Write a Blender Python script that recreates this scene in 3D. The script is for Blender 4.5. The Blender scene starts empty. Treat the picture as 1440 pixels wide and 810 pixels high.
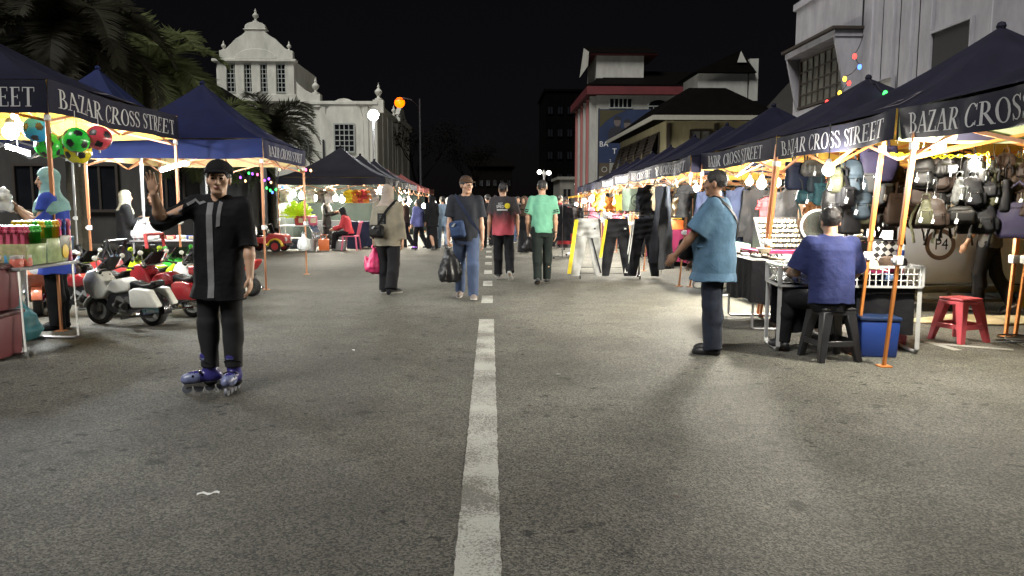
import bpy, bmesh, math, random
import numpy as np
import openvdb as vdb
from mathutils import Vector, Matrix
from mathutils.bvhtree import BVHTree
PI = math.pi
R = math.radians
scene = bpy.context.scene
COL = scene.collection
rng = random.Random(7)

# ------------------------------------------------------------------ camera
FPX, HOR, VPX, CAMH = 1060.0, 288.0, 690.0, 1.36
cam_data = bpy.data.cameras.new('camera')
cam = bpy.data.objects.new('camera', cam_data)
COL.objects.link(cam)
cam_data.sensor_width = 36
cam_data.lens = FPX / 1440 * 36
cam_data.clip_end = 2000
cam_data.clip_start = 0.05
PITCH = math.atan((405 - HOR) / FPX)
YAW = math.atan((720 - VPX) / FPX)
cam.location = (0, 0, CAMH)
cam.rotation_euler = (PI / 2 - PITCH, 0, -YAW)
scene.camera = cam
_cm = Matrix.Rotation(-YAW, 3, 'Z') @ Matrix.Rotation(PI / 2 - PITCH, 3, 'X')


def ray(px, py):
    return _cm @ Vector(((px - 720) / FPX, (405 - py) / FPX, -1))


def at(px, py, Y):
    """The point of the place seen at a photo pixel, at distance Y down the street."""
    d = ray(px, py)
    return Vector((0, 0, CAMH)) + d * (Y / d.y)


def gr(px, py):
    """The point of the ground seen at a photo pixel."""
    d = ray(px, py)
    return Vector((0, 0, CAMH)) + d * (-CAMH / d.z)


# ------------------------------------------------------------------ materials
MATS = {}


def mat(name, col, rough=.6, metal=0.0, var=.12, scale=9.0, bump=0.0, bscale=60.0, emit=0.0, ecol=None,
        trans=0.0, alpha=1.0, coat=0.0, sheen=0.0):
    """Principled material whose colour and roughness wander with object-space noise."""
    if name in MATS:
        return MATS[name]
    m = bpy.data.materials.new(name)
    m.use_nodes = True
    nt = m.node_tree
    b = nt.nodes['Principled BSDF']
    tc = nt.nodes.new('ShaderNodeTexCoord')
    c4 = (*col, 1)
    b.inputs['Base Color'].default_value = c4
    b.inputs['Roughness'].default_value = rough
    b.inputs['Metallic'].default_value = metal
    if var > 0:
        n = nt.nodes.new('ShaderNodeTexNoise')
        n.inputs['Scale'].default_value = scale
        n.inputs['Detail'].default_value = 5
        nt.links.new(tc.outputs['Object'], n.inputs['Vector'])
        mx = nt.nodes.new('ShaderNodeMix')
        mx.data_type = 'RGBA'
        mx.inputs['A'].default_value = (*[max(0, c * (1 - 2 * var)) for c in col], 1)
        mx.inputs['B'].default_value = (*[min(1, c * (1 + 2 * var)) for c in col], 1)
        nt.links.new(n.outputs['Fac'], mx.inputs['Factor'])
        nt.links.new(mx.outputs['Result'], b.inputs['Base Color'])
        mr = nt.nodes.new('ShaderNodeMapRange')
        mr.inputs['To Min'].default_value = max(0, rough - .12)
        mr.inputs['To Max'].default_value = min(1, rough + .12)
        nt.links.new(n.outputs['Fac'], mr.inputs['Value'])
        nt.links.new(mr.outputs['Result'], b.inputs['Roughness'])
    if bump > 0:
        n2 = nt.nodes.new('ShaderNodeTexNoise')
        n2.inputs['Scale'].default_value = bscale
        n2.inputs['Detail'].default_value = 4
        nt.links.new(tc.outputs['Object'], n2.inputs['Vector'])
        bp = nt.nodes.new('ShaderNodeBump')
        bp.inputs['Strength'].default_value = bump
        bp.inputs['Distance'].default_value = .02
        nt.links.new(n2.outputs['Fac'], bp.inputs['Height'])
        nt.links.new(bp.outputs['Normal'], b.inputs['Normal'])
    if emit > 0:
        b.inputs['Emission Color'].default_value = (*(ecol or col), 1)
        b.inputs['Emission Strength'].default_value = emit
    if trans:
        b.inputs['Transmission Weight'].default_value = trans
    if coat:
        b.inputs['Coat Weight'].default_value = coat
        b.inputs['Coat Roughness'].default_value = .1
    if sheen:
        b.inputs['Sheen Weight'].default_value = sheen
    if alpha < 1:
        b.inputs['Alpha'].default_value = alpha
    MATS[name] = m
    return m


def dull(m, s=.0):
    m.node_tree.nodes['Principled BSDF'].inputs['Specular IOR Level'].default_value = s
    return m


def nodes_of(m):
    return m.node_tree, m.node_tree.nodes['Principled BSDF']


# ------------------------------------------------------------------ things and parts
def props(o, label=None, cat=None, group=None, kind=None):
    for k, v in (('label', label), ('category', cat), ('group', group), ('kind', kind)):
        if v:
            o[k] = v
    return o


def thing(name, label, cat, loc=(0, 0, 0), rz=0.0, group=None):
    o = bpy.data.objects.new(name, None)
    COL.objects.link(o)
    o.empty_display_size = .1
    o.location = loc
    o.rotation_euler = (0, 0, rz)
    return props(o, label, cat, group)


def kids(o, _c={}):
    return [c for c in bpy.data.objects if c.parent == o]


def copy_tree(o, loc=None, rz=None, label=None, group=None, parent=None, tree=None):
    """A copy of a thing with copies of its parts and their sub-parts."""
    c = o.copy()
    COL.objects.link(c)
    c.parent = parent
    for ch in kids(o):
        copy_tree(ch, parent=c)
    if loc is not None:
        c.location = loc
    if rz is not None:
        c.rotation_euler = (0, 0, rz)
    if label:
        c['label'] = label
    if group:
        c['group'] = group
    return c


def link(name, me, parent=None):
    o = bpy.data.objects.new(name, me)
    COL.objects.link(o)
    o.parent = parent
    return o


def frame_of(d, up=Vector((0, 0, 1))):
    d = Vector(d).normalized()
    if abs(d.dot(up)) > .99:
        up = Vector((0, 1, 0))
    x = d.cross(up).normalized()
    y = x.cross(d).normalized()
    return x, y, d


class MB:
    """Collects shapes and links them as ONE mesh object."""

    def __init__(s):
        s.v, s.f, s.m = [], [], []
        s.T = Matrix.Identity(4)
        s.mi = 0

    def add(s, vs, fs, mi=None):
        n = len(s.v)
        s.v += [tuple(s.T @ Vector(p)) for p in vs]
        s.f += [tuple(i + n for i in f) for f in fs]
        s.m += [s.mi if mi is None else mi] * len(fs)
        return s

    def box(s, c, d, rz=0, rot=None, taper=1.0, mi=None):
        hx, hy, hz = d[0] / 2, d[1] / 2, d[2] / 2
        M = rot.to_3x3() if rot else Matrix.Rotation(rz, 3, 'Z')
        c = Vector(c)
        vs = []
        for z, k in ((-hz, 1.0), (hz, taper)):
            for x, y in ((-hx, -hy), (hx, -hy), (hx, hy), (-hx, hy)):
                vs.append(c + M @ Vector((x * k, y * k, z)))
        return s.add(vs, [(3, 2, 1, 0), (4, 5, 6, 7), (0, 1, 5, 4), (1, 2, 6, 5), (2, 3, 7, 6), (3, 0, 4, 7)], mi)

    def bar(s, p, q, w, h=None, mi=None):
        h = h or w
        p, q = Vector(p), Vector(q)
        x, y, d = frame_of(q - p)
        vs = []
        for c in (p, q):
            for a, b in ((-1, -1), (1, -1), (1, 1), (-1, 1)):
                vs.append(c + x * (a * w / 2) + y * (b * h / 2))
        return s.add(vs, [(3, 2, 1, 0), (4, 5, 6, 7), (0, 1, 5, 4), (1, 2, 6, 5), (2, 3, 7, 6), (3, 0, 4, 7)], mi)

    def tube(s, pts, r, n=8, closed=False, caps=True, mi=None, flat=1.0):
        pts = [Vector(p) for p in pts]
        N = len(pts)
        rs = r if isinstance(r, (list, tuple)) else [r] * N
        vs, fs = [], []
        px = None
        for i, p in enumerate(pts):
            if closed:
                t = pts[(i + 1) % N] - pts[i - 1]
            else:
                t = pts[min(i + 1, N - 1)] - pts[max(i - 1, 0)]
            if t.length < 1e-9:
                t = Vector((0, 0, 1))
            t.normalize()
            if px is None:
                x, y, _ = frame_of(t)
            else:
                x = px - t * px.dot(t)
                if x.length < 1e-5:
                    x, _, _ = frame_of(t)
                x.normalize()
                y = t.cross(x)
            px = x
            for k in range(n):
                a = 2 * PI * k / n
                vs.append(p + x * (math.cos(a) * rs[i]) + y * (math.sin(a) * rs[i] * flat))
        M = N if closed else N - 1
        for i in range(M):
            for k in range(n):
                a, b = i * n + k, i * n + (k + 1) % n
                c, d = ((i + 1) % N) * n + (k + 1) % n, ((i + 1) % N) * n + k
                fs.append((a, b, c, d))
        if caps and not closed:
            fs.append(tuple(range(n - 1, -1, -1)))
            fs.append(tuple((N - 1) * n + k for k in range(n)))
        return s.add(vs, fs, mi)

    def lathe(s, prof, c=(0, 0, 0), axis=(0, 0, 1), n=16, mi=None, sx=1.0, sy=1.0):
        """prof: (radius, height) from bottom to top."""
        c = Vector(c)
        ax = Vector(axis).normalized()
        if abs(ax.z) > .99:
            x, y = Vector((1, 0, 0)), Vector((0, 1, 0)) * (1 if ax.z > 0 else -1)
        else:
            x, y, _ = frame_of(ax)
            y = ax.cross(x)
        vs, fs, ring = [], [], []
        for r, h in prof:
            if r < 1e-6:
                ring.append([len(vs)])
                vs.append(c + ax * h)
            else:
                ring.append(list(range(len(vs), len(vs) + n)))
                for k in range(n):
                    a = 2 * PI * k / n
                    vs.append(c + ax * h + x * (math.cos(a) * r * sx) + y * (math.sin(a) * r * sy))
        for a, b in zip(ring, ring[1:]):
            for k in range(n):
                j = (k + 1) % n
                if len(a) == 1 and len(b) == 1:
                    break
                if len(a) == 1:
                    fs.append((a[0], b[j], b[k]))
                elif len(b) == 1:
                    fs.append((a[k], a[j], b[0]))
                else:
                    fs.append((a[k], a[j], b[j], b[k]))
        if len(ring[0]) > 1:
            fs.append(tuple(reversed(ring[0])))
        if len(ring[-1]) > 1:
            fs.append(tuple(ring[-1]))
        return s.add(vs, fs, mi)

    def ball(s, c, r, n=12, mi=None, sx=1, sy=1, sz=1):
        m = max(4, n // 2)
        prof = [(r * math.sin(PI * i / m), -r * sz * math.cos(PI * i / m)) for i in range(m + 1)]
        prof[0] = (0, -r * sz)
        prof[-1] = (0, r * sz)
        return s.lathe(prof, c, n=n, mi=mi, sx=sx, sy=sy)

    def prism(s, poly, o, u, w, depth, mi=None, taper=1.0):
        """poly of (a, b) in the plane o + a*u + b*w, extruded by depth along u x w, centred."""
        o, u, w = Vector(o), Vector(u), Vector(w)
        nrm = u.cross(w).normalized()
        n = len(poly)
        ar = sum(poly[i][0] * poly[(i + 1) % n][1] - poly[(i + 1) % n][0] * poly[i][1] for i in range(n))
        if ar < 0:
            poly = poly[::-1]
        ca = sum(p[0] for p in poly) / n
        cb = sum(p[1] for p in poly) / n
        vs = [o + u * a + w * b - nrm * depth / 2 for a, b in poly]
        vs += [o + u * (ca + (a - ca) * taper) + w * (cb + (b - cb) * taper) + nrm * depth / 2 for a, b in poly]
        fs = [tuple(range(n - 1, -1, -1)), tuple(range(n, 2 * n))]
        fs += [(i, (i + 1) % n, n + (i + 1) % n, n + i) for i in range(n)]
        return s.add(vs, fs, mi)

    def loft(s, rings, closed=True, caps=True, mi=None):
        n = len(rings[0])
        vs = [p for r in rings for p in r]
        fs = []
        for i in range(len(rings) - 1):
            for k in range(n if closed else n - 1):
                j = (k + 1) % n
                fs.append((i * n + k, i * n + j, (i + 1) * n + j, (i + 1) * n + k))
        if caps and closed:
            fs.append(tuple(range(n - 1, -1, -1)))
            fs.append(tuple((len(rings) - 1) * n + k for k in range(n)))
        return s.add(vs, fs, mi)

    def sheet(s, fn, nu, nv, mi=None, flip=False):
        vs = [fn(i / nu, j / nv) for i in range(nu + 1) for j in range(nv + 1)]
        fs = []
        for i in range(nu):
            for j in range(nv):
                a = i * (nv + 1) + j
                q = (a, a + nv + 1, a + nv + 2, a + 1)
                fs.append(q[::-1] if flip else q)
        return s.add(vs, fs, mi)

    def build(s, name, mats, parent=None, bevel=0.0, angle=40, seg=2, subsurf=0):
        me = bpy.data.meshes.new(name)
        me.from_pydata(s.v, [], s.f)
        if not isinstance(mats, (list, tuple)):
            mats = [mats]
        for m in mats:
            me.materials.append(m)
        if len(mats) > 1:
            me.polygons.foreach_set('material_index', s.m)
        if bevel > 0:
            bm = bmesh.new()
            bm.from_mesh(me)
            bmesh.ops.recalc_face_normals(bm, faces=bm.faces)
            ed = [e for e in bm.edges if len(e.link_faces) == 2 and e.calc_face_angle(0) > R(25)]
            bmesh.ops.bevel(bm, geom=ed, offset=bevel, segments=seg, affect='EDGES', profile=.5, clamp_overlap=True)
            bm.to_mesh(me)
            bm.free()
        me.shade_smooth()
        me.set_sharp_from_angle(angle=R(angle))
        me.update()
        return link(name, me, parent)


def text_mesh(body, size, font_scale_x=1.0, depth=0.0):
    """Vertices and faces of sans lettering, centred, in the XY plane."""
    cu = bpy.data.curves.new('lettering', 'FONT')
    cu.body = body
    cu.size = size
    cu.align_x = 'CENTER'
    cu.align_y = 'CENTER'
    cu.resolution_u = 3
    cu.extrude = depth
    ob = bpy.data.objects.new('lettering', cu)
    COL.objects.link(ob)
    dg = bpy.context.evaluated_depsgraph_get()
    me = bpy.data.meshes.new_from_object(ob.evaluated_get(dg))
    vs = [(v.co.x * font_scale_x, v.co.y, v.co.z) for v in me.vertices]
    fs = [tuple(p.vertices) for p in me.polygons]
    bpy.data.objects.remove(ob)
    bpy.data.curves.remove(cu)
    bpy.data.meshes.remove(me)
    return vs, fs


# ------------------------------------------------------------------ solid modelling with distance fields
def V3(p):
    return np.array((p[0], p[1], p[2]), dtype=np.float32)


class SDF:
    def __init__(s, lo, hi, vox):
        s.lo = np.array(lo, np.float32)
        s.vox = vox
        s.n = np.ceil((np.array(hi) - np.array(lo)) / vox).astype(int) + 1
        s.ax = [s.lo[i] + vox * np.arange(s.n[i], dtype=np.float32) for i in range(3)]
        s.BIG = 0.2
        s.d = np.full(tuple(s.n), s.BIG, np.float32)

    def win(s, lo, hi, m):
        a = np.clip(np.floor((np.array(lo) - m - s.lo) / s.vox).astype(int), 0, s.n)
        b = np.clip(np.ceil((np.array(hi) + m - s.lo) / s.vox).astype(int) + 1, 0, s.n)
        if np.any(b <= a):
            return None, None
        sl = tuple(slice(a[i], b[i]) for i in range(3))
        X = s.ax[0][sl[0]][:, None, None]
        Y = s.ax[1][sl[1]][None, :, None]
        Z = s.ax[2][sl[2]][None, None, :]
        return sl, (X, Y, Z)

    def comb(s, sl, d, k, sub=False):
        D = s.d[sl]
        if sub:
            d = -d
            if k <= 0:
                s.d[sl] = np.maximum(D, d)
            else:
                h = np.maximum(k - np.abs(D - d), 0) / k
                s.d[sl] = np.maximum(D, d) + h * h * k * .25
            return
        if k <= 0:
            s.d[sl] = np.minimum(D, d)
        else:
            h = np.maximum(k - np.abs(D - d), 0) / k
            s.d[sl] = np.minimum(D, d) - h * h * k * .25

    def rc(s, a, b, ra, rb, k=.02, sub=False):
        a, b = V3(a), V3(b)
        r = max(ra, rb)
        sl, g = s.win(np.minimum(a, b) - r, np.maximum(a, b) + r, k + .03)
        if sl is None:
            return s
        ba = b - a
        L = float(ba @ ba) + 1e-12
        px, py, pz = g[0] - a[0], g[1] - a[1], g[2] - a[2]
        h = np.clip((px * ba[0] + py * ba[1] + pz * ba[2]) / L, 0, 1)
        d = np.sqrt((px - h * ba[0]) ** 2 + (py - h * ba[1]) ** 2 + (pz - h * ba[2]) ** 2) - (ra + (rb - ra) * h)
        s.comb(sl, d.astype(np.float32), k, sub)
        return s

    def loc(s, g, o, M):
        x, y, z = g[0] - o[0], g[1] - o[1], g[2] - o[2]
        if M is None:
            return x, y, z
        return tuple(x * M[0][i] + y * M[1][i] + z * M[2][i] for i in range(3))   # columns of M are the axes

    def el(s, c, r, M=None, k=.02, sub=False):
        rm = max(r)
        c = V3(c)
        sl, g = s.win(c - rm, c + rm, k + .03)
        if sl is None:
            return s
        x, y, z = s.loc(g, c, M)
        q = np.sqrt((x / r[0]) ** 2 + (y / r[1]) ** 2 + (z / r[2]) ** 2)
        q2 = np.sqrt((x / r[0] ** 2) ** 2 + (y / r[1] ** 2) ** 2 + (z / r[2] ** 2) ** 2) + 1e-6
        d = q * (q - 1) / q2
        s.comb(sl, np.clip(d, -.2, .2).astype(np.float32), k, sub)
        return s

    def rbox(s, c, h, r, M=None, k=.0, sub=False):
        rm = float(np.linalg.norm(h)) + r
        c = V3(c)
        sl, g = s.win(c - rm, c + rm, k + .03)
        if sl is None:
            return s
        x, y, z = s.loc(g, c, M)
        qx, qy, qz = np.abs(x) - (h[0] - r), np.abs(y) - (h[1] - r), np.abs(z) - (h[2] - r)
        d = np.sqrt(np.maximum(qx, 0) ** 2 + np.maximum(qy, 0) ** 2 + np.maximum(qz, 0) ** 2) + \
            np.minimum(np.maximum(qx, np.maximum(qy, qz)), 0) - r
        s.comb(sl, d.astype(np.float32), k, sub)
        return s

    def stack(s, o, M, knots, k=.02, sub=False, pw=2.0):
        """Elliptic sections along an axis: knots (t, rx, ry, x offset, y offset); M columns right, forward, up."""
        kn = np.array([(list(q) + [0, 0])[:5] for q in knots], np.float32)
        rm = kn[:, 1:3].max() + np.abs(kn[:, 3:]).max()
        o = V3(o)
        up = np.array([M[i][2] for i in range(3)])
        p0, p1 = o + up * kn[0, 0], o + up * kn[-1, 0]
        sl, g = s.win(np.minimum(p0, p1) - rm, np.maximum(p0, p1) + rm, k + .03)
        if sl is None:
            return s
        x, y, z = s.loc(g, o, M)
        x, y, z = np.broadcast_arrays(x, y, z)
        rx, ry = np.interp(z, kn[:, 0], kn[:, 1]), np.interp(z, kn[:, 0], kn[:, 2])
        ox, oy = np.interp(z, kn[:, 0], kn[:, 3]), np.interp(z, kn[:, 0], kn[:, 4])
        X, Y = np.abs(x - ox), np.abs(y - oy)
        if pw == 2.0:
            q = np.sqrt((X / rx) ** 2 + (Y / ry) ** 2)
            q2 = np.sqrt((X / rx ** 2) ** 2 + (Y / ry ** 2) ** 2) + 1e-5
            d = q * (q - 1) / q2
        else:
            q = ((X / rx) ** pw + (Y / ry) ** pw) ** (1 / pw)
            d = (q - 1) * np.minimum(rx, ry)
        d = np.maximum(d, np.maximum(kn[0, 0] - z, z - kn[-1, 0]))
        s.comb(sl, np.clip(d, -.2, .2).astype(np.float32), k, sub)
        return s

    def cut(s, o, n):
        """Remove what lies on the side of the plane that n points to."""
        n = V3(n) / np.linalg.norm(V3(n))
        d = (s.ax[0][:, None, None] - o[0]) * n[0] + (s.ax[1][None, :, None] - o[1]) * n[1] + (s.ax[2][None, None, :] - o[2]) * n[2]
        s.d = np.maximum(s.d, d.astype(np.float32))
        return s

    def cut_near(s, o, n, rad):
        """The same plane, but only within rad of o (to end one sleeve without touching the rest)."""
        n = V3(n) / np.linalg.norm(V3(n))
        o = V3(o)
        sl, g = s.win(o - rad, o + rad, 0)
        if sl is None:
            return s
        d = (g[0] - o[0]) * n[0] + (g[1] - o[1]) * n[1] + (g[2] - o[2]) * n[2]
        s.d[sl] = np.maximum(s.d[sl], d.astype(np.float32))
        return s

    def wrinkle(s, amp, freq, seed=0, aniso=(1, 1, 1), band=.04):
        r = np.random.RandomState(seed)
        idx = np.nonzero(np.abs(s.d) < band)
        x, y, z = s.ax[0][idx[0]] * aniso[0], s.ax[1][idx[1]] * aniso[1], s.ax[2][idx[2]] * aniso[2]
        t = np.zeros(len(x), np.float32)
        for i in range(6):
            v = r.normal(size=3)
            v = v / np.linalg.norm(v) * freq * (1 + .5 * i)
            ph = r.uniform(0, 6.28, 2)
            w = r.normal(size=3) * freq * .35
            t += np.sin(x * v[0] + y * v[1] + z * v[2] + ph[0] + 1.5 * np.sin(x * w[0] + y * w[1] + z * w[2] + ph[1])) / (1 + .5 * i)
        s.d[idx] += (t / 2.2 * amp).astype(np.float32)
        return s

    def mesh(s, name, mats, parent=None, pick=None):
        pad = np.full(tuple(s.n + 2), s.BIG, np.float32)
        pad[1:-1, 1:-1, 1:-1] = s.d
        g = vdb.FloatGrid(float(s.BIG))
        g.copyFromArray(pad, tolerance=0.0)
        p, t, q = g.convertToPolygons(isovalue=0.0, adaptivity=0.0)
        p = (p - 1) * s.vox + s.lo
        q = q.astype(np.int32)
        a, b, c, d = (p[q[:, i]] for i in range(4))
        vol = np.einsum('ij,ij->i', a, np.cross(b, c)).sum() + np.einsum('ij,ij->i', a, np.cross(c, d)).sum()
        if vol < 0:
            q = q[:, ::-1]
        me = bpy.data.meshes.new(name)
        me.vertices.add(len(p))
        me.vertices.foreach_set('co', p.astype(np.float32).ravel())
        me.loops.add(q.size)
        me.loops.foreach_set('vertex_index', np.ascontiguousarray(q).ravel())
        me.polygons.add(len(q))
        me.polygons.foreach_set('loop_start', np.arange(0, q.size, 4, dtype=np.int32))
        mats = mats if isinstance(mats, (list, tuple)) else [mats]
        for m in mats:
            me.materials.append(m)
        if pick is not None:
            cen = p[q].mean(axis=1)
            me.polygons.foreach_set('material_index', pick(cen).astype(np.int32))
        me.update(calc_edges=True)
        me.validate()
        me.shade_smooth()
        return link(name, me, parent)


def wrap_on(target, verts, faces, name, m, parent, origin, u, w, nrm, off=.006, reach=.5):
    """Lay flat artwork (a, b) in the plane origin+a*u+b*w onto the surface of a mesh, along -nrm."""
    me = target.data
    bv = BVHTree.FromPolygons([v.co.copy() for v in me.vertices], [tuple(p.vertices) for p in me.polygons])
    o, u, w, nrm = Vector(origin), Vector(u), Vector(w), Vector(nrm).normalized()
    bm = bmesh.new()
    bvv = [bm.verts.new((a, b, 0)) for a, b, *_ in verts]
    for f in faces:
        try:
            bm.faces.new([bvv[i] for i in f])
        except ValueError:
            pass
    bmesh.ops.triangulate(bm, faces=bm.faces[:])
    for _ in range(3):
        lg = [e for e in bm.edges if e.calc_length() > .018]
        if lg:
            bmesh.ops.subdivide_edges(bm, edges=lg, cuts=1)
            bmesh.ops.triangulate(bm, faces=[f for f in bm.faces if len(f.verts) > 3])
    for v in bm.verts:
        q = o + u * v.co.x + w * v.co.y + nrm * reach
        h, hn, i, d = bv.ray_cast(q, -nrm)
        v.co = (h + nrm * off) if h is not None else (q - nrm * (reach - off))
    o2 = bpy.data.meshes.new(name)
    bm.to_mesh(o2)
    bm.free()
    o2.materials.append(m)
    return link(name, o2, parent)


ORD = ['first', 'second', 'third', 'fourth', 'fifth', 'sixth', 'seventh', 'eighth', 'ninth', 'tenth', 'eleventh',
       'twelfth', 'thirteenth', 'fourteenth', 'fifteenth', 'sixteenth', 'seventeenth', 'eighteenth', 'nineteenth', 'twentieth']
# ------------------------------------------------------------------ people
SKIN = {
    'tan': mat('skin_tan', (.36, .20, .125), .5, var=.05),
    'brown': mat('skin_brown', (.26, .14, .085), .5, var=.05),
    'light': mat('skin_light', (.46, .28, .185), .5, var=.05),
}
EYE = mat('eye_dark', (.02, .015, .012), .25, var=0)
LIP = mat('lip', (.28, .11, .085), .5, var=0)
HAIR = mat('hair_black', (.012, .010, .010), .45, var=.2, scale=60, bump=.5, bscale=180)
SHOE_BLACK = mat('shoe_black', (.012, .012, .013), .5, var=.1)
SHOE_SOLE = mat('shoe_sole', (.55, .53, .50), .6, var=.1)
BLACK_CLOTH = mat('black_cloth', (.006, .006, .0075), .9, var=.15, scale=30, bump=.15, bscale=220)
NAVY_CLOTH = mat('navy_cloth', (.012, .016, .034), .85, var=.15, scale=20, bump=.15, bscale=220)


def nrmz(v):
    v = np.array(v, float)
    return v / np.linalg.norm(v)


def frame(up, fwd):
    u = nrmz(up)
    f = np.array(fwd, float)
    f = nrmz(f - u * (f @ u))
    r = np.cross(f, u)
    return np.stack([r, f, u], axis=1)      # columns right, forward, up


def hand(S, w, d, n, t, hs, mode, k=.006):
    """Palm, four unequal bent fingers and a thumb; w wrist, d along the palm, n palm normal, t towards the thumb."""
    d, n = nrmz(d), np.array(n, float)
    n = nrmz(n - d * (n @ d))
    t0 = np.cross(d, n)
    t = t0 if t0 @ np.array(t) > 0 else -t0
    M = np.stack([t, n, d], axis=1)
    S.el(w + d * .046 * hs, (.041 * hs, .017 * hs, .052 * hs), M, .012)
    c1, c2 = {'relaxed': (.35, .45), 'grip': (1.25, 1.35), 'open': (.06, .10), 'pinch': (.7, .8)}[mode]
    for i, (off, L) in enumerate(((.029, .074), (.010, .083), (-.009, .077), (-.027, .060))):
        spread = {'open': (.16, .04, -.07, -.2)[i]}.get(mode, 0)
        p = w + d * (.088 - .006 * abs(i - 1)) * hs + t * off * hs
        ang, dirv = 0.0, d
        rr = (.0092, .0095, .0092, .0082)[i] * hs
        for j, fr in enumerate((.45, .32, .23)):
            ang += c1 * (.8 + .08 * i) if j == 0 else c2 * .75
            dirv = nrmz(d * math.cos(ang) + n * math.sin(ang) + t * spread)
            q = p + dirv * L * fr * hs
            S.rc(p, q, rr * (1 - .1 * j), rr * (.92 - .1 * j), k if j == 0 else .002)
            p = q
    p = w + d * .022 * hs + t * .030 * hs
    out = .8 if mode == 'open' else .45
    q = p + nrmz(d * .8 + t * out + n * .35) * .040 * hs
    S.rc(p, q, .013 * hs, .0105 * hs, .008)
    q2 = q + nrmz(d + t * (.45 if mode == 'open' else .0) + n * (.9 if mode == 'grip' else .35)) * .032 * hs
    S.rc(q, q2, .0105 * hs, .009 * hs, .002)


def head_parts(S, hc, MH, s, k=.02):
    L = lambda x, y, z: hc + MH @ np.array((x, y, z)) * s
    S.el(L(0, -.012, .028), (.076 * s, .096 * s, .088 * s), MH, k)
    S.el(L(0, .026, -.036), (.061 * s, .066 * s, .080 * s), MH, .03)
    S.rc(L(-.02, .066, -.098), L(.02, .066, -.098), .020 * s, .020 * s, .025)
    S.el(L(0, .082, .024), (.050 * s, .013 * s, .011 * s), MH, .015)
    for x in (-1, 1):
        S.el(L(x * .032, .100, .004), (.018 * s, .016 * s, .012 * s), MH, .010, sub=True)
        S.el(L(x * .032, .080, .003), (.013 * s, .0125 * s, .0115 * s), MH, .003)
        S.el(L(x * .079, -.008, -.008), (.010 * s, .019 * s, .033 * s), MH, .008)
        S.el(L(x * .045, .060, -.025), (.022 * s, .018 * s, .020 * s), MH, .02)
    S.rc(L(0, .090, .010), L(0, .108, -.030), .010 * s, .0145 * s, .012)
    S.rc(L(-.012, .094, -.034), L(.012, .094, -.034), .009 * s, .009 * s, .008)
    S.el(L(0, .088, -.060), (.025 * s, .012 * s, .006 * s), MH, .005)
    S.el(L(0, .087, -.070), (.022 * s, .011 * s, .007 * s), MH, .005)


def build_shoe(ank, fwd, up, H, mats, parent, name='shoe', vox=.007, slipper=False):
    k = H / 1.7
    M = frame(up, fwd)
    r, f, u = M[:, 0], M[:, 1], M[:, 2]
    b = np.array(ank) - u * .075 * k
    lo = np.minimum(np.minimum(b - f * .12, b + f * .24), b) - .08
    hi = np.maximum(np.maximum(b - f * .12, b + f * .24), b) + .16
    S = SDF(lo, hi, vox)
    S.rc(b - f * .045 * k + u * .034 * k, b + f * .12 * k + u * .026 * k, .036 * k, .040 * k, 0)
    S.rc(b + f * .10 * k + u * .030 * k, b + f * .155 * k + u * .022 * k, .043 * k, .034 * k, .03)
    if not slipper:
        S.rc(b - f * .015 * k + u * .03 * k, b + u * .085 * k, .038 * k, .040 * k, .03)
    S.cut(b, -u)
    bb = b
    pick = lambda c: np.where((c - bb) @ u < .020 * k, 1, 0)
    return S.mesh(name, mats, parent, pick)


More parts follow.
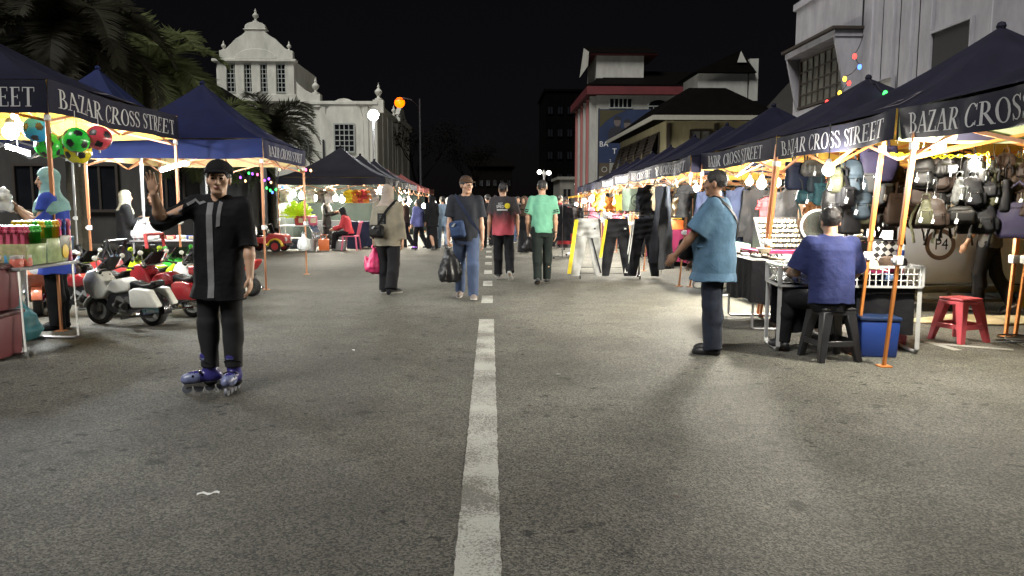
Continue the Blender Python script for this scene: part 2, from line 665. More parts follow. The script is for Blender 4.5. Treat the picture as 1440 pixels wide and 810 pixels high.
def person(label, loc, rz, H=1.68, pose=None, fit=None, group=None, vox=.0065, name='person', build=1.0):
    P = dict(lean=(0, 0, 1), twist=0, headyaw=0, headpitch=0,
             ra=((.12, -.05, -1), (.10, .12, -1)), la=((.12, -.05, -1), (.10, .12, -1)),
             rl=((.02, 0, -1), (0, 0, -1)), ll=((.02, 0, -1), (0, 0, -1)), rfoot=(0, 0), lfoot=(0, 0),
             rh='relaxed', lh='relaxed', pelvis=None, foot_rise=0.0)
    P.update(pose or {})
    F = dict(skin='tan', shirt=None, trousers=BLACK_CLOTH, shoes=[SHOE_BLACK, SHOE_SOLE], hair='short', belly=0.0, female=False)
    F.update(fit or {})
    root = thing(name, label, 'person', loc, rz, group)
    W = build
    fem = F['female']
    # --- joints
    hipw = .052 * H
    Lt, Ls = .245 * H, .235 * H
    leg = {}
    for s, key in ((1, 'rl'), (-1, 'll')):
        a, b = P[key]
        a = nrmz((a[0] * s, a[1], a[2]))
        b = nrmz((b[0] * s, b[1], b[2]))
        hip = np.array((s * hipw, 0, 0.0))
        kn = hip + a * Lt
        an = kn + b * Ls
        leg[s] = [hip, kn, an]
    fk = H / 1.7
    low = 0
    for s, key in ((1, 'rfoot'), (-1, 'lfoot')):
        yaw, pit = P[key]
        f = np.array((math.sin(yaw) * s * math.cos(pit), math.cos(yaw) * math.cos(pit), math.sin(pit)))
        up = nrmz(np.array((0, 0, 1.0)) - f * f[2])
        leg[s] += [f, up]
        b = leg[s][2] - up * .075 * fk
        low = min(low, min((b + f * .18 * fk)[2], (b - f * .08 * fk)[2]))
    pz = P['pelvis'] if P['pelvis'] is not None else -low + P['foot_rise']
    for s in leg:
        for i in range(3):
            leg[s][i] = leg[s][i] + np.array((0, 0, pz))
    pel = np.array((0, 0, pz))
    tw = P['twist']
    MT = frame(P['lean'], (math.sin(tw), math.cos(tw), 0))
    up, fw, rt = MT[:, 2], MT[:, 1], MT[:, 0]
    sw = (.092 if fem else .101) * H * W
    arm = {}
    for s, key in ((1, 'ra'), (-1, 'la')):
        a, b = P[key]
        a = nrmz(MT @ nrmz((a[0] * s, a[1], a[2])))
        b = nrmz(MT @ nrmz((b[0] * s, b[1], b[2])))
        sh = pel + up * .290 * H + rt * s * sw
        el = sh + a * .172 * H
        wr = el + b * .152 * H
        arm[s] = [sh, el, wr, a, b]
    hy, hp = P['headyaw'] + tw, P['headpitch']
    hf = np.array((math.sin(hy) * math.cos(hp), math.cos(hy) * math.cos(hp), math.sin(hp)))
    MH = frame(np.array((0, 0, 1.0)) * .8 + up * .4, hf) if abs(hp) < .25 else frame(np.array((0, 0, 1.0)) - hf * hf[2], hf)
    neck = pel + up * .325 * H
    hc = neck + up * .085 * H + nrmz(hf) * .012 * H
    hs = H / 1.72 * (1.04 if H < 1.6 else 1.0)
    # --- bounds
    pts = [pel, hc + np.array((0, 0, .12))]
    for s in (1, -1):
        pts += leg[s][:3] + arm[s][:3] + [arm[s][2] + arm[s][4] * .2, leg[s][2] + leg[s][3] * .2 - np.array((0, 0, .08))]
    pts = np.array(pts)
    lo, hi = pts.min(0) - .17, pts.max(0) + .17
    lo[2] = max(lo[2], -.02)
    bel = F['belly']

    def torso(S, off, t0, t1, k=.02, loose=0.0, flare=0.0):
        base = [(-.07, .080, .060), (-.03, .096 + .004 * fem, .068), (.0, .098 + .006 * fem, .070), (.05, .093 + .002 * fem, .064 + bel * .5),
                (.10, .084 - .008 * fem, .058 + bel), (.15, .088 - .006 * fem, .061 + bel * .6), (.20, .097 - .008 * fem, .066 + bel * .2 + .004 * fem),
                (.25, .101 - .008 * fem, .066 + .006 * fem), (.285, .096, .056), (.312, .068, .046), (.335, .036, .038)]
        kn = []
        for t, a, b in base:
            ln = loose * max(0, min(1, (.26 - t) / .08))
            if ln > 0:
                a = max(a, a * (1 - ln) + .101 * ln)
                b = max(b, b * (1 - ln) + (.070 + bel * .8) * ln)
            tapr = 1 if t < .27 else max(.25, 1 - (t - .27) / .07)
            kn.append((t * H, a * H * W + off * tapr, b * H * W + off * tapr, 0, (-.004 + .5 * bel * max(0, 1 - abs(t - .1) / .1)) * H))
        ts = [q[0] for q in kn]
        A = np.array(kn)

        def sample(t):
            return (t, *[float(np.interp(t, ts, A[:, i])) for i in range(1, 5)])
        out = [sample(t0 * H)] + [q for q in kn if t0 * H < q[0] < t1 * H] + [sample(t1 * H)]
        if t0 < -.07:
            e = sample(0)
            out = [(t0 * H, e[1] * (1.0 + flare), e[2] * (1.02 + flare), 0, e[4])] + [(q[0], max(q[1], e[1]), max(q[2], e[2]), q[3], q[4]) if q[0] < 0 else q for q in out[1:]]
        S.stack(pel, MT, out, k)

    def sleeves(S, off, frac, k=.03, flare=0.0, sides=(1, -1)):
        for s in sides:
            sh, el, wr, a, b = arm[s]
            S.rc(pel + up * .312 * H + rt * s * .03 * H, sh, .018 * H + off * .6, .029 * H + off * .8, k)
            if frac <= 1:
                e = sh + a * .172 * H * frac
                S.rc(sh, e + a * .03, .029 * H + off, .029 * H + off * 1.3 + flare, k)
                S.cut_near(e, a, .13)
            else:
                S.rc(sh, el, .029 * H + off, .025 * H + off, k)
                e = el + b * .152 * H * (frac - 1)
                S.rc(el, e + b * .03, .025 * H + off, .019 * H + off * 1.2 + flare, .02)
                S.cut_near(e, b, .12)

    # --- body, one continuous surface
    S = SDF(lo, hi, vox)
    torso(S, -.008 if F['shirt'] is not None else 0, -.07, .335, .02)
    for s in (1, -1):
        sh, el, wr, a, b = arm[s]
        S.rc(pel + up * .308 * H + rt * s * .03 * H, sh, .018 * H, .028 * H, .03)
        S.rc(sh, el, .028 * H, .023 * H, .02)
        S.rc(el, el + b * .05 * H, .023 * H, .0245 * H, .015)
        S.rc(el + b * .05 * H, wr, .0245 * H, .0155 * H, .02)
        hip, kn, an, ff, fu = leg[s]
        S.rc(hip, kn, .050 * H, .033 * H, .03)
        md = kn + (an - kn) * .35 - fw * .012 * H
        S.rc(kn, md, .032 * H, .034 * H, .02)
        S.rc(md, an, .034 * H, .021 * H, .02)
        bt = an - fu * .052 * fk
        S.rc(an, bt - ff * .03 * fk, .024 * fk, .026 * fk, .02)
        S.rc(bt, bt + ff * .14 * fk, .026 * fk, .020 * fk, .03)
        key = 'rh' if s > 0 else 'lh'
        tw_ = P.get(key + 'n')
        n = MT @ np.array(tw_) if tw_ is not None else -rt * s
        th = P.get(key + 't')
        t = MT @ np.array(th) if th is not None else fw
        d = P.get(key + 'd')
        d = nrmz(MT @ np.array(d, float)) if d is not None else b
        hand(S, wr, d, n, t, hs * .98, P[key])
    S.rc(neck - up * .02 * H, hc - MH[:, 2] * .05 * H, .034 * H, .030 * H, .025)
    head_parts(S, hc, MH, hs)

    def face(c):
        q = (c - hc) @ MH / hs
        x, y, z = np.abs(q[:, 0]), q[:, 1], q[:, 2]
        out = np.zeros(len(c), int)
        out[((x - .032) / .013) ** 2 + ((z - .003) / .0065) ** 2 + (y < .05) * 9 < 1] = 1
        out[(x > .014) & (x < .050) & (np.abs(z - .026 + .10 * np.maximum(x - .035, 0)) < .0045) & (y > .05)] = 3
        out[(x / .024) ** 2 + ((z + .065) / .009) ** 2 + (y < .05) * 9 < 1] = 2
        return out
    S.mesh('body', [SKIN[F['skin']], EYE, LIP, HAIR], root, face)

    parts = {}
    # --- trousers
    tr = F['trousers']
    if tr is not None:
        off = F.get('tr_off', .015)
        T = SDF(lo, hi, vox)
        torso(T, off if F.get('tucked') else .006, -.07, F.get('waist', .07), .02)
        for s in (1, -1):
            hip, kn, an, ff, fu = leg[s]
            T.rc(hip, kn, .050 * H + off, .036 * H + off, .03)
            md = kn + (an - kn) * .35 - fw * .012 * H
            T.rc(kn, md, .034 * H + off, .035 * H + off, .02)
            T.rc(kn, an + (an - kn) * .12, .037 * H + off, .026 * H + off * F.get('tr_flare', 1.5), .02)
            e = an - (an - kn) * F.get('tr_short', .0) + np.array((0, 0, -.02))
            T.cut_near(e, an - kn, .09)
        T.wrinkle(F.get('tr_crease', .006), 20, 3, (1, 1, .7))
        parts['trousers'] = T.mesh('trousers', tr, root)
    # --- skirt or robe below the waist
    sk = F.get('skirt')
    if sk is not None:
        T = SDF(lo - np.array((.1, .15, 0)), hi + np.array((.1, .15, 0)), vox)
        yo = F.get('skirt_fwd', 0)
        T.stack(pel, np.eye(3), [(-pz + .04, .115 * H, .105 * H, 0, yo), (-.3 * H, .105 * H, .09 * H, 0, yo * .5), (-.12 * H, .102 * H, .078 * H), (-.02*H, .094 * H, .068 * H), (.09 * H, .080 * H, .055 * H)], 0)
        T.wrinkle(.012, 16, 5, (1, 1, .12), .08)
        parts['skirt'] = T.mesh('skirt', sk, root)
    # --- shirt
    sh_ = F['shirt']
    if sh_ is not None:
        off = F.get('off', .017)
        T = SDF(lo, hi, vox)
        torso(T, off, F.get('hem', -.02), .332, .02, F.get('loose', .35), F.get('flare', .04 if F.get('hem', -.02) > -.08 else .13))
        T2 = SDF(lo, hi, vox)
        sleeves(T2, F.get('sl_off', off), F.get('sleeve', .75), .03, F.get('sl_flare', .006))
        T.comb((slice(None),) * 3, T2.d, .04)
        T.el(neck + up * .012 * H + fw * .012 * H, (.040 * H, .040 * H, .020 * H), MT, .006, sub=True)
        if F.get('collar'):
            T.stack(neck - up * .016 * H, MT, [(0, .048 * H, .047 * H, 0, -.004), (.030 * H, .042 * H, .041 * H, 0, -.008)], .006)
            T.el(neck + up * .02 * H + fw * .035 * H, (.020 * H, .03 * H, .035 * H), MT, .004, sub=True)
            T.stack(neck, MT, [(-.01 * H, .036 * H, .036 * H), (.04 * H, .036 * H, .036 * H)], 0, sub=True)
        T.wrinkle(F.get('crease', .0095), 21, F.get('seed', int(abs(hc[0] * 91 + loc[0] * 37)) % 90), (1, 1, .55))
        parts['shirt'] = T.mesh(F.get('shirt_name', 'shirt'), sh_, root, F.get('shirt_pick') and (lambda c: F['shirt_pick'](c, dict(pel=pel, MT=MT, H=H, arm=arm))))
    # --- hair and headwear
    hl = lambda x, y, z: hc + MH @ np.array((x, y, z)) * hs
    blo, bhi = hc - .3, hc + .22
    hv = min(vox, .007)
    hair = F['hair']
    if hair in ('short', 'crop'):
        T = SDF(blo, bhi, hv)
        g = .012 if hair == 'short' else .006
        T.el(hl(0, -.012, .036), ((.077 + g) * hs, (.097 + g) * hs, (.088 + g) * hs), MH, 0)
        T.cut(hl(0, .060, .030), MH @ np.array((0, .85, -.52)))
        T.el(hl(0, .095, -.02), (.062 * hs, .085 * hs, .075 * hs), MH, .01, sub=True)
        T.cut(hl(0, -.02, -.052), MH @ np.array((0, .15, -1)))
        for x in (-1, 1):
            T.el(hl(x * .09, .02, -.03), (.03 * hs, .035 * hs, .045 * hs), MH, .006, sub=True)
        T.wrinkle(.004, 75, 2)
        T.mesh('hair', HAIR, root)
    if hair == 'long':
        T = SDF(blo - np.array((0, 0, .15)), bhi, hv)
        T.el(hl(0, -.014, .034), (.090 * hs, .110 * hs, .100 * hs), MH, 0)
        T.rc(hl(0, -.04, 0), hl(0, -.06, -.28), .085 * hs, .06 * hs, .03)
        T.el(hl(0, .095, -.05), (.064 * hs, .095 * hs, .13 * hs), MH, .01, sub=True)
        T.wrinkle(.006, 50, 2, (1, 1, .2))
        T.mesh('hair', HAIR, root)
    if hair == 'scarf':
        T = SDF(hc - np.array((.32, .32, .5)), hc + np.array((.32, .32, .22)), max(vox, .007))
        T.el(hl(0, -.014, .030), (.092 * hs, .112 * hs, .104 * hs), MH, 0)
        T.rc(hl(0, -.01, -.03), hl(0, -.01, -.13), .080 * hs, .072 * hs, .03)
        dl = F.get('scarf_len', .20)
        T.stack(neck, MT, [(-dl * H, .096 * H * W, .088 * H * W, 0, .008), (-.11 * H, .126 * H * W, .096 * H * W, 0, .004), (-.05 * H, .124 * H * W, .082 * H * W, 0, -.002), (-.015 * H, .085 * H, .062 * H), (.02 * H, .056 * H, .052 * H), (.06 * H, .045 * H, .05 * H)], .05)
        T.cut(neck - up * (dl * H) + fw * .0, -up * .8 + rt * 0 + fw * F.get('scarf_tilt', -.35))
        T.el(hl(0, .118, -.014), (.056 * hs, .078 * hs, .080 * hs), MH, .012, sub=True)
        T.wrinkle(.007, 20, 4, (1, 1, .5))
        parts['scarf'] = T.mesh('headscarf', F['scarf_mat'], root)
    if F.get('cap'):
        T = SDF(blo, bhi + .05, hv)
        T.el(hl(0, -.012, .040), (.090 * hs, .110 * hs, .096 * hs), MH, 0)
        T.cut(hl(0, 0, .032), MH @ np.array((0, -.05, -1)))
        cb = F.get('cap_brim', 1)
        M2 = MH.copy()
        if cb:
            T.el(hl(0, .115 * cb, .038), (.072 * hs, .075 * hs, .008 * hs), MH, .004)
        parts['cap'] = T.mesh('cap', F['cap'], root)
    # --- shoes
    if F['shoes'] is not None:
        for s in (1, -1):
            build_shoe(leg[s][2], leg[s][3], leg[s][4], H, F['shoes'], root, 'shoe', max(.007, vox), F.get('slipper', False))
    info = dict(root=root, pel=pel, MT=MT, H=H, arm=arm, leg=leg, hc=hc, MH=MH, hs=hs, neck=neck, parts=parts)
    info['hand'] = {s: arm[s][2] + nrmz(MT @ np.array(P[('rh' if s > 0 else 'lh') + 'd'], float) if P.get(('rh' if s > 0 else 'lh') + 'd') is not None else arm[s][4]) * .085 * hs for s in (1, -1)}
    return info


def world_of(info, p):
    r = info['root']
    return r.location + Matrix.Rotation(r.rotation_euler.z, 3, 'Z') @ Vector([float(v) for v in p])
# ------------------------------------------------------------------ light
w = bpy.data.worlds.new('World')
scene.world = w
w.use_nodes = True
nt = w.node_tree
bg = nt.nodes['Background']
sky = nt.nodes.new('ShaderNodeTexSky')
sky.sky_type = 'NISHITA'
sky.sun_disc = False
SUN_EL, SUN_ROT = R(50), R(216)
sky.sun_elevation = SUN_EL
sky.sun_rotation = SUN_ROT
hsv = nt.nodes.new('ShaderNodeHueSaturation')
hsv.inputs['Saturation'].default_value = .55
nt.links.new(sky.outputs['Color'], hsv.inputs['Color'])
tint = nt.nodes.new('ShaderNodeMix')
tint.data_type = 'RGBA'
tint.inputs['Factor'].default_value = .6
tint.inputs['B'].default_value = (3.0, 2.2, 3.0, 1)
nt.links.new(hsv.outputs['Color'], tint.inputs['A'])
nt.links.new(tint.outputs['Result'], bg.inputs['Color'])
bg.inputs['Strength'].default_value = .0010
sl = bpy.data.lights.new('street_glow', 'SUN')
sl.energy = 3.3
sl.angle = R(24)
sl.color = (1.0, .975, .93)
so = link('street_glow', sl)
# the light comes from behind the camera, high over the near end of the street
sd = Vector((math.sin(SUN_ROT) * math.cos(SUN_EL), math.cos(SUN_ROT) * math.cos(SUN_EL), math.sin(SUN_EL)))
so.rotation_euler = sd.to_track_quat('Z', 'Y').to_euler()
scene.view_settings.view_transform = 'Standard'
scene.view_settings.look = 'None'
scene.view_settings.exposure = 0
scene.cycles.use_denoising = True
scene.cycles.max_bounces = 5
scene.cycles.diffuse_bounces = 3
scene.cycles.glossy_bounces = 3
scene.cycles.sample_clamp_indirect = 4
scene.cycles.caustics_reflective = False
scene.cycles.caustics_refractive = False


# ------------------------------------------------------------------ road
def asphalt():
    m = bpy.data.materials.new('asphalt')
    m.use_nodes = True
    nt, b = nodes_of(m)
    N, L = nt.nodes.new, nt.links.new
    tc = N('ShaderNodeTexCoord')

    def noise(sc, det=4, rough=.6):
        n = N('ShaderNodeTexNoise')
        n.inputs['Scale'].default_value = sc
        n.inputs['Detail'].default_value = det
        n.inputs['Roughness'].default_value = rough
        L(tc.outputs['Object'], n.inputs['Vector'])
        return n.outputs['Fac']

    def ramp(src, a, b_, c0, c1):
        r = N('ShaderNodeValToRGB')
        r.color_ramp.elements[0].position = a
        r.color_ramp.elements[1].position = b_
        r.color_ramp.elements[0].color = (*c0, 1)
        r.color_ramp.elements[1].color = (*c1, 1)
        L(src, r.inputs['Fac'])
        return r.outputs['Color']

    def mix(t, a, b_, f):
        x = N('ShaderNodeMix')
        x.data_type = 'RGBA'
        x.blend_type = t
        x.inputs['Factor'].default_value = f
        L(a, x.inputs['A'])
        L(b_, x.inputs['B'])
        return x.outputs['Result']
    big = ramp(noise(.35, 5), .3, .72, (.057, .0555, .048), (.094, .0915, .080))  # base tone; its large patches also carry soft tent shade
    mid = ramp(noise(2.2, 6, .7), .25, .75, (.72, .72, .72), (1.22, 1.21, 1.18))
    c = mix('MULTIPLY', big, mid, 1)
    vo = N('ShaderNodeTexVoronoi')
    vo.inputs['Scale'].default_value = 120
    L(tc.outputs['Object'], vo.inputs['Vector'])
    st = N('ShaderNodeSeparateColor')
    L(vo.outputs['Color'], st.inputs['Color'])
    stones = ramp(st.outputs['Red'], .15, 1.0, (.30, .30, .30), (2.3, 2.28, 2.2))
    c = mix('MULTIPLY', c, stones, .85)
    fine = ramp(noise(260, 2), .3, .7, (.6, .6, .6), (1.4, 1.4, 1.4))
    c = mix('MULTIPLY', c, fine, .75)
    # oil drips and gum, darker and few
    v2 = N('ShaderNodeTexVoronoi')
    v2.inputs['Scale'].default_value = 1.9
    v2.inputs['Randomness'].default_value = 1
    dist = N('ShaderNodeTexNoise')
    dist.inputs['Scale'].default_value = 14
    L(tc.outputs['Object'], dist.inputs['Vector'])
    ad = N('ShaderNodeMix')
    ad.data_type = 'RGBA'
    ad.blend_type = 'LINEAR_LIGHT'
    ad.inputs['Factor'].default_value = .07
    L(tc.outputs['Object'], ad.inputs['A'])
    L(dist.outputs['Color'], ad.inputs['B'])
    L(ad.outputs['Result'], v2.inputs['Vector'])
    spots = ramp(v2.outputs['Distance'], .06, .12, (.35, .35, .35), (1, 1, 1))
    c = mix('MULTIPLY', c, spots, .85)
    v4 = N('ShaderNodeTexVoronoi')
    v4.inputs['Scale'].default_value = 6.5
    L(ad.outputs['Result'], v4.inputs['Vector'])
    sm = ramp(v4.outputs['Distance'], .12, .20, (.16, .16, .16), (1, 1, 1))
    pm = ramp(noise(.55, 4), .44, .54, (0, 0, 0), (1, 1, 1))
    xs = N('ShaderNodeMix')
    xs.data_type = 'RGBA'
    xs.blend_type = 'MULTIPLY'
    L(pm, xs.inputs['Factor'])
    L(c, xs.inputs['A'])
    L(sm, xs.inputs['B'])
    c = xs.outputs['Result']
    grime = ramp(noise(.16, 6, .65), .38, .60, (.66, .65, .64), (1.12, 1.12, 1.12))
    c = mix('MULTIPLY', c, grime, .9)
    # random dark patches carrying soft tent shade in the colour, and a few thin cracks
    wv = ramp(noise(.9, 8, .75), .42, .5, (.68, .68, .68), (1, 1, 1))
    c = mix('MULTIPLY', c, wv, .5)
    v3 = N('ShaderNodeTexVoronoi')
    v3.feature = 'DISTANCE_TO_EDGE'
    v3.inputs['Scale'].default_value = .23
    L(ad.outputs['Result'], v3.inputs['Vector'])
    cr = ramp(v3.outputs['Distance'], .0, .0045, (.25, .25, .25), (1, 1, 1))
    c = mix('MULTIPLY', c, cr, .22)
    L(c, b.inputs['Base Color'])
    b.inputs['Roughness'].default_value = .82
    b.inputs['Specular IOR Level'].default_value = .35
    bp = N('ShaderNodeBump')
    bp.inputs['Strength'].default_value = .35
    bp.inputs['Distance'].default_value = .012
    hm = mix('ADD', vo.outputs['Distance'], fine, .3)
    L(hm, bp.inputs['Height'])
    L(bp.outputs['Normal'], b.inputs['Normal'])
    return m


ASPHALT = asphalt()
mb = MB()
mb.sheet(lambda u, v: (-90 + 180 * u, -20 + 420 * v, 0), 6, 12)
props(mb.build('road', ASPHALT), kind='structure')


def paint_mat(name, wear):
    m = mat(name, (.40, .40, .36), .75, var=0)
    nt, b = nodes_of(m)
    N, L = nt.nodes.new, nt.links.new
    tc = N('ShaderNodeTexCoord')
    n = N('ShaderNodeTexNoise')
    n.inputs['Scale'].default_value = 95
    n.inputs['Detail'].default_value = 6
    n.inputs['Roughness'].default_value = .75
    L(tc.outputs['Object'], n.inputs['Vector'])
    n2 = N('ShaderNodeTexNoise')
    n2.inputs['Scale'].default_value = 2.5
    n2.inputs['Detail'].default_value = 6
    L(tc.outputs['Object'], n2.inputs['Vector'])
    ad = N('ShaderNodeMath')
    ad.operation = 'MULTIPLY_ADD'
    L(n2.outputs['Fac'], ad.inputs[0])
    ad.inputs[1].default_value = .65
    L(n.outputs['Fac'], ad.inputs[2])
    r = N('ShaderNodeValToRGB')
    r.color_ramp.elements[0].position = wear
    r.color_ramp.elements[0].color = (.11, .105, .09, 1)
    r.color_ramp.elements[1].position = wear + .12
    r.color_ramp.elements[1].color = (.35, .35, .315, 1)
    L(ad.outputs[0], r.inputs['Fac'])
    L(r.outputs['Color'], b.inputs['Base Color'])
    bp = N('ShaderNodeBump')
    bp.inputs['Strength'].default_value = .6
    bp.inputs['Distance'].default_value = .01
    L(n.outputs['Fac'], bp.inputs['Height'])
    L(bp.outputs['Normal'], b.inputs['Normal'])
    return m


PAINT = paint_mat('road_paint', .74)


def dist_of(py):
    return gr(690, py).y


def strip(name, x0, x1, y0, y1, z=.004, ragged=.0035):
    mb = MB()
    n = max(2, int((y1 - y0) / .05))
    r = random.Random(int(y0 * 100))
    rows = []
    for i in range(n + 1):
        y = y0 + (y1 - y0) * i / n
        rows.append([(x0 + r.uniform(-ragged, ragged), y, z), (x1 + r.uniform(-ragged, ragged), y, z)])
    vs = [p for q in rows for p in q]
    mb.add(vs, [(2 * i, 2 * i + 1, 2 * i + 3, 2 * i + 2) for i in range(n)])
    o = mb.build(name, PAINT)
    return props(o, kind='structure')


lx = -.052
strip('centre_line', lx - .088, lx + .088, 1.0, dist_of(449))
yy = dist_of(426.5)
d_on, d_gap = .87, 1.36
for i in range(16):
    strip('lane_dash', lx - .08, lx + .08, yy, yy + d_on)
    yy += d_on + d_gap
# parking bay lines beside the right-hand stalls
for (a, b) in (((1304, 481), (1347, 493)), ((1312, 484), (1425, 493))):
    p, q = gr(*a), gr(*b)
    d = (q - p).normalized()
    nn = Vector((-d.y, d.x, 0)) * .045
    mb = MB()
    z = Vector((0, 0, .004 + .004 * (a[0] > 1308)))
    mb.add([p - nn + z, p + nn + z, q + nn + z, q - nn + z], [(0, 3, 2, 1)])
    props(mb.build('parking_line', PAINT), kind='structure')

# ------------------------------------------------------------------ buildings
def plaster(name, col, stain=.35, scale=.5, rough=.85):
    m = mat(name, col, rough, var=0)
    nt, b = nodes_of(m)
    N, L = nt.nodes.new, nt.links.new
    tc = N('ShaderNodeTexCoord')
    mp = N('ShaderNodeMapping')
    mp.inputs['Scale'].default_value = (scale * 1.8, scale * 1.8, scale * .6)
    L(tc.outputs['Object'], mp.inputs['Vector'])
    n = N('ShaderNodeTexNoise')
    n.inputs['Scale'].default_value = 1.5
    n.inputs['Detail'].default_value = 8
    n.inputs['Roughness'].default_value = .7
    L(mp.outputs['Vector'], n.inputs['Vector'])
    r = N('ShaderNodeValToRGB')
    r.color_ramp.elements[0].position = .3
    r.color_ramp.elements[0].color = (*[c * (1 - stain) * .85 for c in col], 1)
    r.color_ramp.elements[1].position = .62
    r.color_ramp.elements[1].color = (*col, 1)
    L(n.outputs['Fac'], r.inputs['Fac'])
    L(r.outputs['Color'], b.inputs['Base Color'])
    bp = N('ShaderNodeBump')
    bp.inputs['Strength'].default_value = .25
    n2 = N('ShaderNodeTexNoise')
    n2.inputs['Scale'].default_value = 9
    n2.inputs['Detail'].default_value = 5
    L(tc.outputs['Object'], n2.inputs['Vector'])
    L(n2.outputs['Fac'], bp.inputs['Height'])
    L(bp.outputs['Normal'], b.inputs['Normal'])
    return m


WHITE_PLASTER = plaster('white_plaster', (.56, .56, .50), .22)
DECO_PLASTER = plaster('grey_white_plaster', (.35, .345, .375), .2, .8)
CREAM_PLASTER = plaster('cream_plaster', (.30, .27, .155), .3)
PALE_PLASTER = plaster('pale_plaster', (.38, .38, .35), .2)
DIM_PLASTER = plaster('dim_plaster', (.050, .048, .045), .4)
UNLIT_PLASTER = plaster('unlit_plaster', (.0016, .0013, .0013), .5)  # lack of light at night put into a near-black colour
GLASS = mat('window_glass', (.010, .011, .014), .12, var=.2, scale=2)
MUNTIN = mat('window_bar', (.30, .32, .30), .7, var=.1)
DARK_WOOD = mat('dark_wood', (.030, .022, .016), .7, var=.25, scale=4)
ROOF_DARK = mat('dark_roof', (.0032, .0028, .0026), .85, var=.3, scale=3, bump=.4, bscale=14)
for _m in (UNLIT_PLASTER, ROOF_DARK):
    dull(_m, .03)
RED_PAINT = mat('red_paint', (.10, .013, .017), .6, var=.2, scale=2)
STEEL = mat('galvanised_steel', (.42, .42, .42), .45, .7, var=.12)
DARK_STEEL = mat('dark_steel', (.035, .035, .04), .5, .5, var=.2)


class Wall:
    """A facade frame: o is a ground corner, u runs along the wall, n points out of it."""

    def __init__(s, o, u, n):
        s.o, s.u, s.n = Vector(o), Vector(u).normalized(), Vector(n).normalized()

    def p(s, a, z, out=0.0):
        return s.o + s.u * a + s.n * out + Vector((0, 0, z))

    def slab(s, mb, a0, a1, z0, z1, d0, d1, mi=None):
        """Box on the wall from a0 to a1 and z0 to z1, standing from d0 to d1 out of its plane."""
        vs = [s.p(a, z, d) for d in (d0, d1) for a, z in ((a0, z0), (a1, z0), (a1, z1), (a0, z1))]
        f = [(3, 2, 1, 0), (4, 5, 6, 7), (0, 1, 5, 4), (1, 2, 6, 5), (2, 3, 7, 6), (3, 0, 4, 7)]
        if s.u.cross(Vector((0, 0, 1))).dot(s.n) < 0:
            f = [q[::-1] for q in f]
        mb.add(vs, f, mi)

    def poly(s, mb, pts, d0, d1, mi=None):
        n = len(pts)
        vs = [s.p(a, z, d0) for a, z in pts] + [s.p(a, z, d1) for a, z in pts]
        f = [tuple(range(n - 1, -1, -1)), tuple(range(n, 2 * n))] + [(i, (i + 1) % n, n + (i + 1) % n, n + i) for i in range(n)]
        mb.add(vs, f, mi)

    def window(s, parent, a0, a1, z0, z1, cols, rows, frame_m=MUNTIN, glass_m=GLASS, fw=.09, bw=.05, arch=False, name='window', depth=.02):
        """A framed window standing in the wall: frame with glazing bars, and panes behind them."""
        mb = MB()
        s.slab(mb, a0 - fw, a0, z0 - fw, z1 + fw, -.03, .09)
        s.slab(mb, a1, a1 + fw, z0 - fw, z1 + fw, -.03, .09)
        s.slab(mb, a0, a1, z1, z1 + fw, -.03, .088)
        s.slab(mb, a0 - fw * .8, a1 + fw * .8, z0 - fw * 1.1, z0, -.03, .14)
        for i in range(1, cols):
            a = a0 + (a1 - a0) * i / cols
            s.slab(mb, a - bw / 2, a + bw / 2, z0, z1, .021, .06)
        for j in range(1, rows):
            z = z0 + (z1 - z0) * j / rows
            s.slab(mb, a0, a1, z - bw / 2, z + bw / 2, .021, .056)
        f = mb.build(name, frame_m, parent)
        mb = MB()
        s.slab(mb, a0, a1, z0, z1, .004, .02)
        mb.build('pane', glass_m, f)
        return f


def finial(mb, c, h):
    k = h / 1.0
    mb.lathe([(.22 * k, 0), (.22 * k, .10 * k), (.10 * k, .14 * k), (.08 * k, .25 * k), (.20 * k, .40 * k), (.22 * k, .50 * k),
              (.12 * k, .62 * k), (.06 * k, .70 * k), (.09 * k, .76 * k), (.03 * k, .88 * k), (0, 1.0 * k)], c, n=10)


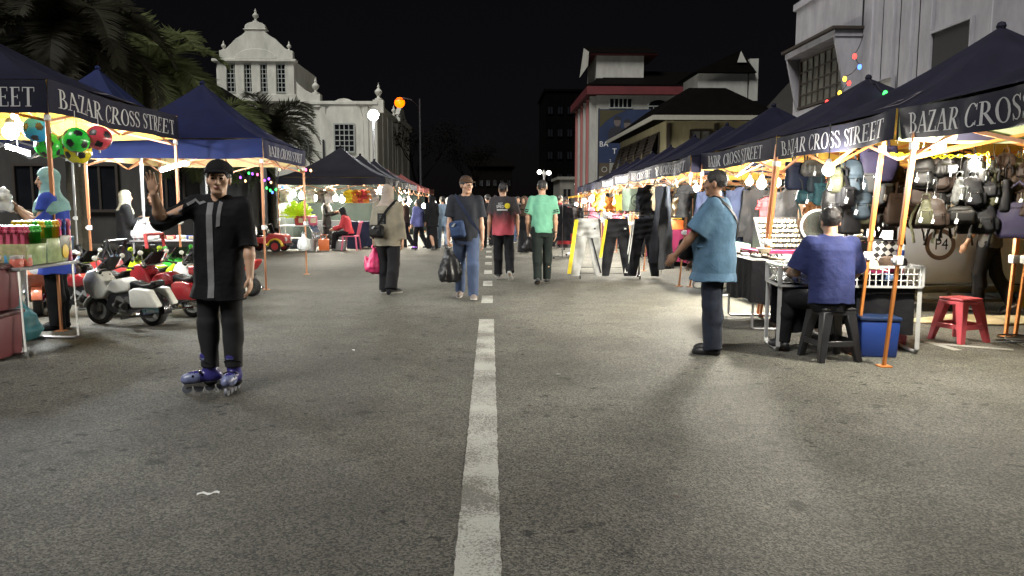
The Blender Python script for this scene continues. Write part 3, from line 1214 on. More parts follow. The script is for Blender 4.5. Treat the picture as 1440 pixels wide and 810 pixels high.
# --- white colonial building with the curved gable, on the left
def colonial():
    Y = 55.0
    A = at(312, 288, Y).x
    B = at(530, 288, Y).x
    zz = lambda py: at(600, py, Y).z
    xa = lambda px: at(px, 200, Y).x - A
    t = thing('colonial_building', 'white colonial building with a curved gable tower, finials and tall barred windows', 'building', (0, 0, 0))
    W = Wall((A, Y, 0), (1, 0, 0), (0, -1, 0))
    body = MB()
    xt0, xt1 = 0, xa(417)
    zp = zz(143)
    # tower and main block
    body.box((A + xt1 / 2, Y + 3.5, zz(86) / 2), (xt1, 7, zz(86)))
    body.box((A + (xt1 + xa(530)) / 2, Y + 5.55, zp / 2), (xa(530) - xt1, 11.1, zp))
    body.box((B - 6, Y + 16.2, 4.55), (12, 10.2, 9.1))
    # arched bay
    a0, a1, az = xa(458), xa(512), zz(150)
    pts = [(a0, .0), (a1, .0), (a1, az - 1)]
    for i in range(13):
        g = PI * i / 12
        pts.append(((a0 + a1) / 2 + math.cos(g) * (a1 - a0) / 2, az - 1 + math.sin(g) * 1.55))
    pts.append((a0, az - 1))
    W.poly(body, pts, .0, .12)
    # pilasters of the tower
    for px in (317, 341.5, 364, 386, 411):
        W.slab(body, xa(px) - .32, xa(px) + .32, zz(140), zz(88), .0, .16)
    W.slab(body, -.2, xt1 + .2, zz(89), zz(85), -.3, .36)
    W.slab(body, -.1, xt1 + .1, zz(144), zz(134), 0, .24)
    W.slab(body, xt1 + .003, xa(530) + .15, zz(148), zz(143), -.2, .22)
    for px in (455, 515, 527):
        W.slab(body, xa(px) - .2, xa(px) + .2, 0, zz(149), 0, .09)
    o = body.build('wall', WHITE_PLASTER, t, bevel=.04, seg=1)
    # side pilasters and cornices on the face along the street
    S = Wall((B, Y, 0), (0, 1, 0), (1, 0, 0))
    mb = MB()
    for a in (.4, 3.2, 6.0, 8.8, 10.7):
        S.slab(mb, a - .3, a + .3, 0, zp - .45, 0, .15)
    S.slab(mb, -.1, 11.2, zp - .4, zp - .05, 0, .3)
    for a in (12.0, 15.5, 20.6):
        S.slab(mb, a - .35, a + .35, 0, 8.4, 0, .2)
    S.slab(mb, 11.4, 21.4, 8.5, 9.0, 0, .45)
    for a, b in ((12.6, 14.8), (16.2, 20.0)):
        S.slab(mb, a, b, 1, 7.6, 0, .08)
    mb.build('cornice', WHITE_PLASTER, t, bevel=.03, seg=1)
    # gable
    mb = MB()
    c = xa(365)
    half = [(xt1 - c - .05, zz(85)), (xt1 - c - .05, zz(73)), (2.05, zz(70)), (1.75, zz(64)), (1.35, zz(56)), (1.0, zz(52)), (.75, zz(48)), (.66, zz(44)),
            (.75, zz(43)), (.72, zz(40)), (.68, zz(37)), (.5, zz(34.5)), (.25, zz(33)), (0, zz(32.5))]
    pts = [(c + a, z) for a, z in half] + [(c - a, z) for a, z in half[::-1][1:]]
    W.poly(mb, pts, -.35, .12)
    arch = [(c + math.cos(g) * 1.45, zz(84.5) + math.sin(g) * .70) for g in [PI * i / 14 for i in range(15)]]
    W.poly(mb, arch, .10, .2)
    W.slab(mb, c - .82, c + .82, zz(44), zz(42.6), -.42, .2)
    o = mb.build('gable', WHITE_PLASTER, t, bevel=.03, seg=1)
    for px, py, h, on in ((365, 33, 1.0, 0), (319, 73, .75, 0), (410, 73, .75, 0), (445, 138, 1.55, 0), (533, 146, 1.6, 0)):
        mb = MB()
        if h < 1.5:
            finial(mb, (A + xa(px), Y + .12, zz(py)), h)
            mb.box((A + xa(px), Y + .12, zz(py) - .1), (.5, .4, .22))
        else:
            mb.box((A + xa(px), Y + .2, zz(py) - .2), (.75, .7, .9))
            finial(mb, (A + xa(px), Y + .2, zz(py) + .25), h * .78)
        mb.build('finial', WHITE_PLASTER, t)
    for a in (12.2, 20.3):
        mb = MB()
        finial(mb, (B - .2, Y + a, 9.1), .9)
        mb.build('finial', WHITE_PLASTER, t)
    mb = MB()
    S.poly(mb, [(12.4, 9.08), (20.2, 9.08), (18.6, 9.5), (17.4, 10.1), (16.3, 10.3), (15.2, 10.1), (14.0, 9.5)], -.3, .1)
    mb.build('pediment', WHITE_PLASTER, t)
    # scroll beside the tower
    mb = MB()
    W.poly(mb, [(xt1, zp), (xt1, zz(112)), (xt1 + .25, zz(119)), (xt1 + .7, zz(127)), (xt1 + 1.2, zz(132)), (xa(441), zz(134)), (xa(441), zp)], -.3, -.0)
    mb.build('parapet', WHITE_PLASTER, t)
    for p0, p1 in ((323.5, 338), (345.5, 360), (368, 382.5), (389.5, 404)):
        W.window(t, xa(p0), xa(p1), zz(130), zz(92.5), 3, 6, fw=.08, bw=.045)
    W2 = Wall((A, Y - .12, 0), (1, 0, 0), (0, -1, 0))
    W2.window(t, xa(472), xa(498), zz(213), zz(176), 4, 5, fw=.10, bw=.06)
    S.window(t, 4.1, 5.2, 4.2, 6.2, 2, 3)
    mb = MB()
    mb.tube([(A + xa(455.5), Y - .17, 0), (A + xa(455.5), Y - .17, zz(197))], .07, 6)
    mb.build('downpipe', DARK_STEEL, t)


colonial()


# --- grey white deco building on the right
def deco():
    X, Y0, Y1, H = 12.0, 18.3, 30.2, 8.9
    t = thing('deco_building', 'tall grey white concrete building with ribbed front, hooded bay window and dark openings', 'building')
    mb = MB()
    mb.box((X + 6, (Y0 + Y1) / 2, H / 2), (12, Y1 - Y0, H))
    W = Wall((X, 0, 0), (0, 1, 0), (-1, 0, 0))
    W.slab(mb, Y0 + .02, Y1 + .1, H - .02, H + .25, -.4, .10)
    for y in (24.55, 23.3, 22.3, 21.3):
        W.slab(mb, y - .62, y - .06, 2.6, H - .06, -.02, .10)
    W.slab(mb, Y0 + .1, Y1 - .1, 3.1, 3.35, 0, .22)
    mb.box((X + 5.2, 25.6, H + 1.0), (8.0, 8.0, 1.6))
    mb.build('wall', DECO_PLASTER, t, bevel=.02, seg=1)
    mb = MB()
    for y in (24.62, 23.3, 22.3, 21.3):
        mb.tube([(X - .06, y - .02, 2.5), (X - .06, y - .02, H)], .035, 6)
    mb.build('downpipe', DARK_STEEL, t)
    # bay with slanting side fins under a hood
    ya, yb = 24.6, 28.5
    mb = MB()
    W.poly(mb, [(ya - .1, 6.72), (yb + .1, 6.72), (yb + .1, 6.92), (ya - .1, 6.92)], -.02, 1.0)
    for y in (ya, yb):
        prof = [(0, 6.9), (.98, 6.72), (.55, 4.85), (0, 4.35)]
        mb.prism([(a, z) for a, z in prof], (X, y, 0), (-1, 0, 0), (0, 0, 1), .12)
    mb.box((X - .27, (ya + yb) / 2, 4.72), (.55, yb - ya - .15, .22))
    mb.build('window_hood', DECO_PLASTER, t)
    mb = MB()
    W.slab(mb, ya - .2, yb + .2, 6.93, 7.02, -.01, 1.12)
    mb.build('hood_edge', DARK_WOOD, t)
    Wb = Wall((X - .45, 0, 0), (0, 1, 0), (-1, 0, 0))
    Wb.window(t, ya + .25, yb - .25, 4.95, 6.6, 7, 4, frame_m=DARK_WOOD, glass_m=mat('pale_mottled_glass', (.10, .10, .085), .35, var=.4, scale=3), fw=.08, bw=.06)  # pale mottled panes
    W.window(t, 19.0, 20.8, 4.75, 5.95, 1, 1, frame_m=DECO_PLASTER, glass_m=mat('dark_opening', (.018, .018, .018), .8), fw=.06)
    W3 = Wall((X - .10, 0, 0), (0, 1, 0), (-1, 0, 0))
    W3.window(t, 22.45, 23.2, 4.3, 5.1, 1, 1, frame_m=DECO_PLASTER, glass_m=PALE_PLASTER, fw=.03)
    G = Wall((X, Y0, 0), (1, 0, 0), (0, -1, 0))
    G.window(t, .9, 2.4, 4.8, 6.1, 2, 2, frame_m=DARK_STEEL, glass_m=GLASS, fw=.05)
    G.window(t, 4.2, 6.0, 4.8, 6.1, 2, 2, frame_m=DARK_STEEL, glass_m=GLASS, fw=.05)
    mb = MB()
    for y in (28.6, 29.2, 29.8):
        mb.bar((X + .2, y, H + .2), (X + .2, y, H + 1.2), .06)
    mb.bar((X + .2, 24, H + 1.2), (X + .2, 30.1, H + 1.2), .07)
    mb.bar((X + .2, 24, H + .75), (X + .2, 30.1, H + .75), .05)
    mb.build('roof_railing', DARK_STEEL, t)


deco()


def hip_roof(mb, x0, x1, y0, y1, z, h, inset, thick=.18):
    a = [(x0, y0, z), (x1, y0, z), (x1, y1, z), (x0, y1, z)]
    b = [(x0 + inset, y0 + inset, z + h), (x1 - inset, y0 + inset, z + h), (x1 - inset, y1 - inset, z + h), (x0 + inset, y1 - inset, z + h)]
    c = [(p[0], p[1], z - thick) for p in a]
    vs = a + b + c
    mb.add(vs, [(0, 1, 5, 4), (1, 2, 6, 5), (2, 3, 7, 6), (3, 0, 4, 7), (4, 5, 6, 7), (8, 9, 1, 0), (9, 10, 2, 1), (10, 11, 3, 2), (11, 8, 0, 3), (11, 10, 9, 8)])


# --- cream building with a hipped roof and propped shutters
def cream():
    t = thing('cream_shop_building', 'cream two storey building with dark hipped roof, rooftop lantern and propped wooden shutters', 'building')
    x0, x1, y0, y1, ez = 9.2, 14.6, 40.0, 54.0, 5.75
    mb = MB()
    mb.box(((x0 + x1) / 2, (y0 + y1) / 2, ez / 2), (x1 - x0, y1 - y0, ez))
    mb.build('wall', CREAM_PLASTER, t)
    mb = MB()
    hip_roof(mb, x0 - .8, x1 + .6, y0 - .8, y1 + .6, ez + .18, 1.75, 2.4)
    roof = mb.build('roof', ROOF_DARK, t)
    mb = MB()
    mb.box(((x0 + x1) / 2 - .1, y0 - .84, ez + .07), (x1 - x0 + 1.5, .06, .24))
    mb.box((x0 - .84, (y0 + y1) / 2, ez + .07), (.06, y1 - y0 + 1.6, .24))
    mb.build('eave_board', mat('eave_paint', (.25, .245, .21), .7), roof)
    mb = MB()
    lx0, lx1, ly0, ly1 = 12.1, 15.0, 44.6, 48.0
    mb.box(((lx0 + lx1) / 2, (ly0 + ly1) / 2, 8.2), (lx1 - lx0, ly1 - ly0, 1.5))
    mb.box((15.35, 44.8, 8.6), (.5, .5, 2.4))
    lan = mb.build('lantern', PALE_PLASTER, roof)
    mb = MB()
    mb.add([(lx0 - .4, ly0 - .4, 8.95), (lx1 + .4, ly0 - .4, 8.95), (lx1 + .4, ly1 + .4, 8.95), (lx0 - .4, ly1 + .4, 8.95),
            (14.4, ly0 - .4, 10.2), (14.4, ly1 + .4, 10.2)], [(0, 1, 4), (2, 3, 5), (0, 4, 5, 3), (1, 2, 5, 4), (3, 2, 1, 0)])
    mb.build('lantern_roof', ROOF_DARK, roof)
    mb = MB()
    mb.add([(14.2, 44.1, 9.5), (14.75, 44.1, 9.5), (14.4, 44.1, 10.15)], [(0, 1, 2)])
    mb.build('gable_panel', PALE_PLASTER, roof)
    W = Wall((x0, 0, 0), (0, 1, 0), (-1, 0, 0))
    for i in range(5):
        a = 41.4 + i * 2.6
        f = W.window(t, a, a + 1.5, 3.35, 5.2, 2, 2, frame_m=DARK_WOOD)
        mb = MB()
        p0, p1 = W.p(a - .1, 5.25, .15), W.p(a + 1.6, 5.25, .15)
        q0, q1 = W.p(a - .1, 3.3, .85), W.p(a + 1.6, 3.3, .85)
        n = Vector((-.04, 0, -.015))
        mb.add([p0, p1, q1, q0, p0 - n, p1 - n, q1 - n, q0 - n], [(0, 1, 2, 3), (7, 6, 5, 4), (0, 4, 5, 1), (1, 5, 6, 2), (2, 6, 7, 3), (3, 7, 4, 0)])
        for k in range(9):
            u = .08 + .1 * k
            c0, c1 = p0.lerp(q0, u), p1.lerp(q1, u)
            mb.bar(c0 + n * .2 + Vector((-.04, 0, 0)), c1 + n * .2 + Vector((-.04, 0, 0)), .05, .04)
        mb.build('shutter', DARK_WOOD, f)
        mb = MB()
        mb.tube([W.p(a + .1, 4.0, .05), W.p(a + .1, 3.5, .8)], .02, 5)
        mb.build('stay', DARK_STEEL, f)
    G = Wall((x0, y0, 0), (1, 0, 0), (0, -1, 0))
    G.window(t, 1.35, 2.3, 3.0, 5.2, 2, 4, frame_m=DARK_WOOD, glass_m=mat('curtained_glass', (.13, .13, .12), .4, var=.5, scale=4))
    for a in (.05, 2.55):
        mb = MB()
        G.slab(mb, a, a + .16, 0, 5.6, 0, .12)
        mb.build('post', DARK_WOOD, t)
    # painted roundel with a roof shape and two bars under it
    mb = MB()
    c = (.72, 3.75)
    pts_o = [(c[0] + math.cos(g) * .40, c[1] + math.sin(g) * .42) for g in [PI * i / 10 for i in range(11)]]
    pts_i = [(c[0] + math.cos(g) * .30, c[1] + math.sin(g) * .32) for g in [PI * i / 10 for i in range(10, -1, -1)]]
    for k in range(10):
        G.poly(mb, [pts_o[k], pts_o[k + 1], pts_i[9 - k], pts_i[10 - k]], 0, .012)
    G.poly(mb, [(c[0] - .24, c[1] + .05), (c[0] + .24, c[1] + .05), (c[0], c[1] + .26)], 0, .012)
    G.slab(mb, c[0] - .42, c[0] + .42, c[1] - .36, c[1] - .14, 0, .012)
    vs, fs = text_mesh('N.R.', .26)
    mb.add([G.p(c[0] + v[0], c[1] - .05 + v[1], .02) for v in vs], fs)
    mb.build('painted_emblem', mat('emblem_paint', (.015, .02, .015), .7), t)


cream()


# --- dark gabled house between the cream and the deco building
def gable_house():
    t = thing('gabled_house', 'dark gabled house squeezed between the cream building and the concrete building', 'building')
    x0, x1, y0, y1 = 14.0, 21.0, 33.2, 40.0
    mb = MB()
    mb.box(((x0 + x1) / 2, (y0 + y1) / 2, 2.6), (x1 - x0, y1 - y0, 5.2))
    mb.build('wall', plaster('grey_brown_plaster', (.06, .058, .045), .4), t)
    mb = MB()
    mb.add([(x0 - .6, y0 - .5, 5.1), (x1 + .6, y0 - .5, 5.1), (x1 + .6, y1 + .5, 5.1), (x0 - .6, y1 + .5, 5.1), (17.2, y0 - .5, 9.3), (17.2, y1 + .5, 9.3)],
           [(0, 1, 4), (2, 3, 5), (0, 4, 5, 3), (1, 2, 5, 4), (3, 2, 1, 0)])
    mb.build('roof', mat('weathered_roof', (.014, .0125, .0105), .9, var=.3, scale=2, bump=.5, bscale=8), t)
    G = Wall((x0, y0, 0), (1, 0, 0), (0, -1, 0))
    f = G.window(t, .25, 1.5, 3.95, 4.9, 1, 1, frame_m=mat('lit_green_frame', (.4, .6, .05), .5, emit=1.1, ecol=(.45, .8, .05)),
                 glass_m=mat('lit_window', (.5, .45, .2), .5, emit=.55, ecol=(.75, .72, .25)), fw=.08)


gable_house()


# --- red and white building with the blue banner
def red_white():
    t = thing('red_trimmed_building', 'white building with dark red roof trim, street side columns and an upper block', 'building')
    Y, X = 65.0, 9.0
    zz = lambda py: at(860, py, Y).z
    xa = lambda px: at(px, 200, Y).x - X
    mb = MB()
    mb.box((X + 6, Y + 6, zz(133) / 2), (12, 12, zz(133)))
    u0, u1 = xa(838), xa(905)
    mb.box((X + (u0 + u1) / 2 + .1, Y + 4, (zz(107) + zz(75)) / 2), (u1 - u0, 6, zz(75) - zz(107)))
    mb.build('wall', PALE_PLASTER, t)
    W = Wall((X, Y, 0), (1, 0, 0), (0, -1, 0))
    S = Wall((X, Y, 0), (0, 1, 0), (-1, 0, 0))
    mb = MB()
    W.slab(mb, -.9, xa(985), zz(134), zz(123), -.5, .7)
    S.slab(mb, .5, 12.5, zz(134), zz(123), .001, .9)
    W.slab(mb, u0 - .45, u1 + 1.2, zz(75), zz(72.5), -5, -.6)
    mb.build('roof_trim', RED_PAINT, t)
    mb = MB()
    hip_roof(mb, X - .85, X + 13, Y - .6, Y + 12.5, zz(123) + .19, 1.6, 3.2)
    rr = u1 - u0
    mb.add([(X + u0 - .6, Y + .4, zz(73)), (X + u1 + 1.2, Y + .4, zz(73)), (X + u1 + 1.2, Y + 7.5, zz(73)), (X + u0 - .6, Y + 7.5, zz(73)),
            (X + u0 - .6, Y + 4, zz(52)), (X + u1 + 1.2, Y + 4, zz(52))], [(0, 1, 5, 4), (2, 3, 4, 5), (3, 0, 4), (1, 2, 5), (3, 2, 1, 0)])
    mb.build('roof', ROOF_DARK, t)
    mb = MB()
    mb.add([(X + u0 - .64, Y + .9, zz(90)), (X + u0 - .64, Y + 7.0, zz(90)), (X + u0 - .64, Y + 4, zz(54)), (X + u0 - .64, Y + .3, zz(72))], [(0, 1, 2, 3)])
    mb.build('gable_panel', WHITE_PLASTER, t)
    for k in range(6):
        mb = MB()
        S.slab(mb, .15 + 2.1 * k, .6 + 2.1 * k, 0, zz(135), .004, .55)
        mb.build('column', PALE_PLASTER if k % 2 == 0 else mat('pink_paint', (.33, .12, .11), .7), t)
    for k in range(5):
        S.window(t, .9 + 2.1 * k, 1.95 + 2.1 * k, 5.0, 9.6, 1, 4, frame_m=RED_PAINT, fw=.06)
    W.window(t, xa(857), xa(887), zz(151), zz(139), 5, 1, bw=.1)
    f = W.window(t, xa(911), xa(939), zz(164), zz(150), 4, 2, bw=.08)
    mb = MB()
    c, r = (xa(911) + xa(939)) / 2, (xa(939) - xa(911)) / 2
    for r0, r1, d in ((0, r, .03), (r, r + .13, .10)):
        for i in range(12):
            g0, g1 = PI * i / 12, PI * (i + 1) / 12
            q = [(c + math.cos(g0) * r1, zz(150) + .1 + math.sin(g0) * r1 * .55), (c + math.cos(g1) * r1, zz(150) + .1 + math.sin(g1) * r1 * .55),
                 (c + math.cos(g1) * r0, zz(150) + .1 + math.sin(g1) * r0 * .55), (c + math.cos(g0) * r0, zz(150) + .1 + math.sin(g0) * r0 * .55)]
            mb.mi = 0 if r0 == 0 else 1
            if r0 == 0:
                q = q[:3]
            W.poly(mb, q, .0, d)
    mb.build('fanlight', [GLASS, MUNTIN], f)
    # blue banner in a frame on the wall
    b = thing('blue_banner', 'large blue banner with white lettering and two portraits on the red trimmed building', 'banner', (0, 0, 0))
    Yb = 62.5
    B = Wall((0, Yb, 0), (1, 0, 0), (0, -1, 0))
    bx0, bx1, bz0, bz1 = at(842, 200, Yb).x, at(914, 200, Yb).x, at(850, 229, Yb).z, at(850, 154, Yb).z
    mb = MB()
    B.slab(mb, bx0, bx1, bz0, bz1, -.03, .03)
    mb.build('sheet', mat('banner_blue', (.008, .020, .062), .6, var=.25, scale=.8), b)
    mb = MB()
    for a in (bx0, bx1):
        mb.tube([(a, Yb + .08, 0), (a, Yb + .08, bz1 + .1)], .07, 6)
    mb.tube([(bx0, Yb + .08, bz1), (bx1, Yb + .08, bz1)], .05, 6)
    mb.build('frame', DARK_STEEL, b)
    mb = MB()
    B.poly(mb, [(bx0 + .05, bz1 - .05), (bx0 + 2.2, bz1 - .05), (bx0 + 1.2, bz1 - .5), (bx0 + .5, bz1 - 1.0), (bx0 + .05, bz1 - 1.5)], .03, .04)
    mb.build('yellow_corner', mat('banner_yellow', (.04, .034, .012), .6), b)
    for txt, px, py, sz in (('BA', 849, 203, .62), ('T', 864, 213, .62), ('2', 858, 226, .3)):
        vs, fs = text_mesh(txt, sz)
        p = at(px, py, Yb)
        mb = MB()
        mb.add([B.p(p.x + v[0], p.z + v[1], .045) for v in vs], fs)
        mb.build('lettering', mat('banner_white', (.6, .6, .6), .6), b)
    for px, py in ((868, 171), (882, 175)):
        p = at(px, py, Yb)
        mb = MB()
        mb.mi = 0
        B.poly(mb, [(p.x + math.cos(g) * .75, p.z - 1.1 + max(-.6, math.sin(g) * .75)) for g in [2 * PI * i / 16 for i in range(16)]], .03, .038)
        mb.mi = 1
        B.poly(mb, [(p.x + math.cos(g) * .28, p.z + math.sin(g) * .40) for g in [2 * PI * i / 16 for i in range(16)]], .03, .045)
        mb.mi = 0
        B.poly(mb, [(p.x + math.cos(g) * .31, p.z + .12 + math.sin(g) * .33) for g in [PI * i / 10 for i in range(11)]], .03, .05)
        mb.build('portrait', [mat('portrait_dark', (.012, .012, .02), .6), mat('portrait_skin', (.10, .08, .075), .6)], b)
    s = thing('brown_sign', 'small brown square sign with a pale ring hanging below the blue banner', 'sign')
    p0, p1 = at(842.5, 248, 60), at(857, 229, 60)
    mb = MB()
    mb.box(((p0.x + p1.x) / 2, 60, (p0.z + p1.z) / 2), (p1.x - p0.x, .08, p1.z - p0.z))
    mb.build('board', mat('sign_brown', (.06, .045, .03), .7), s)
    mb = MB()
    mb.tube([((p0.x + p1.x) / 2 + math.cos(g) * .2, 59.94, (p0.z + p1.z) / 2 + math.sin(g) * .2) for g in [2 * PI * i / 14 for i in range(14)]], .03, 5, closed=True)
    mb.build('ring', PALE_PLASTER, s)
    mb = MB()
    mb.tube([((p0.x + p1.x) / 2 + .2, 60.08, 0), ((p0.x + p1.x) / 2 + .2, 60.08, p1.z)], .05, 6)
    mb.build('post', DARK_STEEL, s)


red_white()


def block(name, label, x0, x1, y0, y1, h, m, cols, rows, roof=False, wm=None, win_h=1.1, base=1.6):
    t = thing(name, label, 'building')
    mb = MB()
    mb.box(((x0 + x1) / 2, (y0 + y1) / 2, h / 2), (x1 - x0, y1 - y0, h))
    mb.box(((x0 + x1) / 2, (y0 + y1) / 2, h + .15), (x1 - x0 + .5, y1 - y0 + .5, .3))
    mb.build('wall', m, t)
    W = Wall((x0, y0, 0), (1, 0, 0), (0, -1, 0))
    S = Wall((x0, y0, 0), (0, 1, 0), (-1, 0, 0))
    cw = (x1 - x0) / cols
    for i in range(cols):
        for j in range(rows):
            z = base + j * (h - base) / rows
            W.window(t, cw * (i + .25), cw * (i + .75), z, z + win_h, 2, 1, frame_m=wm or m, bw=.08)
    if roof:
        mb = MB()
        hip_roof(mb, x0 - .6, x1 + .6, y0 - .6, y1 + .6, h + .49, 1.6, 2.2)
        mb.build('roof', ROOF_DARK, t)
    return t


block('dark_tower_block', 'dark unlit tower block far behind the red trimmed building', 7.9, 13.5, 110, 124, 17.5, UNLIT_PLASTER, 4, 5)
block('distant_house', 'dim brown house with a hipped roof closing the far end of the street', -3.6, 4.0, 140, 152, 8.0, dull(mat('distant_unlit_plaster', (.006, .005, .0045), .9)), 6, 2, roof=True)  # night darkness at the street's end put into the wall colour
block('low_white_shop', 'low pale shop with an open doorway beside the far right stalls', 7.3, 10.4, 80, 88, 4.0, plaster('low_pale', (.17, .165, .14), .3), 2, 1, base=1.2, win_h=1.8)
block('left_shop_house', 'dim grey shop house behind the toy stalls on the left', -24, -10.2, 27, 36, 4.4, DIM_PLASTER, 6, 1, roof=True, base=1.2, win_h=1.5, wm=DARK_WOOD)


# ------------------------------------------------------------------ trees
def leaf_mat(name, col):
    m = mat(name, col, .6, var=.35, scale=1.7)
    nt, b = nodes_of(m)
    b.inputs['Specular IOR Level'].default_value = .1
    tr = nt.nodes.new('ShaderNodeBsdfTranslucent')
    tr.inputs['Color'].default_value = (*[min(1, c * 1.5) for c in col], 1)
    mx = nt.nodes.new('ShaderNodeMixShader')
    mx.inputs['Fac'].default_value = .45
    out = nt.nodes['Material Output']
    nt.links.new(b.outputs[0], mx.inputs[1])
    nt.links.new(tr.outputs[0], mx.inputs[2])
    nt.links.new(mx.outputs[0], out.inputs['Surface'])
    return m


FROND_LIT = leaf_mat('palm_frond_lit', (.10, .118, .052))  # palms that catch the light get a lighter leaf colour
FROND_DIM = leaf_mat('palm_frond_dim', (.030, .0295, .020))  # same leaf, dimness of the unlit palms put into a darker colour
TRUNK = mat('palm_trunk', (.06, .052, .035), .9, var=.35, scale=6, bump=.9, bscale=16)
BARK = dull(mat('bark', (.007, .006, .0055), .9, var=.3))


def palm(label, x, y, h, rad, n, m, seed, lean=(0, 0), group='palms behind the left stalls', nl=60):
    r = random.Random(seed)
    t = thing('palm_tree', label, 'palm tree', (x, y, 0), 0, group)
    mb = MB()
    pts, rs = [], []
    for i in range(15):
        u = i / 14
        pts.append((lean[0] * u * u, lean[1] * u * u, h * u))
        rs.append(.21 - .05 * u + .018 * (i % 2) + (.08 if i == 0 else 0))
    mb.tube(pts, rs, 12)
    mb.build('trunk', TRUNK, t)
    top = Vector(pts[-1])
    mb = MB()
    for k in range(n):
        az = 2 * PI * (k * .382 + r.uniform(-.04, .04))
        e0 = R(82 - 92 * (k / n) + r.uniform(-8, 8))
        L = rad * r.uniform(.85, 1.15)
        hd = Vector((math.cos(az), math.sin(az), 0))
        side = Vector((-math.sin(az), math.cos(az), 0))
        p = top.copy()
        spine, ang = [p.copy()], e0
        NS = 12
        for i in range(NS):
            ang -= R(6.5 + 4.5 * i / NS + r.uniform(-1, 1)) * (1.1 if e0 > 0 else .5)
            p = p + (hd * math.cos(ang) + Vector((0, 0, 1)) * math.sin(ang)) * (L / NS)
            spine.append(p.copy())
        mb.tube(spine, [.028 * (1 - .85 * i / NS) + .003 for i in range(NS + 1)], 4)
        for j in range(nl):
            u = .10 + .89 * j / nl
            f = u * NS
            i = min(NS - 1, int(f))
            q = spine[i].lerp(spine[i + 1], f - i)
            d = (spine[i + 1] - spine[i]).normalized()
            ll = L * .24 * (math.sin(PI * min(1, u * .85 + .12)) ** .6) * r.uniform(.8, 1.15)
            upv = side.cross(d).normalized()
            if upv.z < 0:
                upv = -upv
            for s in (-1, 1):
                dd = (side * s * .85 + d * .75 + upv * r.uniform(.05, .45)).normalized()
                tip = q + dd * ll + Vector((0, 0, -.10 * ll * r.uniform(.3, 1.8)))
                wv = d * (.028 + .016 * rad / 2.5)
                mid = q.lerp(tip, .55) + Vector((0, 0, .02))
                mb.add([q - wv * .5, q + wv * .5, mid + wv * .55, tip, mid - wv * .55], [(0, 1, 2, 3, 4)])
    mb.build('crown', m, t)
    return t


palm('broad palm with a thick trunk standing behind the inflatable balls', -9.1, 17.0, 4.9, 2.5, 46, FROND_DIM, 1)
palm('palm with pale upright fronds above the blue tent peaks', -9.6, 22.0, 5.0, 2.5, 40, FROND_LIT, 2)
palm('bushy palm with drooping fronds left of the white tower windows', -9.6, 26.5, 3.7, 2.5, 44, FROND_LIT, 3)
palm('dark palm in front of the white building beside its arched bay', -9.7, 34.0, 4.6, 2.6, 44, FROND_DIM, 4)
palm('dim palm in the top corner above the near tent', -13.2, 19.0, 6.6, 3.3, 44, FROND_DIM, 6)


def bare_tree(label, x, y, h, seed, m=BARK, leaves=0):
    r = random.Random(seed)
    t = thing('street_tree', label, 'tree', (x, y, 0), 0, None)
    tr, cr = MB(), MB()

    def limb(p, d, L, rad, depth):
        pts = [p]
        q = p
        for i in range(4):
            d = (d + Vector((r.uniform(-.2, .2), r.uniform(-.2, .2), r.uniform(-.02, .18)))).normalized()
            q = q + d * L / 4
            pts.append(q)
        tr.tube(pts, [rad * (1 - .14 * i) for i in range(5)], 6 if depth > 2 else 4)
        if depth == 0:
            for k in range(leaves):
                c = q + Vector((r.gauss(0, .5), r.gauss(0, .5), r.gauss(0, .4)))
                a, b = Vector((r.uniform(-1, 1), r.uniform(-1, 1), r.uniform(-1, 1))).normalized(), Vector((r.uniform(-1, 1), r.uniform(-1, 1), r.uniform(-1, 1))).normalized()
                cr.add([c, c + a * .16 + b * .06, c + a * .3, c + a * .15 - b * .07], [(0, 1, 2, 3)])
            return
        for k in range(2 + (r.random() < .5)):
            az = r.uniform(0, 2 * PI)
            nd = (d + Vector((math.cos(az), math.sin(az), .15)) * r.uniform(.5, .9)).normalized()
            limb(pts[r.choice((3, 4))], nd, L * r.uniform(.62, .82), rad * .55, depth - 1)
    limb(Vector((0, 0, 0)), Vector((0, 0, 1)), h * .38, h * .028, 4)
    tr.build('trunk', m, t)
    if leaves:
        cr.build('crown', dull(mat('night_leaves', (.006, .006, .005), .7, var=.4)), t)
    return t


bare_tree('dark thin leaved tree beyond the far left stalls', -6.4, 66, 9, 5, leaves=14)
bare_tree('dark bushy tree at the end of the street behind the walkers', -2.6, 95, 9, 8, leaves=40)

# ------------------------------------------------------------------ market tents
def canvas(name, col, col2):
    m = dull(mat(name, col, .72, var=.28, scale=2.2, bump=.55, bscale=4), .15)
    return m


NAVY = canvas('navy_canvas', (.0085, .009, .022), None)
BLUE_LIT = canvas('lit_blue_canvas', (.009, .0155, .066), None)  # blue canvas with the lamp light put into a brighter colour
GREY_NAVY = canvas('worn_navy_canvas', (.0165, .0163, .029), None)
BLACK_CANVAS = canvas('black_canvas', (.016, .016, .022), None)
RED_CANVAS = canvas('faded_red_canvas', (.11, .035, .032), None)
LIN_YELLOW = mat('yellow_lining', (.62, .40, .06), .7, var=.12, scale=2)
LIN_GREEN = mat('green_grey_lining', (.22, .25, .14), .7, var=.12, scale=2)
LIN_BLUE = mat('blue_lining', (.035, .045, .16), .7, var=.15, scale=2)
LIN_CREAM = mat('cream_lining', (.50, .38, .18), .7, var=.12, scale=2)
ORANGE = mat('orange_pole_paint', (.52, .19, .045), .42, .25, var=.18, scale=5)
COPPER = mat('copper_brown_pole_paint', (.40, .17, .075), .42, .35, var=.18, scale=5)
WHITE_PLASTIC = mat('white_plastic', (.62, .62, .60), .45, var=.06)
BACK_SHEET = dull(mat('dark_green_tarp', (.006, .009, .008), .8, var=.3, scale=2, bump=.3, bscale=6), .1)
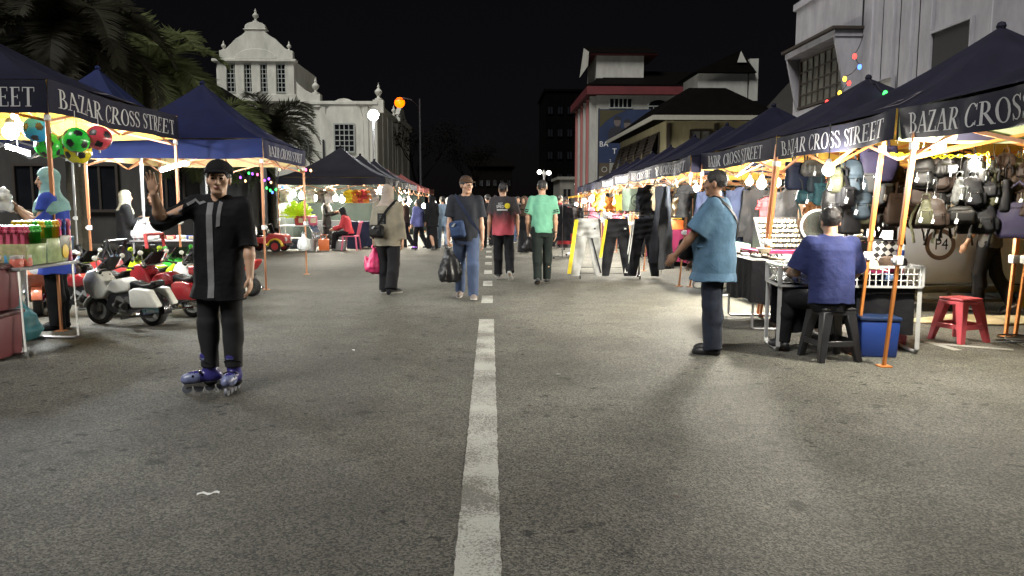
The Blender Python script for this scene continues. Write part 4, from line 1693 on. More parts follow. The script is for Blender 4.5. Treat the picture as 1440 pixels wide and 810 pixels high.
LETTER = mat('white_lettering', (.40, .40, .41), .7, var=.12, scale=14)
BLACK_PLASTIC = mat('black_plastic', (.012, .012, .014), .4, var=.15)


# --- serif capitals, drawn as strokes; each glyph is a list of polygons on a unit height
def q4(p, q, w):
    return [(p[0] - w / 2, p[1]), (p[0] + w / 2, p[1]), (q[0] + w / 2, q[1]), (q[0] - w / 2, q[1])]


def rect(x0, x1, y0, y1):
    return [(x0, y0), (x1, y0), (x1, y1), (x0, y1)]


def serif(x, y, w=.26, t=.035):
    return rect(x - w / 2, x + w / 2, y, y + t)


def bowl(cx, cy, rx, ry, t, thin, a0, a1, n=12):
    out = []
    for i in range(n):
        g0, g1 = R(a0 + (a1 - a0) * i / n), R(a0 + (a1 - a0) * (i + 1) / n)
        o0, o1 = (cx + math.cos(g0) * rx, cy + math.sin(g0) * ry), (cx + math.cos(g1) * rx, cy + math.sin(g1) * ry)
        i0, i1 = (cx + math.cos(g0) * (rx - t), cy + math.sin(g0) * (ry - thin)), (cx + math.cos(g1) * (rx - t), cy + math.sin(g1) * (ry - thin))
        out.append([o0, o1, i1, i0])
    return out


def ribbon(pts, ws):
    out = []
    nrm = []
    for i in range(len(pts)):
        a, b = pts[max(0, i - 1)], pts[min(len(pts) - 1, i + 1)]
        d = Vector((b[0] - a[0], b[1] - a[1])).normalized()
        nrm.append((-d.y, d.x))
    for i in range(len(pts) - 1):
        p, q, n, m, w, v = pts[i], pts[i + 1], nrm[i], nrm[i + 1], ws[i] / 2, ws[i + 1] / 2
        out.append([(p[0] + n[0] * w, p[1] + n[1] * w), (p[0] - n[0] * w, p[1] - n[1] * w), (q[0] - m[0] * v, q[1] - m[1] * v), (q[0] + m[0] * v, q[1] + m[1] * v)])
    return out


def glyph(c):
    T, t = .125, .045
    if c == 'B':
        return .62, [rect(.10, .10 + T, .03, .97), serif(.14, 0, .28), serif(.14, .965, .28)] + \
            bowl(.26, .745, .24, .255, T, t, -90, 90) + bowl(.28, .255, .30, .27, T + .01, t, -90, 90) + [rect(.2, .28, .49, .53), rect(.2, .28, .955, .99), rect(.2, .3, .0, .035)]
    if c == 'R':
        return .68, [rect(.10, .10 + T, .03, .97), serif(.16, 0, .30), serif(.14, .965, .28)] + bowl(.27, .735, .26, .265, T, t, -90, 90) + \
            [rect(.2, .28, .47, .515), rect(.2, .28, .955, .995), q4((.62, .0), (.30, .49), .15), serif(.64, 0, .2)]
    if c == 'A':
        return .74, [q4((.08, .02), (.36, 1.0), .055), q4((.62, .02), (.365, 1.0), .14), rect(.20, .53, .32, .365), serif(.08, 0, .24), serif(.63, 0, .28)]
    if c == 'Z':
        return .64, [q4((.10, .0), (.50, 1.0), .15), rect(.06, .56, .945, 1.0), rect(.05, .60, .0, .055), rect(.06, .10, .78, .96), rect(.565, .605, .04, .24)]
    if c == 'O':
        return .78, bowl(.39, .5, .35, .52, T + .01, .04, 0, 360, 22)
    if c == 'C':
        return .70, bowl(.38, .5, .34, .52, T + .01, .04, 42, 318, 18) + [rect(.60, .64, .70, .97), rect(.60, .64, .05, .24)]
    if c == 'S':
        pts = [(.47, .80), (.42, .92), (.30, .98), (.17, .93), (.11, .80), (.15, .67), (.28, .55), (.41, .43), (.46, .28), (.42, .13), (.29, .02), (.15, .06), (.09, .21)]
        return .56, ribbon(pts, [.04, .045, .05, .07, .11, .13, .14, .13, .11, .07, .05, .045, .04]) + [rect(.465, .50, .72, 1.0), rect(.06, .095, .0, .28)]
    if c == 'T':
        return .66, [rect(.27, .27 + T, .03, .97), serif(.33, 0, .28), rect(.04, .62, .95, .995), rect(.04, .075, .76, .96), rect(.585, .62, .76, .96)]
    if c == 'E':
        return .62, [rect(.10, .10 + T, .03, .97), rect(.03, .52, .955, .998), rect(.03, .55, .0, .043), rect(.2, .42, .48, .52), rect(.485, .52, .78, .96), rect(.515, .55, .04, .24), rect(.39, .425, .40, .60)]
    return .34, []


def serif_text(mb, text, length, height, place):
    adv = [glyph(c) for c in text]
    tot = sum(a[0] for a in adv)
    kx = length / tot
    x = -length / 2
    lay = 0
    for a, polys in adv:
        for pl in polys:
            ar = sum(pl[i][0] * pl[(i + 1) % len(pl)][1] - pl[(i + 1) % len(pl)][0] * pl[i][1] for i in range(len(pl)))
            if ar < 0:
                pl = pl[::-1]
            lay = (lay + 1) % 5
            mb.add([place(x + p[0] * kx, (p[1] - .5) * height, .0045 + .0003 * lay) for p in pl], [tuple(range(len(pl)))])
        x += a * kx


def tent(label, cx, cy, sx, sy, eave, peak, vh, roof_m=NAVY, lin_m=LIN_YELLOW, pole_m=ORANGE, texts=(), foot_in=0.0, foot_dx=0.0,
         group='pop-up market tents along the street', th=.17, tl=2.4, vent=None, nseg=10, side_m=None, name='market_tent', legs=(1, 1, 1, 1), tls=None, walls=(), leg_iny=(0, 0), toff=0):
    """A pop-up tent: roof with sagging faces, lining, four valances (some lettered), folding frame and four legs."""
    t = thing(name, label, 'market tent', (cx, cy, 0), 0, group)
    hx, hy = sx / 2, sy / 2
    ez = eave + vh

    def face(k, d):
        c = [(-hx, -hy), (hx, -hy), (hx, hy), (-hx, hy)]
        a, b = c[k], c[(k + 1) % 4]

        def fn(u, v):
            x, y = a[0] + (b[0] - a[0]) * u, a[1] + (b[1] - a[1]) * u
            sag = .05 * math.sin(PI * v) * (1 - .25 * math.sin(PI * u)) + .02 * math.sin(PI * u) * math.sin(PI * v)
            k_ = 1 - v
            s = 1 - d * .6
            rip = (.022 * math.sin(7 * u + 5 * v + cy + k) + .014 * math.sin(17 * u - 9 * v + k)) * math.sin(PI * u) * math.sin(PI * v)
            return (x * k_ * s, y * k_ * s, ez + (peak - ez) * (v ** 1.15) - sag * 2.2 * (peak - ez) * .6 - d + rip)
        return fn
    mb = MB()
    for k in range(4):
        mb.sheet(face(k, 0), nseg, nseg)
    mb.mi = 0
    mb.ball((0, 0, peak), .05, 8)
    mats = [roof_m] + ([list(side_m.values())[0]] if side_m else [])
    roof = mb.build('roof', mats, t, angle=25)
    if vent is not None:
        mb = MB()
        fn = face(vent, -.012)
        for (u0, u1, v0, v1) in ((.62, .86, .18, .20), (.62, .86, .34, .36), (.62, .635, .20, .34), (.845, .86, .20, .34)):
            mb.sheet(lambda u, v: fn(u0 + (u1 - u0) * u, v0 + (v1 - v0) * v), 4, 2)
        mb.build('vent_flap', mat('vent_edge', (.16, .14, .15), .7), roof)
    mb = MB()
    for k in range(4):
        mb.sheet(face(k, .035), nseg, nseg, flip=True)
    mb.build('lining', lin_m, t, angle=25)
    # valances
    sides = {'S': ((-hx, -hy), (1, 0), (0, -1), sx), 'E': ((hx, -hy), (0, 1), (1, 0), sy), 'N': ((hx, hy), (-1, 0), (0, 1), sx), 'W': ((-hx, hy), (0, -1), (-1, 0), sy)}
    for sd, (o, u, n, L) in sides.items():
        def place(a, z, out, o=o, u=u, n=n, L=L):
            s = a / L
            drop = .03 * math.sin(PI * min(1, max(0, s))) + .012 * math.sin(a * 3.1 + cy)
            wv = (.026 * math.sin(a * 4.3 + cy * 2 + o[0] * 3) + .014 * math.sin(a * 9.7 + cy)) * (1 - max(0, z) / vh) + .006 * math.sin(a * 13)
            return Vector((o[0] + u[0] * a + n[0] * (out + wv + .012), o[1] + u[1] * a + n[1] * (out + wv + .012), eave + z - drop * .8))
        mb = MB()
        mb.sheet(lambda s, v: place(s * L, v * vh, 0), 30, 3)
        mb.sheet(lambda s, v: place(s * L, v * vh, -.008), 30, 3, flip=True, mi=1)
        vm = roof_m
        if side_m and {'S': 0, 'E': 1, 'N': 2, 'W': 3}[sd] in side_m:
            vm = side_m[{'S': 0, 'E': 1, 'N': 2, 'W': 3}[sd]]
        va = mb.build('valance', [vm, lin_m], t, angle=60)
        if sd in texts:
            mb = MB()
            serif_text(mb, 'BAZAR CROSS STREET', min(tls if tls and sd == 'S' else tl, L - .3), th, lambda a, b, out: place(L / 2 + (.32 if sd == 'S' else toff) + a, vh * .48 + b, out))
            mb.build('lettering', LETTER, va)
    for sd in walls:
        o, u, n, L = sides[sd]
        mb = MB()
        mb.sheet(lambda s, v: (o[0] + u[0] * L * s - n[0] * (.06 + .03 * math.sin(s * 23 + v * 2)), o[1] + u[1] * L * s - n[1] * (.06 + .03 * math.sin(s * 23 + v * 2)), .06 + (eave + .03) * v), 40, 8)
        mb.build('back_sheet', BACK_SHEET, t, angle=80)
    # legs lean a little, as their feet have been kicked in
    for i, (ix, iy) in enumerate(((-1, -1), (1, -1), (1, 1), (-1, 1))):
        if not legs[i]:
            continue
        ly = iy * (hy - .03 - leg_iny[0 if iy < 0 else 1])
        a = Vector((ix * (hx - .03), ly, ez - .02))
        f = Vector((ix * (hx - .03 - foot_in) + foot_dx, ly, 0))
        mb = MB()
        mid = f.lerp(a, .48)
        mb.bar(f + Vector((0, 0, .008)), mid + (a - f) * .06, .028)
        mb.bar(mid, a, .038)
        lg = mb.build('leg', pole_m, t, bevel=.004, seg=1)
        mb = MB()
        mb.box(f + Vector((0, 0, .006)), (.10, .10, .011))
        mb.build('foot_plate', pole_m, lg)
        mb = MB()
        c = f.lerp(a, .42)
        mb.box(c, (.062, .062, .075))
        mb.box(c + Vector((.03 * ix, .0, .0)), (.05, .04, .04))
        mb.build('collar', WHITE_PLASTIC, lg, bevel=.006, seg=1)
        mb = MB()
        mb.box(f.lerp(a, .86), (.055, .055, .06))
        mb.build('slider', WHITE_PLASTIC, lg, bevel=.006, seg=1)
    # folding truss
    mb = MB()
    zt, zb = ez - .06, ez - .42
    for (ax, ay), (bx, by) in (((-1, -1), (1, -1)), ((1, -1), (1, 1)), ((1, 1), (-1, 1)), ((-1, 1), (-1, -1))):
        p = Vector((ax * (hx - .05), ay * (hy - .05), 0))
        q = Vector((bx * (hx - .05), by * (hy - .05), 0))
        for u in (0, .5):
            for k, (za, zc) in enumerate(((zt, zb), (zb, zt))):
                a, b = p.lerp(q, u), p.lerp(q, u + .5)
                off = Vector((0.0, 0.0, 0.0)) + (Vector((by - ay, ax - bx, 0)).normalized() * (.012 * (1 if k else -1)))
                mb.bar(a + off + Vector((0, 0, za)), b + off + Vector((0, 0, zc)), .014, .026)
    for ax, ay in ((0, -1), (1, 0), (0, 1), (-1, 0)):
        mb.bar((ax * (hx - .06), ay * (hy - .06), zb), (ax * .03, ay * .03, peak - .52), .014, .024)
    for ax, ay in ((-1, -1), (1, -1), (1, 1), (-1, 1)):
        mb.bar((ax * (hx - .05), ay * (hy - .05), ez - .12), (ax * .02, ay * .02, peak - .50), .018, .022)
    mb.bar((0, 0, peak - .62), (0, 0, peak - .06), .035)
    mb.build('truss', pole_m if pole_m is not BLACK_CANVAS else STEEL, t)
    return t


EAVE_R, VH_R, PEAK_R = 1.90, .26, 3.15
R_TENTS = []
ybs = [3.2, 6.42, 9.15, 12.45, 15.5, 18.6, 21.7, 24.8, 27.9, 31.0, 34.2]
desc = ['nearest right-hand tent, cut by the frame, with bags hanging along its edge', 'tent with crisp lettering above the seated man in navy',
        'tent behind the man in the blue shirt, with bulbs along its front', 'tent above the green bag and the hung jackets',
        'fifth right-hand tent from the camera, above the plush toys', 'sixth right-hand tent from the camera', 'seventh right-hand tent from the camera',
        'eighth right-hand tent from the camera', 'ninth right-hand tent from the camera', 'farthest right-hand tent from the camera']
for i in range(len(ybs) - 1):
    y0, y1 = ybs[i] + .02, ybs[i + 1] - .02
    xf = 3.46 if i < 3 else 3.30 + (ybs[i] - 12.45) * .034
    wd = 3.5 if i < 2 else 3.8
    tn = tent('dark navy ' + desc[i] if i < 4 else desc[i] + ', dark navy roof', xf + wd / 2, (y0 + y1) / 2, wd, y1 - y0, EAVE_R + .012 * (i % 3), PEAK_R + .02 * (i % 2), VH_R,
              roof_m=GREY_NAVY if i < 3 else NAVY, lin_m=LIN_GREEN if i == 0 else (LIN_YELLOW if i < 4 else LIN_CREAM),
              pole_m=ORANGE if i < 2 else COPPER, texts=('W',) if i < 7 else (), foot_dx=-.17 if i < 4 else 0, tl=2.42 if i else 2.3, toff=0 if i else -.27, th=.165,
              vent=3 if i == 1 else None, leg_iny=((0, .2), (.2, 0))[i] if i < 2 else (0, 0), walls=('E',) if i > 1 else (), legs=(1, 0, 0, 1) if i < 2 else (1, 1, 1, 1), nseg=10 if i < 4 else 6)
    R_TENTS.append(tn)

tent('dark navy nearest left-hand tent with inflatable balls hung at its corner', -6.22, 9.82, 3.2, 3.3, 2.32, 3.42, .34, roof_m=NAVY, lin_m=LIN_YELLOW, pole_m=COPPER,
     texts=('S', 'E'), th=.20, tl=2.95, tls=2.35, vent=1)
tent('bright blue tent peaking behind the nearest left-hand tent', -7.05, 14.1, 2.7, 2.9, 2.40, 3.80, .22, roof_m=BLUE_LIT, lin_m=LIN_BLUE, pole_m=STEEL, foot_in=0)
tent('blue sided tent over the toy motorbikes, behind the skating boy', -4.98, 13.5, 2.8, 2.75, 2.10, 3.45, .30, roof_m=canvas('dim_blue_canvas', (.0075, .010, .042), None), side_m={0: BLUE_LIT}, lin_m=LIN_CREAM, pole_m=COPPER,  # roof out of the tube light in a darker colour, front valance brighter
     texts=('E',), th=.17, tl=2.2, vent=1)
L_FAR = [(-4.85, 24.9, 3.3, 3.2, 'black roofed tent over the brightly lit drinks stall on the left', BLACK_CANVAS),
         (-4.85, 28.6, 3.2, 3.1, 'second black tent on the left, behind the drinks stall', BLACK_CANVAS),
         (-4.85, 32.0, 3.2, 3.1, 'third black tent on the left, behind the drinks stall', BLACK_CANVAS),
         (-4.95, 36.8, 3.3, 3.2, 'faded red tent beyond the black tents on the left', RED_CANVAS),
         (-4.9, 42.0, 3.3, 3.2, 'farthest dark red tent on the left beside the walking shoppers', RED_CANVAS)]
for i, (x, y, a, b, lab, m) in enumerate(L_FAR):
    tent(lab, x, y, a, b, 1.98, 3.22 if i < 3 else 3.02, .22, roof_m=m, lin_m=LIN_CREAM, pole_m=COPPER, nseg=6, walls=('W', 'N') if i < 4 else ('W',))


# ------------------------------------------------------------------ lamps
def bulb_mat(name, col, e):
    m = mat(name, col, .4, var=0, emit=e, ecol=col)
    return m


BULB = bulb_mat('bulb_glow', (1.0, .94, .80), 4000)
BULB_NEAR = bulb_mat('near_bulb_glow', (1.0, .95, .84), 2000)
BULB_COOL = bulb_mat('cool_bulb_glow', (.92, .97, 1.0), 1900)
BULB_FAR = bulb_mat('far_bulb_glow', (1.0, .94, .80), 1700)
TUBE = bulb_mat('tube_glow', (.95, 1.0, .98), 800)
SOCKET = mat('lamp_socket', (.5, .5, .48), .5)
CABLE = mat('black_cable', (.012, .012, .012), .6)


def bulb(label, p, r=.05, m=BULB, top=None, group='lit bulbs hanging in the stalls'):
    t = thing('light_bulb', label, 'light bulb', p, 0, group)
    mb = MB()
    mb.ball((0, 0, 0), r, 10)
    mb.build('globe', m, t)
    mb = MB()
    mb.lathe([(r * .62, r * .80), (r * .55, r * 1.5), (r * .3, r * 1.9)], n=8)
    s = mb.build('socket', SOCKET, t)
    z = (top if top else p[2] + .35) - p[2]
    if z > r * 2.1:
        mb = MB()
        mb.tube([(0, 0, r * 1.9), (.01, .01, (z + r) / 2), (0, 0, z)], .006, 5)
        mb.build('cord', CABLE, t)
    return t


blist = [(1320, 205, 5.95, 'warm bulb at the lettered edge of the nearest right-hand tent', .052), (1370, 231, 6.55, 'warm bulb among the black bags under the nearest right-hand tent', .045),
         (1165, 239, 7.5, 'warm bulb above the seated man in navy', .058), (1091, 257, 9.6, 'warm bulb beside the orange pole pair', .062), (1071, 259, 10.2, 'warm bulb above the bracelet racks, second from the orange poles', .066),
         (1054, 256, 10.9, 'warm bulb above the bracelet racks, third from the orange poles', .05),
         (979, 265, 12.9, 'cool bulb beside the head of the man in the blue shirt', .055), (934, 266, 14.6, 'cool bulb between the hung jackets', .052),
         (15, 186, 9.0, 'largest glowing bulb behind the blue ball in the near left tent', .085), (26, 178, 9.8, 'bulb right of the largest one behind the blue ball', .06), (20, 163, 10.4, 'small upper bulb behind the blue ball', .04)]
for px, py, Y, lab, r in blist:
    p = at(px, py, Y)
    bulb(lab, p, r, BULB_NEAR if px in (1165, 1370) else BULB_COOL if 'cool' in lab or px < 40 else BULB, top=2.15 if px > 100 else 2.55)
far_r = [(863, 283, 17.5, 'yellow lit bulb by the plush toys'), (905, 276, 15.8, 'bulb behind the green bag'), (846, 276, 20.5, 'bulb above the plush toys'), (832, 280, 24, 'bulb in the eighth right-hand tent'), (838, 276, 22.5, 'bulb in the seventh right-hand tent'), (822, 283, 27.5, 'bulb in the ninth right-hand tent'), (810, 288, 33, 'bulb in the farthest right-hand tent')]
for px, py, Y, lab in far_r:
    bulb(lab, at(px, py, Y), .075, BULB_FAR, top=2.0)
far_l = [(412, 273, 24.2, 'first bulb from the left in the drinks stall'), (424, 276, 24.5, 'second bulb from the left in the drinks stall'), (444, 278, 24.5, 'third bulb from the left in the drinks stall'), (457, 273, 25, 'fourth bulb from the left in the drinks stall'),
         (472, 279, 24.4, 'fifth bulb from the left in the drinks stall'), (481, 281, 25.2, 'sixth bulb from the left in the drinks stall'), (536, 266, 23.6, 'bulb at the right corner of the drinks stall'),
         (574, 283, 30, 'large bulb right of the woman in the grey hoodie'), (596, 290, 33, 'bulb above the girl in lilac'), (612, 287, 37, 'bulb between the red tents'), (636, 296, 33.5, 'upper bulb beside the man with the black bag'), (637, 306, 34.5, 'lower bulb beside the man with the black bag'),
         (560, 279, 28, 'warm bulb behind the head of the woman in the grey hoodie')]
for i, (px, py, Y, lab) in enumerate(far_l):
    bulb(lab, at(px, py, Y), .09 if i != 7 else .12, BULB_FAR, top=at(px, py, Y).z + .3)

# fluorescent tube under the blue sided tent
t = thing('fluorescent_tube', 'bright fluorescent tube hanging under the blue sided tent', 'lamp', at(245, 235, 13.0))
mb = MB()
d = (at(263, 230, 12.6) - at(227, 240, 13.4)) / 2
mb.tube([-d, d], .028, 8)
mb.build('tube', TUBE, t)
mb = MB()
mb.bar(-d * 1.05 + Vector((0, 0, .045)), d * 1.05 + Vector((0, 0, .045)), .04, .035)
mb.build('batten', WHITE_PLASTIC, t)
mb = MB()
for s in (-.7, .7):
    mb.tube([d * s + Vector((0, 0, .06)), d * s + Vector((0, 0, .42))], .005, 4)
mb.build('hanger', CABLE, t)
t = thing('fluorescent_tube', 'short cool strip lamp by the steel pole at the left edge', 'lamp', at(25, 213, 10.6))
mb = MB()
mb.tube([(-.09, -.1, .05), (.1, .1, -.04)], .022, 8)
mb.build('tube', TUBE, t)
mb = MB()
mb.bar((-.1, -.1, .09), (.11, .1, 0), .03)
mb.tube([(0, 0, .05), (0, 0, 1.1)], .005, 4)
mb.build('batten', WHITE_PLASTIC, t)


def street_light(label, base, h, arm, lamp_m, r, pole_m=STEEL, heads=((0, 0),), style='globe'):
    t = thing('street_lamp', label, 'street lamp', base)
    mb = MB()
    mb.lathe([(.14, 0), (.14, .25), (.085, .3), (.06, h)], n=10)
    mb.build('pole', pole_m, t)
    for dx, dz in heads:
        mb = MB()
        if dx:
            pts = [(0, 0, h - .6 + dz), (dx * .4, 0, h - .1 + dz), (dx * .8, 0, h + .02 + dz), (dx, 0, h + dz)]
            mb.tube(pts, .045, 6)
            mb.lathe([(.05, .0), (r * .9, -.05), (r * .9, -.12)], (dx, 0, h + dz), n=10)
        else:
            mb.lathe([(.07, -.02), (r * .6, .0), (r * .55, .12)], (0, 0, h), n=10)
        a = mb.build('lamp_arm', pole_m, t)
        mb = MB()
        mb.ball((dx, 0, h + dz + (r * .8 if not dx else -r * .8)), r, 12)
        mb.build('globe', lamp_m, a)
    return t


WHITE_LAMP = bulb_mat('white_lamp_glow', (.92, .96, 1.0), 700)
ORANGE_LAMP = bulb_mat('orange_lamp_glow', (1.0, .13, .0), 3.6)
p = at(525, 163, 36)
street_light('white globe street lamp standing in front of the colonial building', (p.x, p.y, 0), p.z - .17, 0, WHITE_LAMP, .25)
p = at(562, 145, 50)
street_light('orange glowing street lamp on a long arm right of the colonial building', (p.x + 1.3, p.y, 0), p.z + .3, 0, ORANGE_LAMP, .34, DARK_STEEL, heads=((-1.3, 0),))
p = at(765, 243, 46)
street_light('small twin headed lamp post above the man in the green shirt', (p.x, p.y, 0), p.z + .15, 0, bulb_mat('small_lamp_glow', (1, .95, .85), 14), .13, STEEL, heads=((-.28, .0), (.3, -.05)))
p = at(811, 259, 78)
bulb('small white wall lamp at the low pale shop', p, .22, bulb_mat('wall_lamp_glow', (1, .97, .9), 10), group='distant lamps')
# tall bracket with glittering pennants on the white lamp pole
FAIRY = [bulb_mat('fairy_' + n, c, 4) for n, c in (('red', (1, .05, .04)), ('violet', (.35, .08, 1)), ('green', (.05, .9, .12)), ('yellow', (1, .65, .05)), ('blue', (.08, .2, 1)), ('pink', (1, .12, .35)), ('warm', (1, .6, .25)))]


def fairy(label, pts, cols, r=.02):
    """A string of coloured lights on a wire through the given points."""
    o = pts[0]
    t = thing('string_lights', label, 'string lights', o)
    mb = MB()
    path = []
    for a, b in zip(pts, pts[1:]):
        for k in range(4):
            u = k / 4
            path.append(a.lerp(b, u) - o + Vector((0, 0, -.05 * math.sin(PI * u) + .012)))
    path.append(pts[-1] - o + Vector((0, 0, .012)))
    mb.tube(path, .006, 4)
    mb.build('wire', CABLE, t)
    for i, q in enumerate(pts):
        if cols[i % len(cols)] is None:
            continue
        mb = MB()
        mb.ball(q - o - Vector((0, 0, r)), r, 8, sz=1.3)
        b = mb.build('bulb', FAIRY[cols[i % len(cols)]], t)
    return t


P = lambda l, Y: [at(a, b, Y) for a, b in l]
fairy('coloured festival bulbs strung in front of the concrete building', [at(a, b, y) for a, b, y in
      ((1163, 141, 13.5), (1181, 128, 13.2), (1194, 114, 12.9), (1188, 108, 12.6), (1209, 91, 12.3), (1202, 76, 12.0), (1214, 50, 12.0))], [0, 3, 0, 3, 4, 0, None], .035)
fairy('green festival bulb wire dangling from a tent peak beside the concrete building', [at(1220, 107, 10.8), at(1232, 118, 10.6), at(1245, 128, 10.4)], [None, None, 2], .034)
fairy('coloured fairy lights strung behind the blue sided tent', P(((338, 248), (345, 253), (350, 242), (355, 243), (362, 244), (372, 252), (378, 250), (381, 255), (375, 263), (380, 266), (388, 265), (393, 237), (383, 269), (398, 262)), 16.8),
      [1, 6, 2, 1, 5, 1, 1, 6, 2, 2, 2, 6, 4, 4], .024)
fairy('warm fairy lights at the far corner of the blue sided tent', P(((421, 238), (426, 236), (430, 237), (437, 238), (446, 240)), 18.5), [2, 6, 5, 6, None], .03)
# ------------------------------------------------------------------ goods and furniture
def pl(name, col, rough=.4, **k):
    return mat('plastic_' + name, col, rough, var=.08, scale=6, **k)


P_RED = pl('red', (.36, .035, .035))
P_PINK = pl('pink', (.55, .10, .17))
P_MAGENTA = pl('magenta', (.45, .03, .14))
P_BLUE = pl('blue', (.012, .036, .17))
P_TEAL = pl('teal', (.03, .13, .15), .6)
P_YELLOW = pl('yellow', (.62, .42, .03))
P_GREEN = pl('green', (.05, .38, .05))
P_LIME = pl('lime', (.42, .62, .02))
P_ORANGE = pl('orange', (.62, .14, .03))
P_MAROON = pl('maroon', (.11, .022, .026), .55)
P_GREY = pl('grey', (.22, .22, .22), .5)
CHROME = mat('chrome', (.55, .55, .55), .18, 1.0, var=.05)
RUBBER = mat('tyre_rubber', (.013, .013, .013), .75, var=.2, scale=30)
WHITE_PAINT = mat('white_gloss_paint', (.66, .66, .60), .25, var=.05, coat=.5)
RED_GLOSS = mat('red_gloss_paint', (.24, .018, .022), .22, var=.08, coat=.6)
LIME_GLOSS = mat('lime_gloss_paint', (.42, .58, .02), .25, var=.06, coat=.5)
GREEN_GLOSS = mat('green_gloss_paint', (.05, .36, .05), .25, var=.06, coat=.5)
ORANGE_GLOSS = mat('orange_gloss_paint', (.42, .12, .06), .25, var=.1, coat=.5)
BLACK_GLOSS = mat('black_gloss_paint', (.010, .010, .011), .25, var=.05, coat=.4)
LEATHER = mat('black_leather', (.004, .0038, .0038), .55, var=.2, scale=12, bump=.08, bscale=60)
dull(LEATHER, .12)
FOIL = mat('crumpled_foil', (.62, .62, .60), .22, .9, var=.3, scale=14, bump=1.0, bscale=28)


def cyl_between(mb, a, b, r, n=10):
    mb.tube([a, b], r, n)


def wheel(parent, c, r, wd, rim_m=CHROME, axis=(0, 1, 0), spokes=5, name='wheel'):
    c = Vector(c)
    a = Vector(axis)
    mb = MB()
    mb.lathe([(r * .66, -wd * .42), (r * .86, -wd * .5), (r * .97, -wd * .36), (r, -wd * .12), (r, wd * .12), (r * .97, wd * .36), (r * .86, wd * .5), (r * .66, wd * .42)], c, axis, 24)
    w_ = mb.build('wheel' if name == 'wheel' else name, RUBBER, parent)
    mb = MB()
    mb.lathe([(r * .16, -wd * .45), (r * .16, wd * .45)], c, axis, 10)
    mb.lathe([(r * .60, -wd * .43), (r * .655, -wd * .43), (r * .655, wd * .43), (r * .60, wd * .43)], c, axis, 20)
    x, y, _ = frame_of(a)
    for k in range(spokes):
        g = 2 * PI * k / spokes
        d = x * math.cos(g) + y * math.sin(g)
        mb.bar(c + d * r * .1, c + d * r * .64, r * .13, wd * .6)
    mb.build('rim', rim_m, w_)
    return w_


